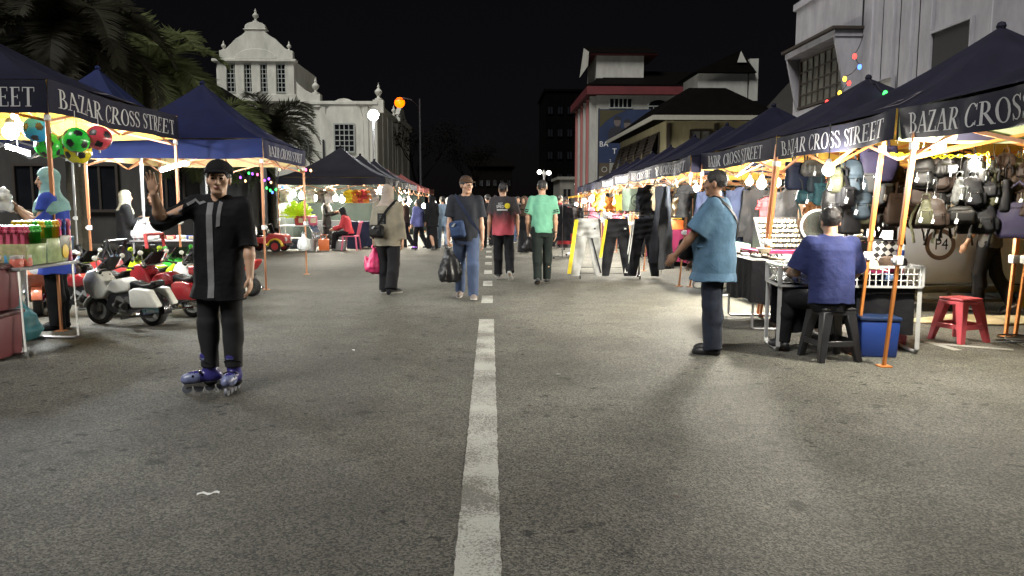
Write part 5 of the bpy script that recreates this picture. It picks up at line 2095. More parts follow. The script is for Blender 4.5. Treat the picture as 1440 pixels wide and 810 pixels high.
def motorbike(label, loc, rz, paint, trim, style='cruiser', s=1.0, seat_m=LEATHER, group='ride-on toy motorbikes parked under the left tents', rim=CHROME):
    """Ride-on toy motorbike, front towards local +X."""
    t = thing('toy_motorbike', label, 'toy motorbike', loc, rz, group)
    t.scale = (s, s, s)
    X, Zu = (1, 0, 0), (0, 0, 1)
    wheel(t, (.34, 0, .155), .155, .085, rim)
    wheel(t, (-.32, 0, .15), .15, .11, rim)
    mb = MB()
    if style == 'cruiser':
        mb.prism([(.44, .36), (.46, .50), (.40, .60), (.30, .62), (.22, .52), (.14, .40), (.20, .30), (.32, .29)], (0, 0, 0), X, Zu, .24)
        mb.prism([(.21, .40), (.13, .50), (-.02, .53), (-.12, .47), (-.10, .38), (.08, .35)], (0, 0, 0), X, Zu, .20)
    else:
        mb.prism([(.44, .34), (.50, .46), (.40, .58), (.26, .60), (.10, .54), (.02, .42), (.08, .22), (.26, .18)], (0, 0, 0), X, Zu, .20)
        mb.prism([(.06, .44), (.0, .54), (-.12, .53), (-.16, .44)], (0, 0, 0), X, Zu, .22)
        mb.prism([(-.22, .46), (-.46, .60), (-.50, .57), (-.38, .42), (-.24, .40)], (0, 0, 0), X, Zu, .15)
    mb.build('fairing', paint, t, bevel=.03, seg=3)
    mb = MB()
    mb.prism([(.16, .36), (-.14, .40), (-.36, .36), (-.40, .24), (-.10, .14), (.14, .14), (.22, .22)], (0, 0, 0), X, Zu, .15)
    mb.build('chassis', BLACK_PLASTIC, t, bevel=.02)
    mb = MB()
    for a, b, r in (((.06, -.09, .22), (.0, -.10, .30), .055), ((-.02, -.09, .21), (-.10, -.10, .29), .055)):
        cyl_between(mb, a, b, r, 10)
        cyl_between(mb, (a[0], -a[1], a[2]), (b[0], -b[1], b[2]), r, 10)
    mb.ball((.01, 0, .20), .10, 12, sy=1.0)
    mb.build('engine', mat('dull_alloy', (.25, .25, .24), .4, .6, var=.2), t)
    mb = MB()
    S_ = [(-.08, .47), (-.13, .50), (-.24, .455), (-.34, .47), (-.36, .50), (-.42, .50), (-.42, .44), (-.30, .40), (-.10, .40)]
    if style != 'cruiser':
        S_ = [(-.10, .50), (-.20, .50), (-.30, .53), (-.30, .46), (-.12, .44)]
    mb.prism(S_, (0, 0, 0), X, Zu, .17)
    mb.build('seat', seat_m, t, bevel=.02, seg=2)
    if style == 'cruiser':
        for sd in (-1, 1):
            mb = MB()
            mb.prism([(-.16, .40), (-.22, .43), (-.40, .41), (-.50, .24), (-.48, .22), (-.19, .215), (-.17, .24)], (0, sd * .14, 0), X, Zu, .10)
            sb = mb.build('saddlebag', paint, t, bevel=.022, seg=3)
            mb = MB()
            for k in range(3):
                mb.box((-.345 - .045 * k, sd * .195, .19), (.034, .012, .026))
            mb.build('exhaust_tip', CHROME, sb)
        mb = MB()
        pts = []
        for g in range(9):
            a = R(-5 + 150 * g / 8)
            pts.append((-.32 - math.cos(a) * .19 * .95, math.sin(a) * .20 + .155))
        inner = [(-.32 - math.cos(R(-5 + 150 * g / 8)) * .165, math.sin(R(-5 + 150 * g / 8)) * .175 + .155) for g in range(8, -1, -1)]
        mb.prism(pts + inner, (0, 0, 0), X, Zu, .13)
        mb.build('rear_fender', trim, t, bevel=.008)
    mb = MB()
    pts, inn = [], []
    for g in range(9):
        a = R(10 + 140 * g / 8)
        pts.append((.34 + math.cos(a) * .19, math.sin(a) * .19 + .155))
        inn.append((.34 + math.cos(a) * .168, math.sin(a) * .168 + .155))
    mb.prism(pts + inn[::-1], (0, 0, 0), X, Zu, .10)
    mb.build('front_fender', paint, t, bevel=.008)
    mb = MB()
    for sd in (-1, 1):
        cyl_between(mb, (.34, sd * .06, .155), (.25, sd * .06, .56), .014, 8)
    mb.build('fork', CHROME, t)
    mb = MB()
    mb.tube([(.14, -.25, .60), (.20, -.20, .63), (.25, -.08, .60), (.25, .08, .60), (.20, .20, .63), (.14, .25, .60)], .013, 8)
    hb = mb.build('handlebar', CHROME, t)
    for sd in (-1, 1):
        mb = MB()
        cyl_between(mb, (.20, sd * .18, .635), (.10, sd * .27, .60), .020, 8)
        mb.build('grip', RUBBER, hb)
        mb = MB()
        mb.tube([(.22, sd * .16, .64), (.20, sd * .20, .73)], .006, 5)
        mb.ball((.20, sd * .215, .75), .042, 10, sx=.35, sz=.7)
        mb.build('mirror', paint if style != 'cruiser' else WHITE_PAINT, hb)
    mb = MB()
    mb.lathe([(.065, 0), (.07, .02), (.05, .045), (0, .055)], (.44, 0, .50), (1, 0, .15), 14)
    mb.build('headlight', mat('headlight_glass', (.5, .5, .48), .15, var=.1), t)
    mb = MB()
    mb.sheet(lambda u, v: (.36 - .14 * v - .10 * (2 * u - 1) ** 2, (u - .5) * (.30 - .10 * v), .60 + .15 * v), 8, 4)
    mb.build('windscreen', mat('smoked_screen', (.02, .02, .022), .12, var=0), t)
    mb = MB()
    cyl_between(mb, (-.02, -.13, .10), (-.42, -.13, .13), .024, 10)
    cyl_between(mb, (-.02, .13, .10), (-.42, .13, .13), .024, 10)
    mb.build('exhaust', CHROME, t)
    if style == 'cruiser' and trim is RED_GLOSS:
        mb = MB()
        mb.prism([(-.34, .50), (-.34, .60), (-.50, .63), (-.58, .58), (-.58, .50)], (0, 0, 0), X, Zu, .26)
        mb.build('top_case', RED_GLOSS, t, bevel=.03, seg=3)
    return t


motorbike('white toy cruiser motorbike with black side panel, nearest in the row', (-4.13, 8.62, 0), R(168), WHITE_PAINT, BLACK_GLOSS, s=1.03)
motorbike('dark red toy cruiser motorbike with a red top case, behind the white one', (-3.93, 9.30, 0), R(164), RED_GLOSS, RED_GLOSS, s=1.05)
motorbike('white toy motorbike third in the row, half hidden by the skating boy', (-3.72, 9.95, 0), R(160), WHITE_PAINT, WHITE_PAINT, s=1.0)
motorbike('lime and black sporty toy motorbike behind the cruisers', (-4.55, 10.35, 0), R(150), LIME_GLOSS, LIME_GLOSS, 'sport', s=1.02, rim=LIME_GLOSS)
motorbike('green sporty toy motorbike with a raised tail, behind the lime one', (-4.35, 10.95, 0), R(150), GREEN_GLOSS, GREEN_GLOSS, 'sport', s=1.0)
motorbike('orange chrome toy motorbike standing behind the bubble wand table', (-5.75, 9.7, 0), R(-62), ORANGE_GLOSS, ORANGE_GLOSS, 'sport', s=1.15, rim=ORANGE_GLOSS)
motorbike('red sporty toy motorbike behind the boy by the tent leg', (-3.85, 11.4, 0), R(160), pl('bright_red', (.42, .03, .03), .25), RED_GLOSS, 'sport', s=.95)

motorbike('dark red toy cruiser motorbike between the stall keeper and the white one', (-5.0, 9.35, 0), R(172), RED_GLOSS, BLACK_GLOSS, s=1.0)
motorbike('black toy cruiser motorbike behind the dark red one by the stall keeper', (-5.15, 10.1, 0), R(165), BLACK_GLOSS, BLACK_GLOSS, s=1.0)


def toy_car(label, loc, rz, paint, s=1.0, style='jeep'):
    t = thing('toy_car', label, 'toy car', loc, rz, 'ride-on toy cars under the left tents')
    t.scale = (s, s, s)
    for x in (-.36, .36):
        for y in (-.26, .26):
            wheel(t, (x, y, .15), .15, .12, P_RED if style == 'tractor' else CHROME)
    mb = MB()
    X, Zu = (1, 0, 0), (0, 0, 1)
    mb.prism([(.58, .20), (.60, .40), (.52, .46), (.14, .48), (.08, .38), (-.30, .38), (-.34, .48), (-.56, .48), (-.58, .22)], (0, 0, 0), X, Zu, .44)
    mb.build('body', paint, t, bevel=.03, seg=3)
    mb = MB()
    for x in (-.36, .36):
        for y in (-.245, .245):
            pts = [(x + math.cos(R(a)) * .21, .15 + math.sin(R(a)) * .21) for a in range(0, 181, 20)]
            inn = [(x + math.cos(R(a)) * .175, .15 + math.sin(R(a)) * .175) for a in range(180, -1, -20)]
            mb.prism(pts + inn, (0, y, 0), X, Zu, .16)
    mb.build('wheel_arch', paint if style == 'jeep' else P_YELLOW, t, bevel=.008)
    mb = MB()
    mb.tube([(.13, -.20, .46), (.04, -.19, .72), (.04, .19, .72), (.13, .20, .46)], .02, 8)
    mb.build('windscreen_frame', BLACK_PLASTIC, t)
    mb = MB()
    mb.tube([(-.52, -.20, .46), (-.48, -.19, .80), (-.48, .19, .80), (-.52, .20, .46)], .024, 8)
    mb.build('roll_bar', paint, t)
    mb = MB()
    mb.prism([(-.10, .38), (-.12, .43), (-.28, .42), (-.36, .66), (-.42, .66), (-.36, .38)], (0, 0, 0), X, Zu, .32)
    mb.build('seat', LEATHER, t, bevel=.02)
    mb = MB()
    mb.tube([(.02 - .03 * math.sin(a), math.cos(a) * .09, .56 + math.sin(a) * .085) for a in [2 * PI * k / 14 for k in range(14)]], .013, 6, closed=True)
    mb.tube([(.02, 0, .56), (.10, 0, .47)], .012, 6)
    mb.tube([(.02, -.085, .56), (.02, .085, .56)], .01, 5)
    mb.build('steering_wheel', BLACK_PLASTIC, t)
    for y in (-.15, .15):
        mb = MB()
        mb.lathe([(.055, 0), (.055, .02), (.03, .035), (0, .04)], (.598, y, .33), (1, 0, 0), 12)
        mb.build('headlight', mat('headlight_glass', (.5, .5, .48), .15), t)
    mb = MB()
    mb.box((.62, 0, .20), (.05, .46, .07))
    mb.box((-.60, 0, .24), (.05, .46, .07))
    mb.build('bumper', BLACK_PLASTIC, t, bevel=.012)
    return t


toy_car('red toy jeep with roll bar behind the white toy motorbike', (-5.62, 11.6, 0), R(172), P_RED, 1.15)
toy_car('red and yellow toy tractor car beside the drinks stall', (-6.55, 22.3, 0), R(-10), P_RED, 1.1, 'tractor')
toy_car('pale blue toy car far left behind the bikes', (-6.9, 13.6, 0), R(20), pl('pale_blue', (.10, .18, .28)), 1.0)


def table(label, x, y, rz, L, W, h, top_m=P_GREY, leg_m=STEEL, cloth=None, drop=.45, name='folding_table', group=None):
    t = thing(name, label, 'table', (x, y, 0), rz, group)
    mb = MB()
    mb.box((0, 0, h - .015), (L, W, .03))
    mb.build('table_top', top_m, t, bevel=.006, seg=1)
    for sx in (-1, 1):
        mb = MB()
        a = L / 2 - .05
        mb.tube([(sx * a, -W / 2 + .04, h - .035), (sx * a, -W / 2 + .03, .035), (sx * a, -W / 2 + .06, .016), (sx * a, W / 2 - .06, .016), (sx * a, W / 2 - .03, .035), (sx * a, W / 2 - .04, h - .035)], .014, 8)
        mb.build('leg', leg_m, t)
    if cloth:
        c = thing('tablecloth', 'tablecloth draped on the ' + label, 'tablecloth', (x, y, 0), rz)
        r = random.Random(int(abs(x * 100)))
        mb = MB()
        n = 60
        pts = []
        per = [(-L / 2, -W / 2), (L / 2, -W / 2), (L / 2, W / 2), (-L / 2, W / 2)]
        for k in range(4):
            a, b = per[k], per[(k + 1) % 4]
            m_ = max(4, int(20 * (L if k % 2 == 0 else W)))
            for i in range(m_):
                u = i / m_
                pts.append((a[0] + (b[0] - a[0]) * u, a[1] + (b[1] - a[1]) * u))
        rings = []
        for j in range(5):
            v = j / 4
            ring = []
            for i, p in enumerate(pts):
                amp = .018 * v
                k = 1 + (.012 + amp * math.sin(i * 1.3) + amp * .6 * math.sin(i * .47)) / max(.2, math.hypot(p[0], p[1]))
                ring.append((p[0] * k, p[1] * k, h + .004 - v * drop * (1 + .06 * math.sin(i * .31))))
            rings.append(ring)
        mb.loft(rings, caps=False)
        mb.add([(p[0], p[1], h + .0045) for p in rings[0]], [tuple(range(len(pts)))])
        mb.build('cloth', cloth, c)
    return t


# ---- left: bubble wand table, bins, balls
table('grey topped bubble wand table at the left edge', -4.47, 7.30, R(90), .98, .55, .80)
mb = MB()
t = thing('bubble_wand_tray', 'clear yellow green trays of bubble wands with yellow, green and pink caps', 'bubble wands', (-4.40, 7.30, .802))
TRAY = mat('clear_lime_plastic', (.50, .62, .30), .2, var=.3, scale=16, alpha=.55)
mb.box((0, -.16, .10), (.34, .30, .20), taper=1.06)
mb.box((0, .16, .12), (.34, .30, .24), taper=1.06)
mb.build('tray', TRAY, t, bevel=.012)
r = random.Random(3)
caps = [P_YELLOW, P_YELLOW, pl('amber', (.62, .30, .02)), P_LIME, P_GREEN, P_PINK, P_TEAL]
for i in range(5):
    for j in range(10):
        mc = caps[0] if j > 4 and i > 1 else (P_PINK if j < 2 else (P_GREEN if j < 5 else caps[r.randrange(7)]))
        x, y = .13 - .065 * i, -.29 + .062 * j
        z = .25 + (.04 if y > 0 else 0)
        mb = MB()
        mb.tube([(x, y, .02), (x, y, z + .05)], .019, 6)
        for k in range(5):
            a = 2 * PI * k / 5
            mb.ball((x + math.cos(a) * .018, y + math.sin(a) * .018, z + .065), .017, 6)
        mb.ball((x, y, z + .095), .026, 8)
        mb.build('bubble_wand', mc, t)
for j, (m, n) in enumerate(((P_MAGENTA, 'magenta'), (P_BLUE, 'blue'), (P_PINK, 'pink'))):
    t = thing('bubble_stick', n + ' bubble stick standing at the far end of the wand table', 'bubble stick', (-4.30 + .02 * j, 7.655 + .045 * j, .802))
    mb = MB()
    mb.lathe([(.022, 0), (.022, .30), (.012, .33), (.026, .36), (.026, .40), (.01, .42)], n=10)
    mb.build('tube', m, t)
    mb = MB()
    mb.lathe([(.0235, .10), (.0235, .2)], n=10)
    mb.build('sleeve', mat('printed_sleeve', (.45, .35, .25), .4, var=.4, scale=40), t)
t = thing('printed_pouch', 'clear pouch with a yellow print leaning at the far end of the wand table', 'pouch', (-4.24, 7.60, .802))
mb = MB()
mb.box((0, 0, .13), (.03, .17, .26), rot=Matrix.Rotation(R(8), 3, 'Y'))
mb.build('pouch', mat('frosted_film', (.30, .30, .27), .3, var=.2), t, bevel=.01)
mb = MB()
mb.ball((.022, 0, .10), .06, 10, sx=.1, sz=1.2)
mb.build('print', P_YELLOW, t)
t = thing('display_frame', 'small silver framed glass box on the wand table', 'display box', (-4.27, 7.36, .802))
mb = MB()
for s in (-1, 1):
    mb.box((.0, s * .10, .09), (.05, .02, .18))
    mb.box((0, 0, .09 + s * .08), (.05, .18, .02))
mb.build('frame', CHROME, t)
mb = MB()
mb.box((0, 0, .09), (.02, .18, .14))
mb.build('glass', mat('blueish_pack', (.10, .22, .34), .2, var=.6, scale=25), t)
for j in range(2):
    t = thing('jar', ('left' if j == 0 else 'right') + ' of two orange pink lidded jars at the near end of the wand table', 'jar', (-4.27, 6.90 + .13 * j, .802), 0, 'orange pink jars on the wand table')
    mb = MB()
    mb.lathe([(.052, 0), (.055, .02), (.055, .06), (.045, .075)], n=14)
    mb.build('jar', pl('salmon', (.55, .14, .10)), t)
    mb = MB()
    mb.lathe([(.050, .0755), (.052, .10), (.02, .105)], n=14)
    mb.build('lid', mat('pale_lid', (.5, .46, .44), .4), t)
t = thing('toy_box', 'light blue printed toy box lying on the wand table', 'box', (-4.36, 7.12, .802), R(12))
mb = MB()
mb.box((0, 0, .05), (.20, .24, .10))
mb.build('carton', mat('blue_print', (.06, .24, .42), .4, var=.5, scale=12), t, bevel=.004)
mb = MB()
mb.box((.0, 0, .1035), (.14, .18, .005))
mb.build('label_print', mat('pale_print', (.45, .42, .25), .4, var=.6, scale=30), t)
for k, z in enumerate((0, .42)):
    t = thing('plastic_crate_bin', ('lower' if k == 0 else 'upper') + ' maroon plastic bin in the stack of two at the left edge', 'bin', (-4.62, 6.75, z), R(4), 'maroon bins stacked at the left edge')
    mb = MB()
    mb.box((0, 0, .19), (.62, .44, .37), taper=1.07)
    mb.build('bin', P_MAROON, t, bevel=.02)
    mb = MB()
    mb.box((0, 0, .393), (.69, .50, .04))
    mb.build('lid', pl('dark_maroon', (.05, .014, .016)), t, bevel=.012)
S = SDF((-.3, -.25, -.02), (.3, .25, .2), .012)
S.el((0, 0, .05), (.24, .18, .07), None, 0)
S.el((-.08, .02, .09), (.13, .11, .07), None, .03)
S.wrinkle(.018, 30, 3)
S.cut((0, 0, 0), (0, 0, -1))
t = thing('plastic_bundle', 'crumpled pale plastic bundle on top of the maroon bins', 'plastic bundle', (-4.56, 6.75, .835))
S.mesh('bundle', mat('pale_film', (.40, .34, .32), .3, var=.4, scale=12), t)


def sack(name, label, cat, loc, r, h, m, seed=1, rz=0):
    S = SDF((-r * 1.4, -r * 1.4, -.02), (r * 1.4, r * 1.4, h * 1.5), .013)
    S.stack((0, 0, 0), np.eye(3), [(0, r * .8, r * .7), (h * .25, r, r * .85), (h * .6, r * .85, r * .7), (h * .85, r * .4, r * .35), (h, r * .22, r * .2), (h * 1.15, r * .35, r * .25)], 0)
    S.wrinkle(r * .10, 9 / r * .5, seed)
    S.cut((0, 0, 0), (0, 0, -1))
    t = thing(name, label, cat, loc, rz)
    S.mesh('sack', m, t)
    return t


p = gr(38, 478)
sack('cloth_bag', 'slumped teal cloth bag on the ground beneath the wand table', 'bag', (p.x - .1, p.y, 0), .24, .42, P_TEAL, 4)

BALLS = [(52, 182, 8.75, 17, 'blue', (.03, .28, .62)), (69, 205, 8.9, 17.5, 'lower left green', (.03, .45, .05)), (107, 197, 8.35, 17, 'front green', (.03, .30, .05)),
         (139, 194, 8.55, 16.5, 'red', (.50, .055, .075)), (110, 213, 8.7, 17, 'yellow', (.62, .52, .02)), (92, 206, 9.0, 16, 'hindmost green', (.03, .45, .05))]
for px, py, Y, rp, n, c in BALLS:
    rad = rp * Y / FPX
    q = at(px, py, Y)
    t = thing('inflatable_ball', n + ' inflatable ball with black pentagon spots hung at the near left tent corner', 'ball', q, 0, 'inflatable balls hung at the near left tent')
    bm = bmesh.new()
    bmesh.ops.create_icosphere(bm, subdivisions=4, radius=rad)
    ico = bmesh.new()
    bmesh.ops.create_icosphere(ico, subdivisions=1, radius=1)
    axes = [v.co.normalized() for v in ico.verts]
    ico.free()
    rot = Matrix.Rotation(px * .37, 3, 'X') @ Matrix.Rotation(py * .7, 3, 'Z')
    axes = [rot @ a for a in axes]
    me = bpy.data.meshes.new('skin')
    for f in bm.faces:
        d = f.calc_center_median().normalized()
        f.material_index = 1 if max(d.dot(a) for a in axes) > .955 else 0
        f.smooth = True
    bm.to_mesh(me)
    bm.free()
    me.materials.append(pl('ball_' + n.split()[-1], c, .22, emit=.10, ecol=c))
    me.materials.append(BLACK_PLASTIC)
    link('skin', me, t)
    mb = MB()
    mb.tube([(0, 0, rad), (.0, 0, max(rad + .05, 2.36 - q.z))], .004, 4)
    mb.lathe([(.012, -rad - .03), (.014, -rad + .01)], n=6)
    mb.build('string', WHITE_PLASTIC, t)

# steel post carrying a strip lamp at the left edge
t = thing('steel_post', 'thin galvanised post at the left edge behind the wand table', 'post', (gr(22, 440).x - .35, 9.2, 0))
mb = MB()
mb.lathe([(.05, 0), (.05, .02), (.022, .03), (.022, 2.35)], n=10)
mb.build('post', STEEL, t)

table('long table with white tubs behind the toy motorbikes', -5.2, 12.9, R(2), 1.5, .6, .78)
for i, (dx, dz, lab) in enumerate(((-.52, 0, 'lower white plastic tub on the table behind the toy motorbikes'), (-.50, .145, 'upper white plastic tub stacked on the lower one'))):
    t = thing('plastic_tub', lab, 'tub', (-5.2 + dx, 12.8, .782 + dz))
    mb = MB()
    mb.box((0, 0, .06), (.26, .22, .12), taper=1.08)
    mb.build('tub', WHITE_PLASTIC, t, bevel=.015)
    mb = MB()
    mb.box((0, 0, .132), (.30, .26, .02))
    mb.build('lid', mat('milky_lid', (.5, .52, .53), .4), t, bevel=.008)
r = random.Random(5)
for i, (n, m) in enumerate((('red', P_RED), ('white', WHITE_PLASTIC), ('blue', P_BLUE), ('pink', P_PINK), ('orange', P_ORANGE))):
    t = thing('toy_pack', n + ' toy pack lying on the table behind the toy motorbikes', 'toy pack', (-5.36 + .17 * i, 12.78 + r.uniform(-.08, .08), .782), r.uniform(-.6, .6))
    mb = MB()
    mb.box((0, 0, .035), (.15, .11, .07))
    mb.build('pack', m, t, bevel=.012)
    mb = MB()
    mb.box((0, -.057, .035), (.10, .004, .045))
    mb.build('label_print', mat('pale_print', (.45, .42, .25), .4, var=.6, scale=30), t)


def plastic_bag(label, hand, size, m, depth=.12, seed=1, hang=None, rz=0, film=True, name='plastic_bag'):
    """A filled carrier bag hanging from a hand: gathered neck, two handles, bulging base."""
    h, wd = size
    hx = Vector(hand)
    t = thing(name, label, 'carrier bag', hx, rz)
    S = SDF((-wd * .75, -depth * 1.5, -h - .03), (wd * .75, depth * 1.5, .02), .008)
    S.stack((0, 0, -h), np.eye(3), [(0, wd * .34, depth * .5), (h * .05, wd * .44, depth * .75), (h * .22, wd * .5, depth * .9), (h * .45, wd * .45, depth * .75), (h * .60, wd * .35, depth * .5), (h * .72, wd * .23, depth * .3), (h * .84, wd * .13, depth * .2), (h * .88, wd * .10, depth * .16)], 0, pw=2.6)
    S.wrinkle(.022, 20, seed, (1.5, 1.5, .22), .08)
    S.wrinkle(.006, 45, seed + 1, (1, 1, .6), .06)
    S.mesh('bag', m, t)
    mb = MB()
    for s in (-1, 1):
        mb.tube([(s * wd * .13, 0, -h * .12), (s * wd * .09, .004, -h * .04), (s * .012, .006, .004)], [.022, .016, .010], 6, flat=.4)
    mb.build('handle', m, t)
    return t


q = at(428, 345, 14.72)
plastic_bag('white carrier bag tied to the far leg of the blue sided tent', (q.x, q.y - .05, q.z + .26), (.34, .26), mat('white_film', (.55, .56, .54), .35, var=.2), .10, 9)
q = at(199, 318, 12.12)
plastic_bag('small white carrier bag tied to the tent leg beside the white tubs', (q.x, q.y - .08, q.z + .10), (.30, .22), mat('white_film', (.55, .56, .54), .35), .08, 12)


# ---- garments
def garment(label, p, w, h, m, kind='coat', rz=0, accents=None, seed=1, group=None, name='hanging_garment', thick=.05, top=None, cat='garment'):
    """A garment on a hanger; p is the shoulder (or waist) line's middle, faces local -Y."""
    t = thing(name, label, cat, p, rz, group)
    r = random.Random(seed)
    ph = [r.uniform(0, 6) for _ in range(5)]
    mb = MB()

    def sheetpiece(outline, a0, a1, z0, z1, mi=0):
        """outline(v) -> (left, right) at depth v in 0..1; folds run down the cloth."""
        def make(side):
            def fn(u, v):
                l, r_ = outline(v)
                x = l + (r_ - l) * u
                e = 4 * u * (1 - u)
                y = side * thick * (.25 + .75 * e ** .5 if e > 0 else .25) * .5
                y += .018 * math.sin(x * 34 + ph[0] + v * 2) * (v * .9 + .1) + .024 * math.sin(x * 17 + ph[1] - v * 5) + .01 * math.sin(x * 9 + v * 21 + ph[2])
                return (x, y, z0 + (z1 - z0) * v)
            return fn
        mb.sheet(make(-1), 18, 22, mi)
        mb.sheet(make(1), 18, 22, mi, flip=True)
    if kind == 'coat' or kind == 'shirt':
        def body(v):
            k = w / 2
            sh = min(1, .35 + v * 6) if v < .12 else 1
            return (-k * sh * (.78 + .12 * v), k * sh * (.78 + .12 * v))
        sheetpiece(body, 0, 0, .03, -h)
        for s in (-1, 1):
            def slv(v, s=s):
                c = s * (w * .36 + w * .16 * v)
                wd = w * (.15 - .04 * v)
                return (c - wd, c + wd)
            sheetpiece(slv, 0, 0, -.02, -h * (.78 if kind == 'coat' else .38))
    elif kind == 'trousers':
        def hip(v):
            return (-w * (.40 + .10 * v), w * (.40 + .10 * v))
        sheetpiece(hip, 0, 0, 0, -h * .34)
        for s in (-1, 1):
            def lg(v, s=s):
                sp = .24 + .20 * v
                wd = .25 - .10 * v
                return (s * w * sp - w * wd, s * w * sp + w * wd)
            sheetpiece(lg, 0, 0, -h * .30, -h)
    elif kind == 'dress':
        sheetpiece(lambda v: (-w / 2 * (.45 + .55 * v), w / 2 * (.45 + .55 * v)), 0, 0, 0, -h)
    o = mb.build('cloth', m, t, angle=80)
    if accents:
        for am, spec in accents:
            mb = MB()
            for (x0, x1, z0, z1, xs) in spec:
                def fn(u, v, x0=x0, x1=x1, z0=z0, z1=z1, xs=xs):
                    x = x0 + (x1 - x0) * u + xs * v
                    return (x, -thick * .5 - .034 + .024 * math.sin(x * 17 + ph[1] - v * 5), z0 + (z1 - z0) * v)
                mb.sheet(fn, 4, 14)
            mb.build('stripe' if spec[0][3] < -.3 else 'badge', am, t)
    mb = MB()
    mb.tube([(-w * .40, 0, .0), (-w * .2, 0, .045), (0, 0, .06), (w * .2, 0, .045), (w * .40, 0, .0)], .010, 6)
    mb.tube([(0, 0, .06), (0, 0, .10), (.015, 0, .125), (0, 0, .145)] + ([(0, 0, top)] if top and top > .16 else []), .004, 5)
    mb.build('hanger', BLACK_PLASTIC, t)
    return t


def cloth_m(name, col, rough=.85):
    m = mat('cloth_' + name, col, rough, var=.22, scale=7, bump=.55, bscale=13)
    nodes_of(m)[1].inputs['Specular IOR Level'].default_value = .2
    return m


C_CHAR = cloth_m('charcoal', (.011, .0115, .0135))
C_BLACK = cloth_m('black', (.0055, .0055, .007))
C_NAVY = cloth_m('navy', (.013, .018, .04))
C_GREY = cloth_m('grey', (.10, .10, .10))
C_LGREY = cloth_m('light_grey', (.28, .28, .265))
C_WHITE = cloth_m('white', (.55, .55, .53))
C_OLIVE = cloth_m('olive', (.06, .06, .03))
C_BROWN = cloth_m('brown', (.05, .032, .022))
C_PINK = cloth_m('pink', (.50, .16, .22))
C_RED = cloth_m('red', (.30, .03, .035))
C_BLUE = cloth_m('denim_blue', (.055, .085, .15))
C_SKY = cloth_m('sky_blue', (.20, .33, .45))
C_TEAL = cloth_m('teal', (.02, .11, .12))
C_YEL = cloth_m('yellow', (.60, .48, .03))
C_ORG = cloth_m('orange', (.45, .15, .03))
C_MINT = cloth_m('mint', (.24, .40, .28))
C_MAG = cloth_m('magenta', (.16, .015, .05))
C_TAN = cloth_m('tan', (.33, .25, .15))


# clothes rack with three pairs of track trousers, beside the walking lane
def rack(label, x, y, rz, L, h, group=None):
    t = thing('clothes_rack', label, 'clothes rack', (x, y, 0), rz, group)
    mb = MB()
    for s in (-1, 1):
        mb.tube([(s * L / 2, 0, .06), (s * L / 2, 0, h)], .014, 8)
        mb.tube([(s * L / 2, -.24, .06), (s * L / 2, .24, .06)], .013, 8)
    mb.tube([(-L / 2 - .08, 0, h), (L / 2 + .08, 0, h)], .013, 8)
    mb.tube([(-L / 2, 0, .20), (L / 2, 0, .20)], .010, 6)
    mb.tube([(-L / 2, .1, .08), (L / 2, .1, .08)], .010, 6)
    mb.build('frame', mat('rack_steel', (.05, .05, .05), .35, .6), t)
    for s in (-1, 1):
        for q in (-.22, .22):
            mb = MB()
            mb.lathe([(.026, -.012), (.03, 0), (.026, .012)], (s * L / 2, q, .03), (1, 0, 0), 12)
            mb.build('castor', RUBBER, t)
    return t


rx0, ry = gr(812, 391).x, gr(840, 391).y
rx1 = gr(908, 394).x
rack('black wheeled rack carrying three pairs of track trousers', (rx0 + rx1) / 2, ry, R(-6), rx1 - rx0 - .1, 1.24)
trs = [(826, 'pale grey track trousers with a yellow side stripe on the rack', C_LGREY, [(C_YEL, [(-.235, -.165, -.02, -1.02, -.13)]), (C_CHAR, [(.05, .08, -.3, -1.0, .19), (.12, .15, -.17, -.20, 0)])]),
       (867, 'black track trousers with a yellow side stripe, middle of the rack', C_CHAR, [(C_YEL, [(-.225, -.175, -.02, -.72, -.10)]), (C_WHITE, [(.12, .16, -.17, -.205, 0)])]),
       (904, 'black track trousers with white side stripes on the rack', C_BLACK, [(C_WHITE, [(-.235, -.215, -.02, -1.0, -.12), (-.20, -.18, -.02, -1.0, -.12), (.205, .225, -.05, -1.0, .10), (.12, .165, -.26, -.30, 0)])])]
for i, (px, lab, m, acc) in enumerate(trs):
    q = at(px, 306, ry - .04 + .02 * i)
    garment(lab, (q.x, ry - .06 - .05 * i, 1.11), .48, 1.06, m, 'trousers', R(-6), acc, 4 + i, 'track trousers on the wheeled rack', 'track_trousers', .09, cat='trousers')
# racks of dark clothes farther back on the right
for k, (px, Y, n, L) in enumerate(((800, 19.5, 6, 1.3), (792, 23.5, 6, 1.4))):
    c = at(px, 300, Y)
    rack(('nearer' if k == 0 else 'farther') + ' rack of dark clothes behind the man in the green shirt', c.x, Y, R(70), L, 1.45)
    for i in range(n):
        o = (i - (n - 1) / 2) * L / n
        garment(ORD[i] + ' garment on the ' + ('nearer' if k == 0 else 'farther') + ' rack behind the green shirt', (c.x + math.cos(R(70)) * o, Y + math.sin(R(70)) * o, 1.31), .44, .85 + .1 * (i % 3),
                [C_BLACK, C_CHAR, C_NAVY, C_BROWN, C_GREY, C_RED][(i * 5 + k) % 6], ['coat', 'dress', 'shirt'][i % 3], R(70 + 90), None, 20 + i + 10 * k, 'dark clothes on the far racks')

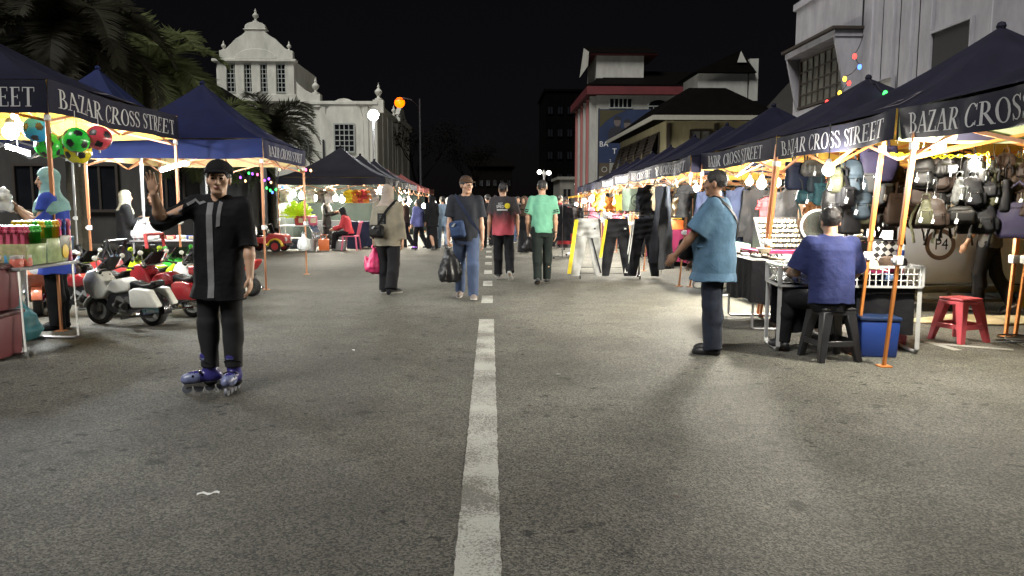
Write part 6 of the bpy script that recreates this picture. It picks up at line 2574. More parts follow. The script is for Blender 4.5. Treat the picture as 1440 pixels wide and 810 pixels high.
# clothes hung from the fourth right-hand tent
hang = [(914, 262, 14.3, .50, .62, C_CHAR, 'coat', 20, 'charcoal zip jacket hung beside the green bag'), (930, 262, 13.4, .52, 1.35, C_BLACK, 'dress', 30, 'long black coat hung left of the orange pole pair'),
        (938, 262, 12.9, .48, 1.42, C_CHAR, 'dress', 40, 'long charcoal coat hung nearest the orange pole pair'), (924, 300, 15.2, .40, .40, C_WHITE, 'shirt', 10, 'white top hung between the black jackets'),
        (922, 258, 14.0, .3, .5, C_TAN, 'shirt', 60, 'tan top hung above the long black coat'), (950, 258, 12.8, .22, .55, C_TAN, 'dress', 50, 'narrow tan scarf hung on the orange pole'),
        (963, 262, 12.2, .35, .5, C_CHAR, 'shirt', 30, 'dark top hung right of the orange poles'), (1000, 268, 12.0, .5, 1.0, C_NAVY, 'coat', 10, 'navy coat hung behind the head of the man in blue'),
        (1042, 266, 11.9, .46, .92, C_NAVY, 'coat', 0, 'dark navy blazer hung left of the sky blue shirt'), (1053, 268, 11.8, .24, .72, C_SKY, 'dress', 0, 'sky blue shirt hung between two dark blazers'),
        (1066, 266, 11.7, .46, .95, C_BLACK, 'coat', 0, 'black blazer hung right of the sky blue shirt'), (1080, 280, 11.5, .30, .42, C_RED, 'shirt', 0, 'red top hung behind the orange pole pair'), (1090, 300, 11.5, .30, .42, C_WHITE, 'dress', 0, 'white cloth hung behind the orange pole pair'),
        (1112, 268, 11.0, .6, 1.0, C_CHAR, 'coat', 0, 'wide charcoal coat hung right of the orange pole pair'), (1136, 272, 10.8, .5, .95, C_BLACK, 'dress', 0, 'black dress hung behind the coloured bag cluster'), (1152, 262, 10.6, .5, .8, C_BROWN, 'coat', 0, 'brown coat hung behind the round mirror')]
for i, (px, py, Y, w_, h_, m, kd, rz, lab) in enumerate(hang):
    garment(lab, at(px, py, Y), w_, h_, m, kd, R(rz), None, 50 + i, 'clothes hung in the right-hand tents', top=max(.0, 2.02 - at(px, py, Y).z))

# the pale green bag with a printed ring
q = at(891, 281, 14.4)
t = thing('square_bag', 'square pale green bag with a grey printed ring hung beside the jackets', 'bag', q, R(8))
mb = MB()
mb.box((0, 0, 0), (.46, .06, .44))
mb.build('panel', cloth_m('pale_green', (.42, .50, .36)), t, bevel=.02)
mb = MB()
mb.tube([(.05 + math.cos(a) * .115, -.034, -.01 + math.sin(a) * .115) for a in [2 * PI * k / 24 for k in range(24)]], .010, 5, closed=True, flat=.3)
for a in (R(90), R(210), R(330)):
    mb.prism([(0, 0), (.05, .035), (.085, .0), (.05, -.035)], (.05, -.034, -.01), (math.cos(a), 0, math.sin(a)), (-math.sin(a), 0, math.cos(a)), .006)
mb.build('printed_ring', cloth_m('print_grey', (.20, .24, .20)), t)
mb = MB()
mb.tube([(-.12, 0, .21), (-.11, 0, .30), (.11, 0, .30), (.12, 0, .21)], .012, 6)
mb.tube([(0, 0, .31), (0, 0, .40)], .004, 4)
mb.build('handle', C_LGREY, t)


def plush(label, p, s, m, face_m=C_BLACK, group='plush toys hung in the fifth right-hand tent', rz=0):
    S = SDF((-.3, -.25, -.45), (.3, .25, .3), .016)
    S.el((0, 0, .08), (.17, .15, .15), None, 0)
    S.el((0, 0, -.16), (.14, .12, .16), None, .05)
    for x in (-1, 1):
        S.el((x * .12, 0, .20), (.06, .035, .06), None, .03)
        S.rc((x * .11, -.02, -.08), (x * .21, -.05, -.16), .05, .045, .04)
        S.rc((x * .07, -.03, -.26), (x * .11, -.12, -.31), .06, .055, .04)
    S.el((0, -.12, .05), (.06, .05, .045), None, .03)
    S.wrinkle(.004, 60, 2)
    t = thing('plush_toy', label, 'plush toy', p, rz, group)
    t.scale = (s, s, s)
    S.mesh('body', m, t)
    mb = MB()
    for x in (-1, 1):
        mb.ball((x * .06, -.135, .11), .018, 8)
    mb.ball((0, -.168, .06), .02, 8)
    mb.build('face', face_m, t)
    return t


C_MUST = cloth_m('mustard', (.38, .24, .02))
PL = [(842, 282, 17.8, .75, C_MUST, 'largest yellow plush toy under the yellow awning edge'), (857, 286, 17.2, .6, C_ORG, 'orange plush toy between two yellow ones'), (870, 283, 16.9, .62, C_MUST, 'yellow plush toy next to the green bag'),
      (834, 300, 18.6, .6, C_PINK, 'pink plush toy hung low at the left'), (852, 306, 17.4, .55, C_WHITE, 'white plush toy hung below the yellow ones'), (866, 308, 17.0, .5, C_PINK, 'pink plush toy hung below the yellow ones')]
for px, py, Y, s, m, lab in PL:
    plush(lab, at(px, py, Y), s, m, rz=R(15))
# yellow awning edge of a further stall, its light put in as emission
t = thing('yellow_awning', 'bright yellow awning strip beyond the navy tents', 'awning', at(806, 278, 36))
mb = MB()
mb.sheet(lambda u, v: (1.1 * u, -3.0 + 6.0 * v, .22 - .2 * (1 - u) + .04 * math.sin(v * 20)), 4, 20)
mb.build('sheet', mat('glowing_yellow_tarp', (.62, .38, .05), .7, emit=.35, ecol=(1, .5, .05)), t)
mb = MB()
for v in (-2.9, 2.9):
    mb.tube([(.05, v, -at(806, 278, 36).z), (.05, v, .02)], .025, 6)
mb.build('post', COPPER, t)

# tables of the right-hand stalls
table('pale green cloth table beside the orange pole pair', 3.55, 11.6, R(88), 1.1, .6, .78, cloth=C_MINT, drop=.5)
table('black cloth table behind the man in blue', 3.22, 8.55, R(86), 1.15, .74, .76, cloth=C_BLACK, drop=.46)
table('magenta cloth table under the bracelet racks', 4.75, 10.4, R(0), 2.3, .7, .74, cloth=C_MAG, drop=.5)
r = random.Random(11)
for i in range(7):
    y = 8.12 + .15 * i
    t = thing('sandal', ORD[i] + ' sandal from the near end of the black cloth table', 'sandal', (3.0 + r.uniform(0, .22), y, .768), r.uniform(-.5, .5) + PI / 2, 'sandals and boards laid out on the black cloth table')
    m = [C_TAN, WHITE_PLASTIC, C_BROWN, C_LGREY][i % 4]
    mb = MB()
    mb.prism([(-.12, -.035), (.06, -.045), (.12, -.02), (.125, .02), (.06, .045), (-.12, .035), (-.135, 0)], (0, 0, .012), (1, 0, 0), (0, 1, 0), .022)
    mb.build('sole', m, t, bevel=.005)
    mb = MB()
    mb.tube([(.04, -.044, .02), (.03, -.03, .05), (.03, .03, .05), (.04, .044, .02)], .012, 6, flat=.4)
    mb.build('strap', C_BROWN if i % 2 else C_BLACK, t)
t = thing('paper_bowl', 'small cream bowl at the end of the black cloth table', 'bowl', (3.28, 8.95, .766))
mb = MB()
mb.lathe([(.05, 0), (.075, .05), (.085, .075), (.078, .073), (.045, .01), (0, .008)], n=16)
mb.build('bowl', mat('cream_card', (.5, .42, .28), .6), t)
mb = MB()
mb.lathe([(.0855, .068), (.089, .073), (.0855, .078)], n=16)
mb.build('rim', mat('cream_rim', (.55, .48, .34), .6), t)
# tiered bracelet racks
for k in range(3):
    x = 4.02 + .66 * k
    t = thing('bracelet_rack', ['left', 'middle', 'right'][k] + ' tiered black rack of pale bracelets on the magenta table', 'display rack', (x, 10.42, .746), 0, 'tiered bracelet racks on the magenta table')
    mb = MB()
    mb.prism([(-.16, 0), (.20, 0), (.20, .44)], (0, 0, 0), (0, 1, 0), (0, 0, 1), .60)
    mb.build('stand', BLACK_PLASTIC, t)
    for j in range(6):
        mb = MB()
        u = .08 + .15 * j
        c = Vector((0, -.16 + .36 * u, .44 * u))
        mb.bar(c + Vector((-.27, -.012, .022)), c + Vector((.27, -.012, .022)), .036, .036)
        rb = mb.build('bracelet_bar', mat('pale_velvet', (.40, .38, .30), .7, var=.5, scale=40), t)
        for s in range(9):
            mb = MB()
            xx = -.24 + .06 * s
            mb.tube([c + Vector((xx, -.012 + math.cos(a) * .026, .022 + math.sin(a) * .026)) for a in [2 * PI * q / 8 for q in range(8)]], .007, 4, closed=True)
            mb.build('bracelet', [CHROME, C_BLACK, mat('gold', (.55, .38, .12), .3, .9)][(s + j) % 3], rb)
# round mirror
q = at(1150, 318, 8.3)
t = thing('round_mirror', 'round white rimmed mirror standing behind the seated man', 'mirror', q, R(-12))
mb = MB()
mb.tube([(math.cos(a) * .175, 0, math.sin(a) * .175) for a in [2 * PI * k / 28 for k in range(28)]], .016, 8, closed=True)
mb.build('rim', WHITE_PLASTIC, t)
mb = MB()
mb.lathe([(0, .0), (.17, .0), (.17, .008), (0, .008)], (0, .004, 0), (0, -1, 0), 28)
mb.build('glass', mat('mirror_glass', (.38, .40, .34), .12, .9, var=.2, scale=3), t)
mb = MB()
mb.tube([(0, .03, -.17), (0, .03, .745 - q.z + .0)], .012, 6)
mb.lathe([(.09, .745 - q.z), (.08, .77 - q.z)], n=14)
mb.build('stand', BLACK_PLASTIC, t)
table('low side table carrying the round mirror', q.x + .15, q.y + .1, R(5), .8, .5, .745, top_m=P_MAGENTA)

# case table where the man sits: foil filled case, wire basket, hats
t = thing('case_table', 'white framed stall table with a foil filled case and loop legs before the seated man', 'table', (3.31, 7.00, 0), R(-8))
t.scale = (1.18, 1, 1)
mb = MB()
for s in (-1, 1):
    x = s * .52
    mb.tube([(x, -.24, .80), (x, -.25, .05), (x, -.22, .018), (x, .22, .018), (x, .25, .05), (x, .24, .80)], .017, 8)
    mb.build('leg', mat('white_steel', (.45, .45, .44), .35, .3), t) if s == -1 else None
    if s == -1:
        mb = MB()
mb.build('leg', mat('white_steel', (.45, .45, .44), .35, .3), t)
mb = MB()
for y in (-.26, .26):
    mb.bar((-.53, y, .80), (.53, y, .80), .022)
    mb.bar((-.53, y, .62), (.53, y, .62), .02)
for x in (-.53, -.12, .53):
    mb.bar((x, -.26, .80), (x, .26, .80), .022)
    mb.bar((x, -.26, .62), (x, .26, .62), .02)
    for y in (-.26, .26):
        mb.bar((x, y, .62), (x, y, .80), .022)
mb.build('case_frame', mat('white_steel', (.45, .45, .44), .35, .3), t)
S = SDF((-.54, -.27, .58), (.54, .27, .84), .012)
S.rbox((-.325, 0, .71), (.19, .245, .08), .02, None)
S.wrinkle(.012, 40, 5)
S.mesh('foil_lining', FOIL, t)
mb = MB()
mb.box((.205, 0, .625), (.62, .48, .01))
mb.build('shelf', C_BLACK, t)
mb = MB()
for k in range(14):
    x = -.09 + .046 * k
    mb.tube([(x, -.268, .625), (x, -.268, .795)], .004, 4)
for z in (.68, .735):
    mb.tube([(-.11, -.268, z), (.52, -.268, z)], .004, 4)
mb.build('wire_side', WHITE_PLASTIC, t)
c = thing('black_cloth_skirt', 'black cloth hanging beneath the white framed stall table', 'cloth', (3.31, 7.00, 0), R(-8))
c.scale = (1.18, 1, 1)
mb = MB()
mb.sheet(lambda u, v: (-.50 + 1.0 * u, -.20 + .02 * math.sin(u * 31) * v, .61 - (.34 + .10 * math.sin(u * 7 + 1)) * v), 50, 6)
mb.sheet(lambda u, v: (-.50 + 1.0 * u, .20 + .02 * math.sin(u * 27) * v, .61 - (.40 + .06 * math.sin(u * 5)) * v), 50, 6)
mb.sheet(lambda u, v: (-.50 + 1.0 * u, -.20 + .40 * v, .612), 4, 4)
mb.build('cloth', C_BLACK, c, angle=80)
T0 = Matrix.Translation((3.31, 7.00, 0)) @ Matrix.Rotation(R(-8), 4, 'Z') @ Matrix.Diagonal((1.18, 1, 1, 1))


def on_table(x, y, z):
    return T0 @ Vector((x, y, z))


def hat(label, p, m, r_=.14, rz=0):
    t = thing('hat', label, 'hat', p, rz, 'hats and caps in the wire basket')
    mb = MB()
    mb.sheet(lambda u, v: ((.09 + (r_ - .09) * v) * math.cos(2 * PI * u), (.085 + (r_ - .09) * v) * math.sin(2 * PI * u), .014 * math.sin(4 * PI * u) * v + .012), 28, 4)
    mb.build('brim', m, t, angle=80)
    mb = MB()
    mb.lathe([(.092, .01), (.09, .05), (.075, .085), (.04, .10), (0, .102)], n=18, sy=.95)
    mb.build('hat_crown', m, t)
    return t


hat('straw coloured floppy hat on the wire basket between the poles', on_table(.17, -.12, .76), mat('straw', (.50, .43, .28), .8, var=.15, scale=30), .17, .4)
hat('brown hat on the wire basket right of the straw hat', on_table(.36, .02, .78), C_BROWN, .14)
hat('dark cap in the wire basket near the bottle', on_table(.46, .12, .77), C_CHAR, .13)
for i in range(5):
    S = SDF((-.14, -.14, -.02), (.14, .14, .14), .014)
    S.el((0, 0, .05), (.11, .08, .05), None, 0)
    S.wrinkle(.012, 30, 60 + i)
    t = thing('folded_cap', ORD[i] + ' folded cloth from the left in the wire basket', 'cloth', on_table(-.02 + .11 * i, .02 * (-1) ** i, .625), i * .8, 'folded cloths in the wire basket')
    S.mesh('cloth', [C_NAVY, C_CHAR, C_GREY, C_BLUE, C_BLACK][i], t)
t = thing('water_bottle', 'clear water bottle standing at the right end of the wire basket', 'bottle', on_table(.50, .18, .81))
mb = MB()
mb.lathe([(.0, 0), (.032, .0), (.034, .02), (.033, .13), (.034, .16), (.018, .20), (.014, .205)], n=14)
mb.build('bottle', mat('clear_bottle', (.45, .50, .52), .08, var=.2, scale=30, alpha=.6), t)
mb = MB()
mb.lathe([(.016, .206), (.016, .225), (.014, .228)], n=12)
mb.build('cap', WHITE_PLASTIC, t)
mb = MB()
mb.lathe([(.0348, .07), (.0348, .12)], n=14)
mb.build('label_band', P_BLUE, t)
CHECK = mat('black_white_checker', (.3, .3, .3), .5, var=0)
nt, b = nodes_of(CHECK)
ck = nt.nodes.new('ShaderNodeTexChecker')
ck.inputs['Scale'].default_value = 22
ck.inputs['Color1'].default_value = (.55, .55, .5, 1)
ck.inputs['Color2'].default_value = (.01, .01, .01, 1)
tcn = nt.nodes.new('ShaderNodeTexCoord')
mpn = nt.nodes.new('ShaderNodeMapping')
mpn.inputs['Rotation'].default_value = (0, R(40), 0)
mpn.inputs['Location'].default_value = (.01, .02, .013)
nt.links.new(tcn.outputs['Object'], mpn.inputs['Vector'])
nt.links.new(mpn.outputs['Vector'], ck.inputs['Vector'])
nt.links.new(ck.outputs['Color'], b.inputs['Base Color'])
t = thing('checkered_box', 'black and white checkered box behind the wire basket', 'box', (3.99, 7.50, .80), R(-20))
mb = MB()
mb.box((0, 0, .10), (.24, .12, .20))
mb.build('carton', CHECK, t, bevel=.004)
mb = MB()
mb.box((0, 0, .205), (.25, .13, .012))
mb.build('lid', BLACK_PLASTIC, t)
table('magenta cloth side table behind the wire basket', 3.74, 7.62, R(0), .72, .5, .79, cloth=C_MAG, drop=.42)
t = thing('black_case', 'long black case on the side table behind the seated man', 'case', (3.76, 7.78, .802))
mb = MB()
mb.box((0, 0, .11), (.62, .18, .22))
mb.build('case', LEATHER, t, bevel=.02)
mb = MB()
mb.tube([(-.1, -.10, .17), (-.08, -.12, .19), (.08, -.12, .19), (.1, -.10, .17)], .01, 6)
mb.build('handle', CHROME, t)


def crate(label, p, d, m, lid_m, rz=0, cat='box', name='storage_box'):
    t = thing(name, label, cat, p, rz)
    mb = MB()
    mb.box((0, 0, d[2] / 2), (d[0] * .9, d[1] * .9, d[2]), taper=1.1)
    mb.build('box', m, t, bevel=.018)
    mb = MB()
    mb.box((0, 0, d[2] + .018), (d[0] * 1.04, d[1] * 1.04, .034))
    mb.build('lid', lid_m, t, bevel=.01)
    for s in (-1, 1):
        mb = MB()
        mb.box((s * d[0] * .505, 0, d[2] * .82), (.03, .12, .05))
        mb.build('handle', lid_m, t, bevel=.008)
    return t


crate('blue plastic storage box with dark lid under the wire basket', (3.50, 6.70, 0), (.34, .34, .33), P_BLUE, pl('dark_blue', (.008, .02, .06)), R(-10))
crate('pink plastic storage box behind the blue one', (3.84, 7.22, 0), (.36, .36, .30), P_PINK, P_PINK, R(5))
sack('plastic_bag', 'white tied bag on the pink storage box', 'bag', (3.84, 7.17, .337), .09, .16, mat('white_film', (.55, .56, .54), .35), 8)


def stool(label, p, rz, m, w0=.27, w1=.38, h=.46, group=None):
    """Moulded stool: square seat with a slot, four splayed tapering legs, side rails, arched aprons."""
    t = thing('plastic_stool', label, 'stool', p, rz, group)
    mb = MB()
    mb.box((0, 0, h - .014), (w0, w0, .028))
    mb.build('seat', m, t, bevel=.012, seg=3)
    mb = MB()
    for k in range(4):
        a = k * PI / 2
        M = Matrix.Rotation(a, 4, 'Z')
        mb.T = M
        k0 = w0 / 2 - .006
        mb.prism([(-w0 / 2 + .01, h - .03), (w0 / 2 - .01, h - .03), (w0 / 2 - .005, h - .11), (w0 / 2 - .05, h - .065), (-w0 / 2 + .05, h - .065), (-w0 / 2 + .005, h - .11)], (0, -k0 - .002, 0), (1, 0, 0), (0, 0, 1), .012)
        kz = .16
        f = w0 / 2 + (w1 - w0) / 2 * (1 - kz / h)
        mb.bar((-f + .03, -f + .012, kz), (f - .03, -f + .012, kz), .014, .05)
    mb.T = Matrix.Identity(4)
    mb.build('apron', m, t, bevel=.004, seg=1)
    for sx in (-1, 1):
        for sy in (-1, 1):
            mb = MB()
            rings = []
            for z, q, wd in ((h - .03, w0 / 2 - .046, .045), (h * .5, w0 / 2 + (w1 - w0) * .24 - .038, .036), (0.0, w1 / 2 - .028, .027)):
                rings.append([(sx * q + i * wd, sy * q + j * wd, z) for i, j in ((-1, -1), (1, -1), (1, 1), (-1, 1))])
            mb.loft(rings[::-1])
            mb.build('leg', m, t, bevel=.006, seg=1)
    return t


STOOL_P = gr(1174, 508)
STOOL_P.y += .12
stool('black plastic stool under the seated man in navy', (STOOL_P.x, STOOL_P.y, 0), R(6), pl('stool_black', (.018, .018, .020), .35), .30, .40, .47)
p = gr(1358, 482)
stool('red plastic stool standing alone beside the cable heap', (p.x, p.y + .12, 0), R(18), pl('stool_red', (.62, .10, .125), .35), .28, .40, .44)

# cable heap and orange pole pair by the right edge
p = gr(1424, 486)
t = thing('cable_heap', 'heap of coiled black cables on the road at the right edge', 'cables', (p.x + .1, p.y, 0))
r = random.Random(2)
mb = MB()
for k in range(16):
    c = (r.uniform(-.22, .28), r.uniform(-.12, .12))
    R0, z0 = r.uniform(.07, .17), .012 + .008 * (k % 8)
    tl = r.uniform(-.15, .15)
    mb.tube([(c[0] + math.cos(a) * R0 * 1.3, c[1] + math.sin(a) * R0 * .8, z0 + tl * .1 * math.sin(a) + .014) for a in [2 * PI * q / 16 for q in range(16)]], .008, 5, closed=True)
mb.build('cable', CABLE, t)
mb = MB()
mb.tube([(-.2, -.02, .08), (-.1, -.22, .02), (.1, -.25, .012), (.4, -.12, .012)], .007, 5)
mb.build('plug_lead', P_GREY, t)
for k, (a, b) in enumerate((((1414, 474), (1432, 320)), ((1427, 476), (1450, 320)))):
    f = gr(*a)
    u = at(b[0], b[1], f.y)
    u = f + (u - f) * (1.95 / u.z)
    t = thing('tent_pole', ['left', 'right'][k] + ' pole of the orange pair standing behind the cable heap', 'pole', f, 0, 'inner orange tent poles behind the cable heap')
    mb = MB()
    mb.bar((0, 0, .01), (u - f) * .45, .03)
    mb.bar((u - f) * .43, u - f, .042)
    mb.box((0, 0, .006), (.1, .1, .012))
    mb.build('tube', ORANGE, t)
    mb = MB()
    mb.box((u - f) * .415, (.085, .075, .085))
    mb.build('collar', WHITE_PLASTIC, t, bevel=.008)

# ---- bags on display: prototypes copied with their parts
def bag_proto(kind):
    S = SDF((-.30, -.22, -.36), (.30, .22, .30), .013)
    if kind == 'backpack':
        S.stack((0, 0, -.2), np.eye(3), [(0, .11, .05), (.04, .15, .085), (.2, .145, .085), (.33, .115, .06), (.38, .08, .035), (.40, .04, .02)], 0, pw=3)
        S.stack((0, -.075, -.17), np.eye(3), [(0, .07, .03), (.03, .11, .05), (.13, .105, .045), (.19, .08, .02)], .012, pw=3)
        S.rbox((.155, -.0, -.08), (.025, .05, .08), .02, None, .02)
    elif kind == 'tote':
        S.stack((0, 0, -.18), np.eye(3), [(0, .13, .05), (.03, .16, .062), (.20, .165, .05), (.33, .17, .03)], 0, pw=3.5)
    elif kind == 'sling':
        S.stack((0, 0, -.15), np.eye(3), [(0, .05, .03), (.04, .09, .05), (.16, .085, .045), (.27, .05, .03), (.31, .02, .015)], 0, pw=2.6)
        S.rbox((0, -.05, -.03), (.065, .03, .09), .025, None, .01)
    else:
        S.stack((0, 0, -.1), np.eye(3), [(0, .11, .03), (.04, .165, .06), (.12, .155, .055), (.18, .12, .035), (.2, .09, .02)], 0, pw=2.6)
        S.rbox((0, -.06, -.015), (.12, .03, .06), .025, None, .012)
    S.wrinkle(.007, 15, len(kind) * 3)
    t = thing('hanging_bag', 'bag', 'bag', (0, 0, 0))
    S.mesh('bag_body', LEATHER, t)
    mb = MB()
    top = {'backpack': .20, 'tote': .15, 'sling': .15, 'pouch': .10}[kind]
    if kind == 'tote':
        for y in (-.03, .03):
            mb.tube([(-.08, y, top - .02), (-.07, y, top + .12), (0, 0, top + .19), (.07, y, top + .12), (.08, y, top - .02)], .011, 6, flat=.5)
    else:
        mb.tube([(-.04, .01, top - .01), (-.025, .0, top + .06), (.025, .0, top + .06), (.04, .01, top - .01)], .010, 6)
        for s in (-1, 1):
            mb.tube([(s * .07, .06, top - .05), (s * .11, .12, 0), (s * .13, .11, -top * .7), (s * .10, .06, -top - .06), (s * .085, .055, -top - .16)], .018, 6, flat=.35)
    mb.build('strap', LEATHER, t)
    mb = MB()
    yz = {'backpack': (-.132, -.01), 'tote': (-.06, .10), 'sling': (-.082, .03), 'pouch': (-.092, .02)}[kind]
    mb.tube([(-.10 if kind != 'sling' else -.05, yz[0], yz[1]), (.10 if kind != 'sling' else .05, yz[0], yz[1])], .005, 4)
    mb.box((.06 if kind != 'sling' else .03, yz[0] - .004, yz[1] - .02), (.008, .006, .03))
    mb.build('zip', CHROME, t)
    mb = MB()
    mb.tube([(0, 0, top + .06 if kind != 'tote' else top + .19), (0.01, 0, top + .20), (0, 0, top + .24)], .004, 4)
    mb.build('hook', CHROME, t)
    if kind != 'tote':
        mb = MB()
        mb.box((-.05, yz[0] - .012, yz[1] - .09), (.03, .003, .05), rot=Matrix.Rotation(.3, 3, 'Y'))
        mb.tube([(-.05, yz[0] - .01, yz[1]), (-.05, yz[0] - .012, yz[1] - .065)], .0015, 3)
        mb.build('price_tag', WHITE_PLASTIC, t)
    return t


PROTO = {k: bag_proto(k) for k in ('backpack', 'tote', 'sling', 'pouch')}
used_proto = set()
def bag_m(n, c, v=.3, sc=9, rough=.6):
    m = mat('bag_' + n, c, rough, var=v, scale=sc, bump=.08, bscale=60)
    return dull(m, .10)


BAGM = {n: bag_m(n.replace(' ', '_'), c, v, sc) for n, c, v, sc in (('charcoal', (.007, .007, .008), .3, 9), ('brown', (.016, .010, .007), .3, 9), ('dark brown', (.010, .0065, .005), .3, 9), ('olive', (.022, .022, .012), .3, 9),
        ('grey', (.028, .028, .028), .3, 9), ('navy', (.006, .009, .02), .3, 9), ('pink', (.16, .05, .075), .3, 9), ('tan', (.12, .09, .055), .3, 9), ('teal', (.008, .03, .033), .3, 9), ('silver patterned', (.03, .031, .03), .95, 26),
        ('teal patterned', (.012, .033, .04), .95, 20), ('slate', (.016, .023, .03), .3, 9), ('purple', (.011, .009, .022), .3, 9), ('orange patterned', (.09, .038, .014), .7, 14))}


def hang_bag(kind, colour, p, rz, s, label, group, top_z=None):
    src = PROTO[kind]
    if kind not in used_proto:
        used_proto.add(kind)
        o = src
        o.location = p
        o.rotation_euler = (0, 0, rz)
        o['label'] = label
        o['group'] = group
    else:
        o = copy_tree(src, p, rz, label, group)
    o.scale = (s, s, s)
    for c in kids(o):
        if c.name.startswith(('bag_body', 'strap')) and colour != 'black':
            c.material_slots[0].link = 'OBJECT'
            c.material_slots[0].material = BAGM[colour]
    return o


r = random.Random(21)
cols = ['black', 'charcoal', 'black', 'dark brown', 'black', 'grey', 'olive', 'black', 'charcoal', 'brown']
# two hanging rails of bags: one across the nearest tent's far side, one farther inside
rails = [((3.62, 6.62), (5.9, 6.62), 'near rail', 'nearest right-hand tent'), ((3.55, 7.9), (4.9, 7.9), 'far rail', 'tent above the seated man')]
for i, ((xa, ya), (xb, yb), nm, wh) in enumerate(rails):
    t = thing('hanging_rail', 'orange steel rail holding bags under the ' + wh, 'rail', ((xa + xb) / 2, ya, 1.93))
    mb = MB()
    mb.tube([(-(xb - xa) / 2, 0, 0), ((xb - xa) / 2, 0, 0)], .014, 8)
    mb.build('rail', ORANGE, t)
    mb = MB()
    for s in (-1, 1):
        mb.tube([(s * (xb - xa) / 2.1, 0, 0), (s * (xb - xa) / 2.1, 0, .22)], .006, 5)
    mb.build('hanger', CABLE, t)
kinds = ['backpack', 'sling', 'tote', 'pouch', 'sling', 'backpack', 'pouch']
special = {(1, 3): ('sling', 'silver patterned', .8), (2, 2): ('sling', 'tan', .55), (2, 6): ('sling', 'pink', .75), (2, 7): ('tote', 'grey', .62), (2, 8): ('tote', 'purple', .95), (0, 1): ('backpack', 'dark brown', .85), (1, 6): ('sling', 'olive', .9)}
for j, (y0, nm) in enumerate(((238, 'upper'), (268, 'middle'), (301, 'lower'))):
    for i in range(10):
        px, py = 1299 + 16.5 * i + r.uniform(-4, 4), y0 + r.uniform(-6, 7)
        kd, c, s = special.get((j, i), (kinds[(i * 3 + j * 2) % 7], cols[(i * 7 + j * 3) % 10], r.uniform(.62, .85)))
        p = at(px, py, 6.62 - .05 * j + r.uniform(-.10, .10))
        hang_bag(kd, c, p, R(r.uniform(-50, 50)), s, '%s %s, %s in the %s bag row under the nearest right tent' % (c, {'backpack': 'backpack', 'tote': 'tote bag', 'sling': 'sling bag', 'pouch': 'pouch'}[kd], ORD[i], nm),
                 'bags hung under the nearest right-hand tent')
far = [(1197, 250, 'backpack', 'slate', .95), (1207, 285, 'backpack', 'slate', 1.0), (1222, 252, 'sling', 'black', 1.2), (1236, 228, 'tote', 'purple', 1.1), (1240, 268, 'sling', 'grey', 1.2), (1216, 296, 'sling', 'olive', 1.3), (1234, 306, 'pouch', 'grey', 1.0), (1258, 262, 'backpack', 'dark brown', 1.1), (1268, 292, 'tote', 'brown', 1.0), (1272, 300, 'pouch', 'pink', .7),
       (1186, 272, 'sling', 'charcoal', 1.2), (1196, 310, 'tote', 'charcoal', .8), (1178, 256, 'sling', 'olive', 1.0), (1172, 285, 'backpack', 'black', .8), (1282, 262, 'backpack', 'charcoal', 1.0), (1251, 300, 'sling', 'black', 1.2), (1288, 300, 'sling', 'dark brown', 1.1), (1226, 222, 'pouch', 'teal', .8)]
for i, (px, py, kd, c, s) in enumerate(far):
    p = at(px, py, 7.86 + r.uniform(-.1, .1))
    hang_bag(kd, c, p, R(r.uniform(-40, 40)), s, '%s %s hung above the seated man, %s of the bags there' % (c, {'backpack': 'backpack', 'tote': 'tote bag', 'sling': 'sling bag', 'pouch': 'waist pouch'}[kd], ORD[i]), 'bags hung under the tent above the seated man')
clus = [(1143, 236, 'pouch', 'silver patterned', 1.0), (1148, 254, 'tote', 'slate', .8), (1139, 275, 'pouch', 'teal patterned', 1.0), (1159, 272, 'tote', 'teal patterned', .8), (1148, 292, 'pouch', 'orange patterned', .9), (1124, 246, 'tote', 'navy', 1.0), (1167, 262, 'sling', 'pink', .6)]
for i, (px, py, kd, c, s) in enumerate(clus):
    hang_bag(kd, c, at(px, py, 8.85 + .05 * (i % 3)), R(r.uniform(-30, 30)), s, '%s %s, %s from the top in the cluster above the round mirror' % (c, {'backpack': 'backpack', 'tote': 'tote bag', 'sling': 'sling bag', 'pouch': 'pouch'}[kd], ORD[i]), 'coloured bags in a cluster above the round mirror')
for k in PROTO:
    assert k in used_proto
# yellow plastic chain
t = thing('plastic_chain', 'yellow plastic chain strung above the bags and dropping at its right end', 'chain', (0, 0, 0))
mb = MB()
path = [at(x, y, 6.5) for x, y in ((1255, 217), (1290, 219), (1325, 220), (1362, 219), (1389, 217), (1390, 226), (1389, 238))]
pts = []
for a, b_ in zip(path, path[1:]):
    n = max(1, int((b_ - a).length / .036))
    pts += [(a.lerp(b_, k / n), (b_ - a).normalized()) for k in range(n)]
for k, (p, d) in enumerate(pts):
    x, y, _ = frame_of(d)
    u = x if k % 2 else y
    mb.tube([p + d * math.cos(a) * .024 + u * math.sin(a) * .013 for a in [2 * PI * q / 8 for q in range(8)]], .005, 4, closed=True)
mb.build('chain', pl('chain_yellow', (.70, .55, .01), .4), t)

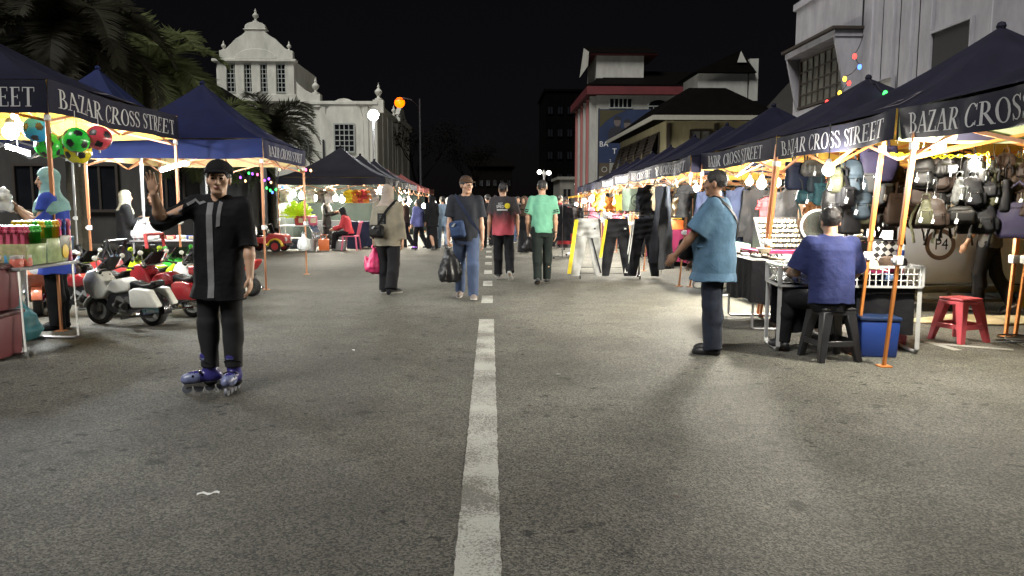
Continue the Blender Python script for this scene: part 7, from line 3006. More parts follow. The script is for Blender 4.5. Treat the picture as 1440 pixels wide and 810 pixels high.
# white trailer kiosk with a roundel behind the bags
q = gr(1345, 437)
KX, KY = q.x, q.y
t = thing('white_trailer', 'white panelled trailer with a grey P4 roundel on castors behind the bags', 'trailer', (KX, KY, 0))
mb = MB()
mb.box((1.1, .45, 1.02), (3.9, .8, 1.36))
mb.build('body', mat('trailer_white', (.72, .76, .84), .5, var=.1, scale=2), t, bevel=.03)
mb = MB()
for x in (-.8, -.1, .6, 1.3, 2.0, 2.9):
    mb.bar((x, .02, .13), (x, .02, .33), .04)
mb.bar((-.85, .02, .30), (3.0, .02, .30), .045)
mb.bar((-.85, .02, .13), (3.0, .02, .13), .04)
mb.box((1.1, .45, .24), (3.6, .6, .05))
mb.build('chassis', mat('chassis_grey', (.16, .15, .13), .6, .3), t)
for x in (-.1, .12, 2.4):
    mb = MB()
    mb.lathe([(.07, -.02), (.08, -.008), (.08, .008), (.07, .02)], (x, -.02, .08), (0, 1, 0), 16)
    mb.lathe([(.03, -.024), (.03, .024)], (x, -.02, .08), (0, 1, 0), 10)
    mb.build('castor', RUBBER, t)
rp = at(1322, 344, KY + .05)
mb = MB()
cx_, cz_ = rp.x - KX, rp.z
for i in range(28):
    g0, g1 = 2 * PI * i / 28, 2 * PI * (i + 1) / 28
    mb.add([(cx_ + math.cos(g) * rr, .045, cz_ + math.sin(g) * rr) for g, rr in ((g0, .145), (g1, .145), (g1, .20), (g0, .20))], [(3, 2, 1, 0)])
mb.build('roundel', mat('roundel_grey', (.17, .13, .13), .6), t)
vs, fs = text_mesh('P4', .21, .85)
mb = MB()
mb.add([(cx_ + .015 + v[0], .044, cz_ + v[1]) for v in vs], fs)
mb.build('lettering', C_BLACK, t)
S = SDF((-.9, -.5, -.05), (1.6, .4, .2), .02)
S.el((.3, 0, 0), (1.1, .32, .05), None, 0)
S.wrinkle(.03, 9, 3, band=.1)
S.cut((0, 0, 0), (0, 0, -1))
q = gr(1380, 452)
t = thing('tarpaulin', 'crumpled sand coloured tarpaulin lying along the trailer', 'tarpaulin', (q.x - .1, q.y, .002))
S.mesh('sheet', mat('sand_tarp', (.32, .26, .15), .7, var=.25, scale=4), t)
t = thing('yellow_board', 'yellow board leaning at the trailer by the right edge', 'board', (at(1437, 350, KY).x, KY - .12, 0))
mb = MB()
mb.box((.15, 0, .75), (.34, .03, 1.4), rot=Matrix.Rotation(R(4), 3, 'X'))
mb.build('board', P_YELLOW, t, bevel=.005)
mb = MB()
mb.bar((.02, .06, .0), (.02, .02, 1.35), .03)
mb.bar((.28, .06, .0), (.28, .02, 1.35), .03)
mb.build('frame', STEEL, t)

# litter on the road
p = gr(293, 697)
t = thing('paper_scrap', 'small torn white paper scrap lying on the road in front of the boy', 'litter', (p.x, p.y, .005), R(8))
mb = MB()
mb.sheet(lambda u, v: (-.05 + .10 * u, -.010 + .022 * v + .008 * math.sin(u * 9), .004 + .007 * math.sin(u * 6 + v * 3) ** 2), 8, 3)
mb.build('paper', mat('litter_paper', (.6, .6, .58), .8), t)
for i, (px, py, w_) in enumerate(((785, 527, .02), (1096, 500, .03), (497, 493, .03), (745, 572, .03), (620, 612, .02), (950, 700, .03), (1180, 610, .02), (520, 545, .02))):
    p = gr(px, py)
    t = thing('leaf_litter', ['pale', 'brown'][i % 2 > 0 or i > 3] + ' speck of litter on the road, ' + ORD[i] + ' counted among the small scraps', 'litter', (p.x, p.y, .004), i * 1.1, 'small scraps of litter on the road')
    mb = MB()
    mb.add([(-w_, 0, 0), (0, -w_ * .4, .006), (w_ * 1.2, 0, .001), (0, w_ * .45, .004)], [(0, 1, 2, 3)])
    mb.build('scrap', [mat('litter_paper', (.6, .6, .58), .8), C_BROWN][i % 2 > 0 or i > 3], t)

# ---- left: the lit drinks stall
t1 = table('white side table at the left end of the drinks stall', -5.85, 23.2, 0, 1.05, .6, .74, top_m=WHITE_PLASTIC)
table('dark cloth counter at the right of the drinks stall', -3.9, 23.9, 0, 1.1, .7, .84, cloth=C_NAVY, drop=.8)
table('dark cloth counter inside the drinks stall', -5.2, 25.2, 0, 1.3, .7, .84, cloth=C_CHAR, drop=.8)
r = random.Random(9)
q = at(417, 300, 23.0)
t = thing('neon_bunch', 'bushy bunch of neon yellow green sticks on the drinks stall', 'toy bunch', (q.x, 23.2, .742))
mb = MB()
mb.lathe([(.10, 0), (.13, .28), (.12, .28), (.09, .02), (0, .02)], n=14)
mb.build('pot', P_RED, t)
mb = MB()
for k in range(260):
    d = Vector((r.gauss(0, .55), r.gauss(0, .4), abs(r.gauss(.55, .3)))).normalized()
    L = r.uniform(.30, .55)
    c = Vector((0, 0, .22))
    mb.tube([c + d * .08, c + d * L * .7 + Vector((0, 0, .02)), c + d * L], [.006, .013, .016], 4)
mb.build('sticks', mat('neon_green', (.55, .75, .02), .4, emit=.15, ecol=(.6, .8, .02)), t)


def chair(label, x, y, rz, m):
    t = thing('plastic_chair', label, 'chair', (x, y, 0), rz)
    mb = MB()
    mb.box((0, 0, .43), (.44, .44, .03))
    mb.build('seat', m, t, bevel=.012)
    mb = MB()
    for k in range(5):
        mb.bar((-.17 + .085 * k, -.215, .46), (-.17 + .085 * k, -.30, .84), .045, .014)
    mb.bar((-.22, -.305, .84), (.22, -.305, .84), .02, .07)
    mb.build('backrest', m, t, bevel=.005, seg=1)
    for sx in (-1, 1):
        for sy in (-1, 1):
            mb = MB()
            mb.bar((sx * .19, sy * .19, .42), (sx * .23, sy * .23, 0), .04)
            mb.build('leg', m, t, bevel=.005, seg=1)
    return t


SEAT_RED = (at(487, 330, 22.6).x, 22.7)
chair('pink red plastic chair under the person in red', SEAT_RED[0] + .12, SEAT_RED[1], R(85), P_PINK)
q = at(447, 330, 22.9)
t = thing('folding_chair', 'blue canvas folding chair leaning beside the white side table', 'chair', (q.x, 22.9, 0), R(70))
mb = MB()
for s in (-1, 1):
    mb.tube([(s * .22, -.25, 0), (s * .22, .22, .85)], .014, 6)
    mb.tube([(s * .20, .30, 0), (s * .20, -.22, .46)], .014, 6)
mb.tube([(-.22, .22, .85), (.22, .22, .85)], .014, 6)
mb.tube([(-.2, -.22, .46), (.2, -.22, .46)], .014, 6)
mb.build('frame', STEEL, t)
mb = MB()
mb.sheet(lambda u, v: (-.2 + .4 * u, .20 - .14 * v, .82 - .28 * v + .02 * math.sin(v * 3)), 4, 4)
mb.sheet(lambda u, v: (-.2 + .4 * u, .08 - .28 * v, .44 - .03 * math.sin(PI * v)), 4, 4)
mb.build('canvas', C_BLUE, t, angle=80)
q = gr(477, 352)
crate('grey slotted cash crate on the road before the person in red', (q.x, q.y, 0), (.42, .34, .26), P_GREY, P_GREY)
q = gr(437, 353)
t = thing('metal_bucket', 'grey metal bucket on the road at the drinks stall', 'bucket', (q.x, q.y, 0))
mb = MB()
mb.lathe([(.15, 0), (.19, .34), (.20, .34), (.20, .35), (.18, .35), (.14, .02), (0, .02)], n=18)
mb.build('bucket', STEEL, t)
mb = MB()
mb.tube([(-.19, 0, .33), (-.15, 0, .20), (0, -.2, .16), (.15, 0, .2), (.19, 0, .33)], .006, 5)
mb.build('handle', DARK_STEEL, t)
q = gr(415, 350)
crate('grey blue storage box under the white side table', (q.x, q.y + .2, 0), (.40, .34, .30), cloth_m('box_blue', (.10, .13, .19)), P_GREY)
q = gr(410, 346)
t = thing('pink_basin', 'pink plastic basin on the road left of the bucket', 'basin', (q.x, q.y - .1, 0))
mb = MB()
mb.lathe([(.13, 0), (.19, .09), (.20, .10), (.185, .10), (.12, .015), (0, .015)], n=18)
mb.build('basin', P_MAGENTA, t)
mb = MB()
mb.lathe([(.199, .092), (.212, .099), (.199, .106)], n=18)
mb.build('rim', P_MAGENTA, t)
for i, (px, py, Y, m, lab) in enumerate(((433, 318, 23.1, P_PINK, 'pink paper parcel on the white side table'), (424, 312, 23.2, P_RED, 'red carton on the white side table'), (440, 324, 22.95, P_PINK, 'pink carton at the edge of the white side table'))):
    t = thing('carton', lab, 'carton', (at(px, py, Y).x, Y, .742), .2 * i)
    mb = MB()
    mb.box((0, 0, .14), (.24, .2, .28))
    mb.build('carton', m, t, bevel=.008)
    mb = MB()
    mb.box((0, -.103, .15), (.16, .005, .14))
    mb.build('label_print', mat('pale_print', (.45, .42, .25), .4), t)
for i, (px, m, kd, lab) in enumerate(((398, C_WHITE, 'shirt', 'white shirt'), (436, C_WHITE, 'shirt', 'second white shirt'), (452, C_GREY, 'shirt', 'grey print shirt'), (462, C_WHITE, 'shirt', 'white print shirt'), (492, C_YEL, 'shirt', 'yellow shirt'), (500, C_ORG, 'shirt', 'orange shirt'), (510, C_RED, 'shirt', 'red shirt'), (517, C_ORG, 'dress', 'orange cloth'), (526, C_LGREY, 'shirt', 'pale shirt'))):
    garment(lab + ' hung at the front of the drinks stall', at(px, 268, 23.55), .34, .38, m, kd, R(10 * (-1) ** i), None, 90 + i, 'shirts hung along the drinks stall', top=.25)
q = at(456, 343, 22.4)
t = thing('orange_tote', 'orange shopping tote held up beside the person in red', 'bag', (q.x, 22.35, .02), .2)
mb = MB()
mb.box((0, 0, .17), (.30, .12, .34), taper=1.05)
mb.build('bag', P_ORANGE, t, bevel=.012)
mb = MB()
mb.tube([(-.09, 0, .33), (-.08, 0, .46), (.08, 0, .46), (.09, 0, .33)], .010, 6)
mb.build('handle', P_ORANGE, t)
# counters and goods of the further left stalls
for i, (x, y, lab, m) in enumerate(((-4.1, 27.6, 'cloth counter of the second black tent', C_BROWN), (-4.1, 31.2, 'cloth counter of the third black tent', C_NAVY), (-4.1, 35.6, 'cloth counter of the faded red tent', C_TAN), (-4.1, 40.6, 'cloth counter of the farthest red tent', C_CHAR))):
    table(lab + ' table', x, y, R(90), 1.8, .8, .85, cloth=m, drop=.75)
    for j in range(5):
        t = thing('goods_box', ORD[j] + ' box of wares on the ' + lab, 'box', (x + .1 * (j % 2), y - .7 + .34 * j, .856), .3 * j, 'boxes of wares on the far left counters')
        mb = MB()
        mb.box((0, 0, .12), (.24, .22, .24 - .05 * (j % 3)))
        mb.build('carton', [P_YELLOW, C_TAN, P_ORANGE, WHITE_PLASTIC, P_PINK][(j + i) % 5], t, bevel=.01)
        mb = MB()
        mb.box((.0, 0, .255), (.2, .18, .03))
        mb.build('contents', [C_WHITE, P_RED, P_LIME, C_TAN, P_YELLOW][(j + 2 * i) % 5], t, bevel=.01)
    for j in range(3):
        garment(['pale', 'orange', 'grey'][j] + ' cloth hung over the ' + lab, (x - .55 + .2 * j, y - .2 + .5 * j, 1.78), .4, .45, [C_LGREY, C_ORG, C_GREY][j], 'shirt', R(20), None, 120 + 3 * i + j, 'cloths hung in the far left tents', top=.25)
# tables and wares of the further right tents
for i in range(4, 10):
    y0 = (ybs[i] + ybs[i + 1]) / 2
    x = 3.30 + (ybs[i] - 12.45) * .034 + .75
    table('cloth counter of the ' + ORD[i] + ' right-hand tent, table', x, y0, R(90), 1.9, .8, .82, cloth=[C_NAVY, C_MAG, C_CHAR][i % 3], drop=.72)
    for j in range(4):
        t = thing('goods_box', ORD[j] + ' box of wares on the counter in the ' + ORD[i] + ' right-hand tent', 'box', (x - .1, y0 - .65 + .42 * j, .826), .2 * j, 'boxes of wares on the far right counters')
        mb = MB()
        mb.box((0, 0, .10), (.26, .24, .20 + .05 * (j % 3)))
        mb.build('carton', [P_ORANGE, WHITE_PLASTIC, C_TAN, P_BLUE][(i + j) % 4], t, bevel=.01)
        mb = MB()
        mb.box((0, 0, .235), (.2, .18, .03))
        mb.build('contents', [P_YELLOW, P_PINK, C_WHITE, P_RED][(i + 3 * j) % 4], t, bevel=.01)
    for j in range(4):
        garment(ORD[j] + ' garment hung in the ' + ORD[i] + ' right-hand tent', (x - .35 + .3 * (j % 2), y0 - .9 + .6 * j, 1.72), .42, .6 + .2 * (j % 2), [C_BLACK, C_PINK, C_GREY, C_TAN, C_NAVY][(i + j) % 5], ['coat', 'dress'][j % 2], R(80), None, 150 + 4 * i + j, 'garments hung in the far right tents', top=.25)
q = gr(582, 352)
t = thing('kick_scooter', 'small violet lit kick scooter beside the girl in lilac', 'scooter', (q.x, q.y + .2, 0), R(100))
mb = MB()
mb.box((-.05, 0, .09), (.5, .11, .025))
mb.build('deck', pl('violet', (.22, .05, .5), .4, emit=.25, ecol=(.4, .1, .9)), t, bevel=.008)
mb = MB()
mb.tube([(.24, 0, .07), (.18, 0, .72)], .016, 8)
mb.tube([(.18, -.2, .72), (.18, .2, .72)], .014, 8)
mb.build('handlebar', CHROME, t)
wheel(t, (.26, 0, .06), .06, .03)
wheel(t, (-.3, 0, .06), .06, .03)
# ------------------------------------------------------------------ the people of the street
def strap_bag(info, label, shoulder, bag_at, size, m, strap_m, rz_off=0.0, cat='sling bag', accent=None, name='sling_bag', wide=.020, bag_tilt=0.0):
    """A bag worn on a strap that follows the shirt from the shoulder to the bag and back round."""
    root, H, pel, MT = info['root'], info['H'], info['pel'], info['MT']
    me = info['parts']['shirt'].data
    bv = BVHTree.FromPolygons([v.co.copy() for v in me.vertices], [tuple(p.vertices) for p in me.polygons])
    up, fw, rt = (Vector(MT[:, i]) for i in (2, 1, 0))
    pv = Vector(pel)
    sh = pv + up * .305 * H + rt * shoulder * .07 * H
    bg_ = pv + rt * bag_at[0] * H + fw * bag_at[1] * H + up * bag_at[2] * H
    low = pv + rt * (-shoulder * .09) * H + up * bag_at[2] * H
    c = (sh + low) / 2
    a = (sh - low)
    half = a.length / 2
    a.normalize()
    t = thing(name, label, cat, root.location, root.rotation_euler.z)
    pts = []
    for k in range(36):
        g = 2 * PI * k / 36
        d = (a * math.cos(g) * half + fw * math.sin(g) * .13 * H).normalized()
        h, n, i, ds = bv.ray_cast(c + d * .9, -d)
        p = h + d * .008 if h is not None else c + d * .2
        pts.append(p)
    mb = MB()
    vs, fs = [], []
    N = len(pts)
    plane_n = a.cross(fw).normalized()
    for p in pts:
        out = (p - c).normalized()
        vs += [p - plane_n * wide, p + plane_n * wide, p + plane_n * wide + out * .005, p - plane_n * wide + out * .005]
    for k in range(N):
        j = (k + 1) % N
        for q in range(4):
            fs.append((k * 4 + q, k * 4 + (q + 1) % 4, j * 4 + (q + 1) % 4, j * 4 + q))
    mb.add(vs, fs)
    mb.build('strap', strap_m, t)
    d = (bg_ - (pv + up * bag_at[2] * H))
    d.normalize()
    h, n, i, ds = bv.ray_cast(bg_ + d * .8, -d)
    q = (h if h is not None else bg_) + d * size[1] * .45
    M = frame(Vector((0, 0, 1)) + rt * bag_tilt, -d)
    S = SDF(np.array(q) - .28, np.array(q) + .28, .009)
    S.rbox(q, (size[0] / 2, size[1] / 2, size[2] / 2), min(size) * .38, M)
    S.rbox(np.array(q) - M[:, 1] * size[1] * .45 - M[:, 2] * size[2] * .12, (size[0] * .38, size[1] * .25, size[2] * .26), min(size) * .2, M, .01)
    S.wrinkle(.004, 30, 3)
    S.mesh('bag_body', m, t)
    if accent:
        mb = MB()
        o = Vector(q) - Vector(M[:, 1]) * (size[1] * .74)
        u, w_ = Vector(M[:, 0]), Vector(M[:, 2])
        mb.prism([(-.04, .0), (.02, .035), (.045, .03), (-.01, -.015)], o + w_ * size[2] * .25, u, w_, .006)
        mb.build('badge', accent, t)
    return t


def ribbon_on(target, info, poly, name, m, origin, u, w_, n):
    return wrap_on(target, poly, [tuple(range(len(poly)))], name, m, info['root'], origin, u, w_, n)


GREY_TRIM = cloth_m('grey_trim', (.17, .17, .175))
# --- the skating boy
p = gr(311, 552)
boy = person('boy in a black tunic with grey trim on blue inline skates, one hand raised', (p.x, p.y + .05, 0), PI - .05, 1.57,
             dict(lean=(-.05, 0, 1), ra=((.66, .60, -.45), (-.10, .62, .80)), rh='open', rhd=(.12, .25, 1), rhn=(.1, 1, -.2), rht=(-1, .2, 0), la=((.24, .0, -1), (.12, .22, -1)), lh='relaxed',
                  rl=((.02, .03, -1), (.01, -.02, -1)), ll=((.01, .0, -1), (.0, .02, -1)), rfoot=(1.05, 0), lfoot=(.05, 0), headyaw=-.25, headpitch=.0, foot_rise=.075),
             dict(shirt=C_BLACK, sleeve=1.12, sl_off=.024, sl_flare=.014, off=.020, loose=.8, hem=-.135, flare=.16, collar=True, hair='short', shoes=None, trousers=BLACK_CLOTH, tr_off=.012, tr_short=.16, skin='light', crease=.008),
             vox=.006)
pel, H = Vector(boy['pel']), boy['H']
sh = boy['parts']['shirt']
fwl = Vector((0, 1, 0))
X1, Z1 = Vector((-1, 0, 0)), Vector((0, 0, 1))          # seen from the front
o = pel + Z1 * .10 * H
ribbon_on(sh, boy, [(-.024, -.222 * H), (.022, -.222 * H), (.022, .205 * H), (-.024, .205 * H)], 'front_trim', GREY_TRIM, o, X1, Z1, fwl)
ribbon_on(sh, boy, [(.045, .095 * H), (.072, .10 * H), (.085, .205 * H), (.060, .212 * H)], 'chest_trim', GREY_TRIM, o, X1, Z1, fwl)
bv_ = BVHTree.FromPolygons([v.co.copy() for v in sh.data.vertices], [tuple(q.vertices) for q in sh.data.polygons])
s0, e0, w0_, a0_, b0_ = boy['arm'][1]
path = [pel + Vector((.052, .0, .312 * H)), pel + Vector((.075, .0, .285 * H))] + [Vector(s0 + a0_ * .172 * H * u) for u in (-.02, .12, .26, .42, .58, .74, .88)]
mb = MB()
vs = []
for i, c in enumerate(path):
    d = (path[min(i + 1, len(path) - 1)] - path[max(i - 1, 0)]).normalized()
    n = Vector((-.35, .85, .45))
    n = (n - d * n.dot(d)).normalized()
    sd_ = d.cross(n)
    for k in (-.011, .011):
        h, hn, ii, ds = bv_.ray_cast(c + sd_ * k + n * .3, -n)
        vs.append((h if h is not None else c + sd_ * k + n * .07) + n * .006)
mb.add(vs, [(2 * i, 2 * i + 1, 2 * i + 3, 2 * i + 2) for i in range(len(path) - 1)])
mb.build('shoulder_trim', GREY_TRIM, boy['root'])
# round black cap
S = SDF(boy['hc'] - .2, boy['hc'] + .24, .006)
hl = lambda x, y, z: boy['hc'] + boy['MH'] @ np.array((x, y, z)) * boy['hs']
S.el(hl(0, -.02, .050), (.100, .116, .094), boy['MH'], 0)
S.cut(hl(0, 0, .040), boy['MH'] @ np.array((0, .18, -1)))
S.el(hl(0, .11, .048), (.070, .045, .010), boy['MH'], .01)
S.wrinkle(.003, 40, 1)
S.mesh('cap', C_BLACK, boy['root'])
# inline skates
SK = dict(shell=pl('skate_blue', (.035, .03, .17), .3), white=mat('skate_grey_blue', (.10, .115, .20), .35, var=.9, scale=30), frame=CHROME, strap=BLACK_GLOSS)
for s, nm in ((1, 'boot pointing to the side'), (-1, 'boot pointing at the camera')):
    an, ff, fu = boy['leg'][s][2], boy['leg'][s][3], boy['leg'][s][4]
    M = frame(fu, ff)
    r_, f_, u_ = M[:, 0], M[:, 1], M[:, 2]
    rt_ = boy['root']
    t = thing('inline_skate', 'blue and white inline skate, ' + nm + ', worn by the boy', 'skate', rt_.location, rt_.rotation_euler.z, 'inline skates worn by the boy')
    b0 = np.array(an) - u_ * .075 * H / 1.7
    S = SDF(b0 - .3, b0 + .32, .007)
    S.rc(b0 - f_ * .04 + u_ * .04, b0 + f_ * .13 + u_ * .032, .044, .042, 0)
    S.rc(b0 + f_ * .10 + u_ * .034, b0 + f_ * .165 + u_ * .03, .046, .036, .03)
    S.rc(b0 - f_ * .012 + u_ * .03, b0 + f_ * .012 + u_ * .19, .046, .054, .03)
    S.cut(b0 + u_ * .0, -u_)
    S.cut(b0 + u_ * .215, u_)
    f2, u2, bb = f_, u_, b0
    pick = lambda c: np.where(((c - bb) @ f2 > .075) & ((c - bb) @ u2 < .075), 1, np.where(((c - bb) @ u2 > .155) & ((c - bb) @ u2 < .180), 1, 0))
    S.mesh('boot', [SK['shell'], SK['white']], t, pick)
    V = lambda f, u, r=0: Vector(b0 + f_ * f + u_ * u + r_ * r)
    mb = MB()
    for d in (-.014, .014):
        mb.prism([(-.09, -.002), (.18, -.002), (.17, -.03), (.12, -.022), (.045, -.034), (-.03, -.022), (-.09, -.034)], V(0, 0, d), f_, u_, .005)
    mb.box(V(.045, -.006), (.034, .25, .014), rot=Matrix([list(row) for row in M]))
    mb.build('chassis', SK['frame'], t)
    for k in range(4):
        mb = MB()
        mb.lathe([(.012, -.011), (.033, -.010), (.0365, 0), (.033, .010), (.012, .011)], V(-.075 + .078 * k, -.038), r_, 16)
        mb.build('wheel', pl('skate_wheel', (.16, .17, .2), .4), t)
    mb = MB()
    for f0, u0, L, ang in ((.012, .15, .056, 0), (.07, .078, .05, .5), (.12, .06, .047, .8)):
        mb.tube([Vector(b0 + f_ * (f0 + math.sin(g) * .0) + u_ * (u0 + math.cos(g) * .03 * (1 if f0 < .05 else .6) - .01) + r_ * math.sin(g) * L + f_ * (.05 * math.cos(g) * (1 if f0 < .05 else 0))) for g in [R(a) for a in range(-90, 91, 15)]], .009, 6, flat=.5)
    mb.build('buckle_strap', SK['strap'], t)

# --- man in jeans with cap and black bag
JEANS = cloth_m('jeans', (.050, .070, .125))
p = gr(656, 421)
man = person('man in dark tee and jeans with brown cap, carrying a black carrier bag', (p.x, p.y, 0), PI, 1.76,
             dict(ra=((.16, .10, -1), (.06, .22, -1)), rh='grip', la=((.10, -.05, -1), (.08, .10, -1)), rl=((.02, -.22, -1), (.0, -.45, -1)), ll=((.02, .26, -1), (.0, .0, -1)), rfoot=(.1, -.2), lfoot=(.1, .1), headyaw=-.55),
             dict(shirt=cloth_m('slate_tee', (.016, .018, .024)), sleeve=.80, sl_flare=.012, off=.020, loose=.7, hem=-.035, trousers=JEANS, tr_off=.016, hair='short', cap=cloth_m('cap_brown', (.055, .030, .018)), skin='tan', belly=.006,
                  shoes=[mat('shoe_tan', (.16, .13, .11), .6), SHOE_SOLE]), vox=.007, build=1.02)
plastic_bag('black carrier bag hanging from the hand of the man in jeans', world_of(man, man['hand'][1]) + Vector((0, 0, .02)), (.54, .34), mat('black_film', (.006, .006, .007), .42, var=.2), .12, 5, rz=.2)
strap_bag(man, 'blue sling bag on the hip of the man in jeans', 1, (.075, .10, .055), (.24, .09, .24), cloth_m('bag_blue', (.022, .038, .085)), C_NAVY, accent=C_LGREY, bag_tilt=.2)

# --- man in the red and black jersey, walking away
JER = mat('red_jersey', (.3, .03, .04), .75, var=0)
nt, b = nodes_of(JER)
tc = nt.nodes.new('ShaderNodeTexCoord')
sx_ = nt.nodes.new('ShaderNodeSeparateXYZ')
nt.links.new(tc.outputs['Object'], sx_.inputs[0])
nz = nt.nodes.new('ShaderNodeTexNoise')
nz.inputs['Scale'].default_value = 9
nz.inputs['Detail'].default_value = 5
mp = nt.nodes.new('ShaderNodeMapping')
mp.inputs['Scale'].default_value = (1.6, 1.6, .7)
mp.inputs['Rotation'].default_value = (0, .5, 0)
nt.links.new(tc.outputs['Object'], mp.inputs['Vector'])
nt.links.new(mp.outputs['Vector'], nz.inputs['Vector'])
ma = nt.nodes.new('ShaderNodeMath')
ma.operation = 'MULTIPLY_ADD'
nt.links.new(nz.outputs['Fac'], ma.inputs[0])
ma.inputs[1].default_value = .28
nt.links.new(sx_.outputs['Z'], ma.inputs[2])
rp_ = nt.nodes.new('ShaderNodeValToRGB')
e = rp_.color_ramp.elements
e[0].position, e[0].color = .98, (.42, .060, .085, 1)
e[1].position, e[1].color = 1.33, (.012, .008, .010, 1)
n_ = rp_.color_ramp.elements.new(1.0)
mr = nt.nodes.new('ShaderNodeMapRange')
mr.inputs['From Min'].default_value = .95
mr.inputs['From Max'].default_value = 1.45
nt.links.new(ma.outputs[0], mr.inputs['Value'])
rp_.color_ramp.elements.remove(n_)
e[0].position, e[1].position = .05, .85
m2 = rp_.color_ramp.elements.new(.48)
m2.color = (.22, .030, .035, 1)
nt.links.new(mr.outputs['Result'], rp_.inputs['Fac'])
nt.links.new(rp_.outputs['Color'], b.inputs['Base Color'])
p = gr(708, 394)
red = person('man in a black and red gradient jersey with a yellow disc on his back', (p.x, p.y, 0), -.05, 1.69,
             dict(ra=((.22, .06, -1), (.06, .22, -1)), la=((.20, -.06, -1), (.10, .12, -1)), rl=((.05, -.05, -1), (.05, -.55, -1)), ll=((.02, .10, -1), (.0, -.02, -1)), rfoot=(.2, -.75), lfoot=(.2, 0), headyaw=-.35),
             dict(shirt=JER, sleeve=.85, sl_flare=.014, off=.022, loose=.9, hem=-.07, trousers=C_BLACK, tr_off=.020, hair='crop', belly=.012, skin='tan', shoes=[SHOE_BLACK, SHOE_SOLE], collar=True), vox=.007, build=1.06)
H, pel = red['H'], Vector(red['pel'])
o = pel + Vector((0, 0, .222 * H))
U_, W_, N_ = Vector((1, 0, 0)), Vector((0, 0, 1)), Vector((0, -1, 0))
wrap_on(red['parts']['shirt'], [(.075 + math.cos(g) * .050, .03 + math.sin(g) * .050) for g in [2 * PI * k / 20 for k in range(20)]], [tuple(range(20))], 'shirt_disc', C_YEL, red['root'], o, U_, W_, N_)
for tx, sz, dx, dz in (('SMED', .075, -.05, .012), ('GOT', .05, -.05, .065)):
    vs, fs = text_mesh(tx, sz, .75)
    wrap_on(red['parts']['shirt'], [(v[0] + dx, v[1] + dz) for v in vs], fs, 'shirt_print', C_WHITE, red['root'], o, U_, W_, N_)
ribbon_on(red['parts']['shirt'], red, [(-.11, -.052), (.08, -.052), (.08, -.034), (-.11, -.034)], 'shirt_bar', C_WHITE, o, U_, W_, N_)

# --- man in the mint polo, walking away
MINT = cloth_m('mint_polo', (.105, .27, .185))


def mint_pick(c, d):
    out = np.zeros(len(c), int)
    for s in (1, -1):
        sh_, el_, wr_, a, b_ = d['arm'][s]
        L = .172 * d['H']
        q = (c - sh_) @ a
        rad = np.linalg.norm((c - sh_) - np.outer(q, a), axis=1)
        m_ = (rad < .085) & (((q > L * .56) & (q < L * .62)) | ((q > L * .66) & (q < L * .72)))
        out[m_] = 1
    return out


p = gr(762, 400)
grn = person('man in a mint green polo with black sleeve bands walking away', (p.x, p.y, 0), .03, 1.74,
             dict(ra=((.16, .0, -1), (.04, .10, -1)), la=((.22, .05, -1), (-.05, .30, -1)), lh='grip', rl=((.02, .18, -1), (-.01, .0, -1)), ll=((-.01, -.12, -1), (.01, -.34, -1)), lfoot=(0, -.3), headyaw=-.08),
             dict(shirt=[MINT, C_BLACK], shirt_pick=mint_pick, sleeve=.80, sl_flare=.012, off=.018, loose=.5, hem=-.03, trousers=cloth_m('dark_green_black', (.008, .012, .011)), tr_off=.014, hair='crop', collar=True, skin='tan', shoes=[SHOE_BLACK, SHOE_BLACK]), vox=.007)
plastic_bag('small black bag in the hand of the man in mint green', world_of(grn, grn['hand'][-1]) + Vector((0, 0, .02)), (.28, .20), mat('black_film', (.006, .006, .007), .42), .09, 6)
t = thing('wristwatch', 'dark wristwatch on the wrist of the man in mint green', 'watch', grn['root'].location, grn['root'].rotation_euler.z)
sh_, el_, wr_, a, b_ = grn['arm'][1]
mb = MB()
mb.lathe([(.029, -.012), (.031, 0), (.029, .012)], Vector(wr_ - b_ * .015), Vector(b_), 16)
mb.build('band', BLACK_PLASTIC, t)
mb = MB()
mb.lathe([(.018, 0), (.018, .008), (0, .009)], Vector(wr_ - b_ * .015) + Vector((.029, 0, 0)), (1, 0, .1), 14)
mb.build('dial', CHROME, t)

# --- woman in the grey hoodie and scarf with the pink bag, walking away
p = gr(547, 413)
HOOD = cloth_m('taupe', (.165, .148, .112))
hood = person('woman in a taupe scarf and top seen from behind, carrying a pink bag', (p.x, p.y, 0), -.25, 1.66,
              dict(la=((.22, .0, -1), (.05, .05, -1)), lh='grip', ra=((.20, -.05, -1), (.05, .05, -1)), rl=((.06, -.14, -1), (.04, -.45, -1)), ll=((.0, .16, -1), (.0, .0, -1)), rfoot=(.8, .0), lfoot=(-.5, 0)),
              dict(shirt=HOOD, sleeve=1.9, off=.030, sl_off=.024, loose=.9, hem=-.075, flare=.12, trousers=C_BLACK, tr_off=.026, tr_flare=1.8, hair='scarf', scarf_mat=cloth_m('scarf_taupe', (.23, .19, .16)), scarf_len=.07, female=True, shoes=[SHOE_BLACK, SHOE_SOLE]), vox=.007, build=1.05)
plastic_bag('bright pink carrier bag held by the woman in taupe', world_of(hood, hood['hand'][-1]) + Vector((0, 0, .02)), (.44, .28), mat('pink_film', (.55, .035, .13), .35, var=.2), .11, 7, rz=.4)
H, pel = hood['H'], Vector(hood['pel'])
o = pel + Vector((-.035, 0, .185 * H))
ribbon_on(hood['parts']['shirt'], hood, [(-.075, -.10), (.075, -.10), (.075, .06), (-.075, .06)], 'back_panel', C_BLACK, o, U_, W_, N_)
for k in range(4):
    vs, fs = text_mesh(['ooo m', 'HE SA', 'WE FE', 'oo na'][k], .045, .75)
    wrap_on(hood['parts']['shirt'], [(v[0], v[1] + .035 - .038 * k) for v in vs], fs, 'back_print', C_GREY, hood['root'], o, U_, W_, N_, off=.006)
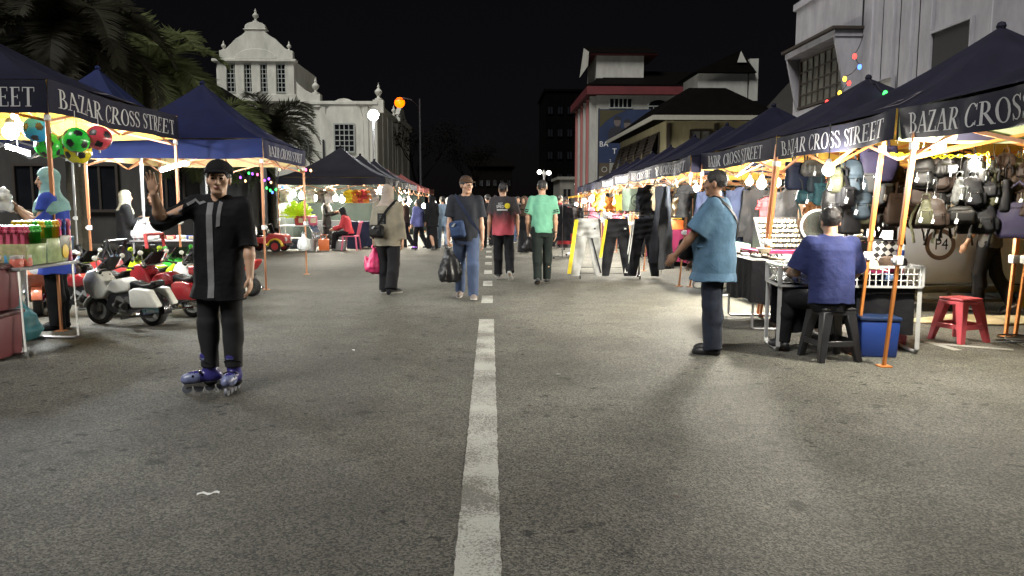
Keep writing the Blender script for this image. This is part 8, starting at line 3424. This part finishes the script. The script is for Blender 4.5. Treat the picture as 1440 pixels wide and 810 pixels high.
strap_bag(hood, 'black shoulder bag with a pale badge on the back of the woman in taupe', 1, (-.06, -.10, .06), (.30, .09, .19), LEATHER, LEATHER, accent=C_LGREY)

# --- man in the blue shirt at the right, facing the street
BLUE_SHIRT = cloth_m('blue_shirt', (.072, .138, .210))
p = gr(1003, 499)
blu = person('man in a loose steel blue shirt and dark trousers, arm stretched to the side', (p.x, p.y + .08, 0), R(62), 1.66,
             dict(la=((.15, .55, -1), (.0, .62, -.8)), lh='relaxed', ra=((.10, .35, -1), (0, .5, -1)), rl=((.03, .03, -1), (0, -.03, -1)), ll=((.0, -.02, -1), (0, -.05, -1)), headyaw=.05, lean=(0, -.03, 1)),
             dict(shirt=BLUE_SHIRT, sleeve=.92, sl_off=.032, sl_flare=.022, off=.036, loose=1.0, hem=-.115, flare=.14, trousers=cloth_m('dark_denim', (.018, .022, .034)), tr_off=.020, tr_flare=1.9, hair='crop', skin='brown', belly=.02, slipper=True, shoes=[SHOE_BLACK, SHOE_BLACK], crease=.011), vox=.007, build=1.06)
strap_bag(blu, 'black pouch bag across the front of the man in the blue shirt', -1, (.03, .12, .045), (.26, .12, .20), LEATHER, LEATHER)

# --- the seated man
st = STOOL_P
NAVY_TEE = cloth_m('navy_tee', (.020, .026, .085))
sea = person('man in a navy tee sitting on a black stool with his back to the street', (st.x - .02, st.y - .03, 0), R(-4), 1.68,
             dict(pelvis=.535, lean=(0.02, .16, 1), la=((.34, .50, -1), (.02, 1, .10)), ra=((.34, .50, -1), (.05, 1, .05)), lh='relaxed', rh='relaxed',
                  rl=((.20, 1, -.16), (.05, -.10, -1)), ll=((.42, 1, -.10), (.12, -.05, -1)), rfoot=(.2, 0), lfoot=(.35, 0), headpitch=-.35),
             dict(shirt=NAVY_TEE, sleeve=.85, sl_flare=.014, off=.028, loose=.6, hem=-.03, flare=.08, trousers=C_BLACK, tr_off=.016, hair='short', skin='tan', shoes=[SHOE_BLACK, SHOE_BLACK], slipper=True), vox=.007, build=1.04)

# --- the vendor in royal blue at the left
p = gr(78, 458)
ROYAL = cloth_m('royal_blue', (.035, .065, .36))
ven = person('stall keeper in royal blue and pale teal scarf lifting a white bag to her face', (-4.75, 8.35, 0), R(104), 1.74,
             dict(la=((.10, .30, -1), (-.02, .75, .75)), lh='pinch', ra=((.05, .35, -1), (-.15, .8, .55)), rh='pinch', rl=((.02, .03, -1), (0, -.04, -1)), ll=((.02, .0, -1), (0, -.02, -1)), headpitch=-.05, headyaw=-.35),
             dict(shirt=ROYAL, sleeve=1.25, sl_off=.024, off=.018, loose=.9, hem=-.17, flare=.16, trousers=C_BLACK, tr_off=.020, hair='scarf', scarf_mat=cloth_m('pale_teal', (.20, .36, .36)), scarf_len=.14, female=True, skin='light', slipper=True, shoes=[C_BLACK, C_BLACK], crease=.009), vox=.007, build=1.06)
hp_ = world_of(ven, ven['hand'][-1])
S = SDF((-.16, -.16, -.20), (.16, .16, .16), .009)
S.stack((0, 0, -.12), np.eye(3), [(0, .06, .05), (.05, .09, .07), (.12, .08, .06), (.17, .05, .04), (.2, .07, .05), (.24, .05, .03)], 0)
S.wrinkle(.024, 22, 4, band=.08)
S.wrinkle(.008, 50, 7)
t = thing('plastic_bag', 'white plastic bag held up at the face of the stall keeper in blue', 'bag', hp_ + Vector((-.03, -.05, .05)))
S.mesh('bag', mat('white_film', (.55, .56, .54), .35), t)

# --- people behind the toy stalls
p = at(176, 300, 13.3)
person('woman in dark clothes with a cream scarf behind the toy motorbikes', (p.x, 13.3, 0), R(-60), 1.60, dict(la=((.1, .3, -1), (0, .8, .2)), ra=((.1, .3, -1), (0, .8, .2))),
       dict(shirt=C_BLACK, sleeve=1.9, off=.028, loose=.8, hem=-.1, skirt=C_BLACK, trousers=None, hair='scarf', scarf_mat=cloth_m('cream_scarf', (.30, .28, .21)), scarf_len=.10, female=True), vox=.011)
p = at(217, 300, 14.6)
person('dark haired person in patterned dark top beside the tent leg behind the toys', (p.x, 14.6, 0), R(150), 1.62, dict(la=((.1, .3, -1), (0, .8, .2))), dict(shirt=C_CHAR, sleeve=.9, hair='long', female=True), vox=.012)
# --- drinks stall
red_s = person('person in a red top sitting on the pink red chair at the drinks stall', (SEAT_RED[0] + .06, SEAT_RED[1], 0), R(85), 1.62,
               dict(pelvis=.53, lean=(0, .25, 1), la=((.1, .6, -1), (-.1, 1, -.1)), ra=((.1, .6, -1), (-.1, 1, -.1)), rl=((.1, 1, -.05), (0, .3, -1)), ll=((.1, 1, -.12), (0, .15, -1)), headpitch=-.4),
               dict(shirt=cloth_m('coral_red', (.42, .045, .055)), sleeve=1.9, off=.022, loose=.6, hem=-.03, trousers=C_BLACK, hair='scarf', scarf_mat=C_CHAR, scarf_len=.05, female=True), vox=.011)
p = at(460, 320, 24.0)
person('person in dark grey standing in the drinks stall behind the seated one', (p.x, 24.0, 0), R(-100), 1.62, dict(la=((.1, .4, -1), (0, 1, .3)), ra=((.1, .4, -1), (0, 1, .3)), headpitch=-.2), dict(shirt=C_CHAR, sleeve=1.9, hem=-.12, skirt=C_CHAR, trousers=None, hair='scarf', scarf_mat=C_GREY, female=True), vox=.013)
# --- shoppers along the left stalls
LILAC = cloth_m('lilac', (.10, .11, .27))
far = [(589, 351, 1.52, R(60), 'girl in a lilac top and dark trousers at the far left stalls', dict(shirt=LILAC, sleeve=1.9, off=.03, loose=.8, hem=-.06, trousers=C_BLACK, hair='long', female=True)),
       (608, 351, 1.66, R(40), 'woman in a long black robe at the far left stalls', dict(shirt=C_BLACK, sleeve=1.9, off=.03, hem=-.1, skirt=C_BLACK, trousers=None, hair='scarf', scarf_mat=C_BLACK, scarf_len=.25, female=True)),
       (623, 350, 1.62, R(15), 'shopper in a pale blue denim shirt and trousers at the far left stalls', dict(shirt=cloth_m('pale_denim', (.16, .22, .30)), sleeve=1.9, off=.025, hem=-.08, trousers=cloth_m('pale_jean', (.13, .17, .23)), hair='short')),
       (632, 348, 1.60, R(80), 'shopper in grey half hidden by the man in jeans', dict(shirt=C_GREY, sleeve=.9, trousers=C_NAVY, hair='scarf', scarf_mat=C_LGREY, female=True)),
       (571, 349, 1.58, R(75), 'shopper in brown at the counters behind the woman in taupe', dict(shirt=C_BROWN, sleeve=1.9, trousers=C_BLACK, hair='short')),
       (686, 350, 1.68, 0, 'man in dark clothes walking away between the jeans and the jersey', dict(shirt=C_CHAR, sleeve=.9, trousers=C_BLACK, hair='short')),
       (697, 345, 1.66, .2, 'shopper in a grey top glimpsed left of the red jersey', dict(shirt=C_GREY, sleeve=.9, trousers=C_NAVY, hair='short')),
       (737, 356, 1.60, PI, 'woman in a dark robe left of the man in mint green', dict(shirt=C_BLACK, sleeve=1.9, off=.03, hem=-.1, skirt=C_CHAR, trousers=None, hair='scarf', scarf_mat=C_BROWN, female=True)),
       (728, 341, 1.66, PI, 'man in grey coming towards the camera far down the street', dict(shirt=C_GREY, sleeve=.8, trousers=C_BLUE, hair='short')),
       (722, 335, 1.68, PI - .3, 'distant shopper in white far down the street', dict(shirt=C_WHITE, sleeve=.8, trousers=C_BLACK, hair='short')),
       (742, 337, 1.62, PI, 'distant shopper in maroon far down the street', dict(shirt=C_MAG, sleeve=1.9, trousers=C_BLACK, hair='scarf', scarf_mat=C_MAG, female=True)),
       (786, 350, 1.66, R(-70), 'shopper in dark red browsing right of the man in mint green', dict(shirt=C_RED, sleeve=.9, trousers=C_BLACK, hair='short')),
       (795, 342, 1.64, R(-80), 'shopper in black browsing beyond the dark clothes racks', dict(shirt=C_BLACK, sleeve=1.9, trousers=C_CHAR, hair='short')),
       (780, 336, 1.60, R(-60), 'distant shopper in tan at the right-hand stalls', dict(shirt=C_TAN, sleeve=1.9, trousers=C_BROWN, hair='scarf', scarf_mat=C_TAN, female=True)),
       (646, 336, 1.66, R(30), 'distant shopper in navy left of the lane dashes', dict(shirt=C_NAVY, sleeve=.9, trousers=C_BLUE, hair='short')),
       (662, 332, 1.66, 0, 'distant shopper in black walking away past the left stalls', dict(shirt=C_BLACK, sleeve=.9, trousers=C_BLACK, hair='short'))]
r = random.Random(4)
for i, (px, py, H_, rz, lab, fit) in enumerate(far):
    p = gr(px, py)
    k = r.choice((-.26, -.18, .2, .28)) * (.4 if fit.get('skirt') else 1)
    person(lab, (p.x, p.y, 0), rz, H_, dict(rl=((.03, k, -1), (0, k - .22 - max(0, -k), -1)), ll=((.03, -k, -1), (0, -k - .22 - max(0, k), -1)), la=((.15, -k, -1), (.05, .3, -1)), ra=((.15, k, -1), (.05, .3, -1)), headyaw=r.uniform(-.4, .4)), fit,
           'shoppers farther down the street', vox=.014)
# --- woman behind the bags at the right
p = gr(1384, 440)
person('woman in a grey top and black trousers walking behind the rail of bags', (p.x, p.y, 0), R(38), 1.62, dict(la=((.2, .3, -1), (.0, .5, -1)), ra=((.1, -.2, -1), (0, .2, -1)), rl=((.05, -.18, -1), (0, -.55, -1)), ll=((.02, .14, -1), (0, -.02, -1)), rfoot=(0, -.6)),
       dict(shirt=C_GREY, sleeve=.85, off=.02, hem=-.03, trousers=C_BLACK, hair='long', female=True, skin='tan'), vox=.008)
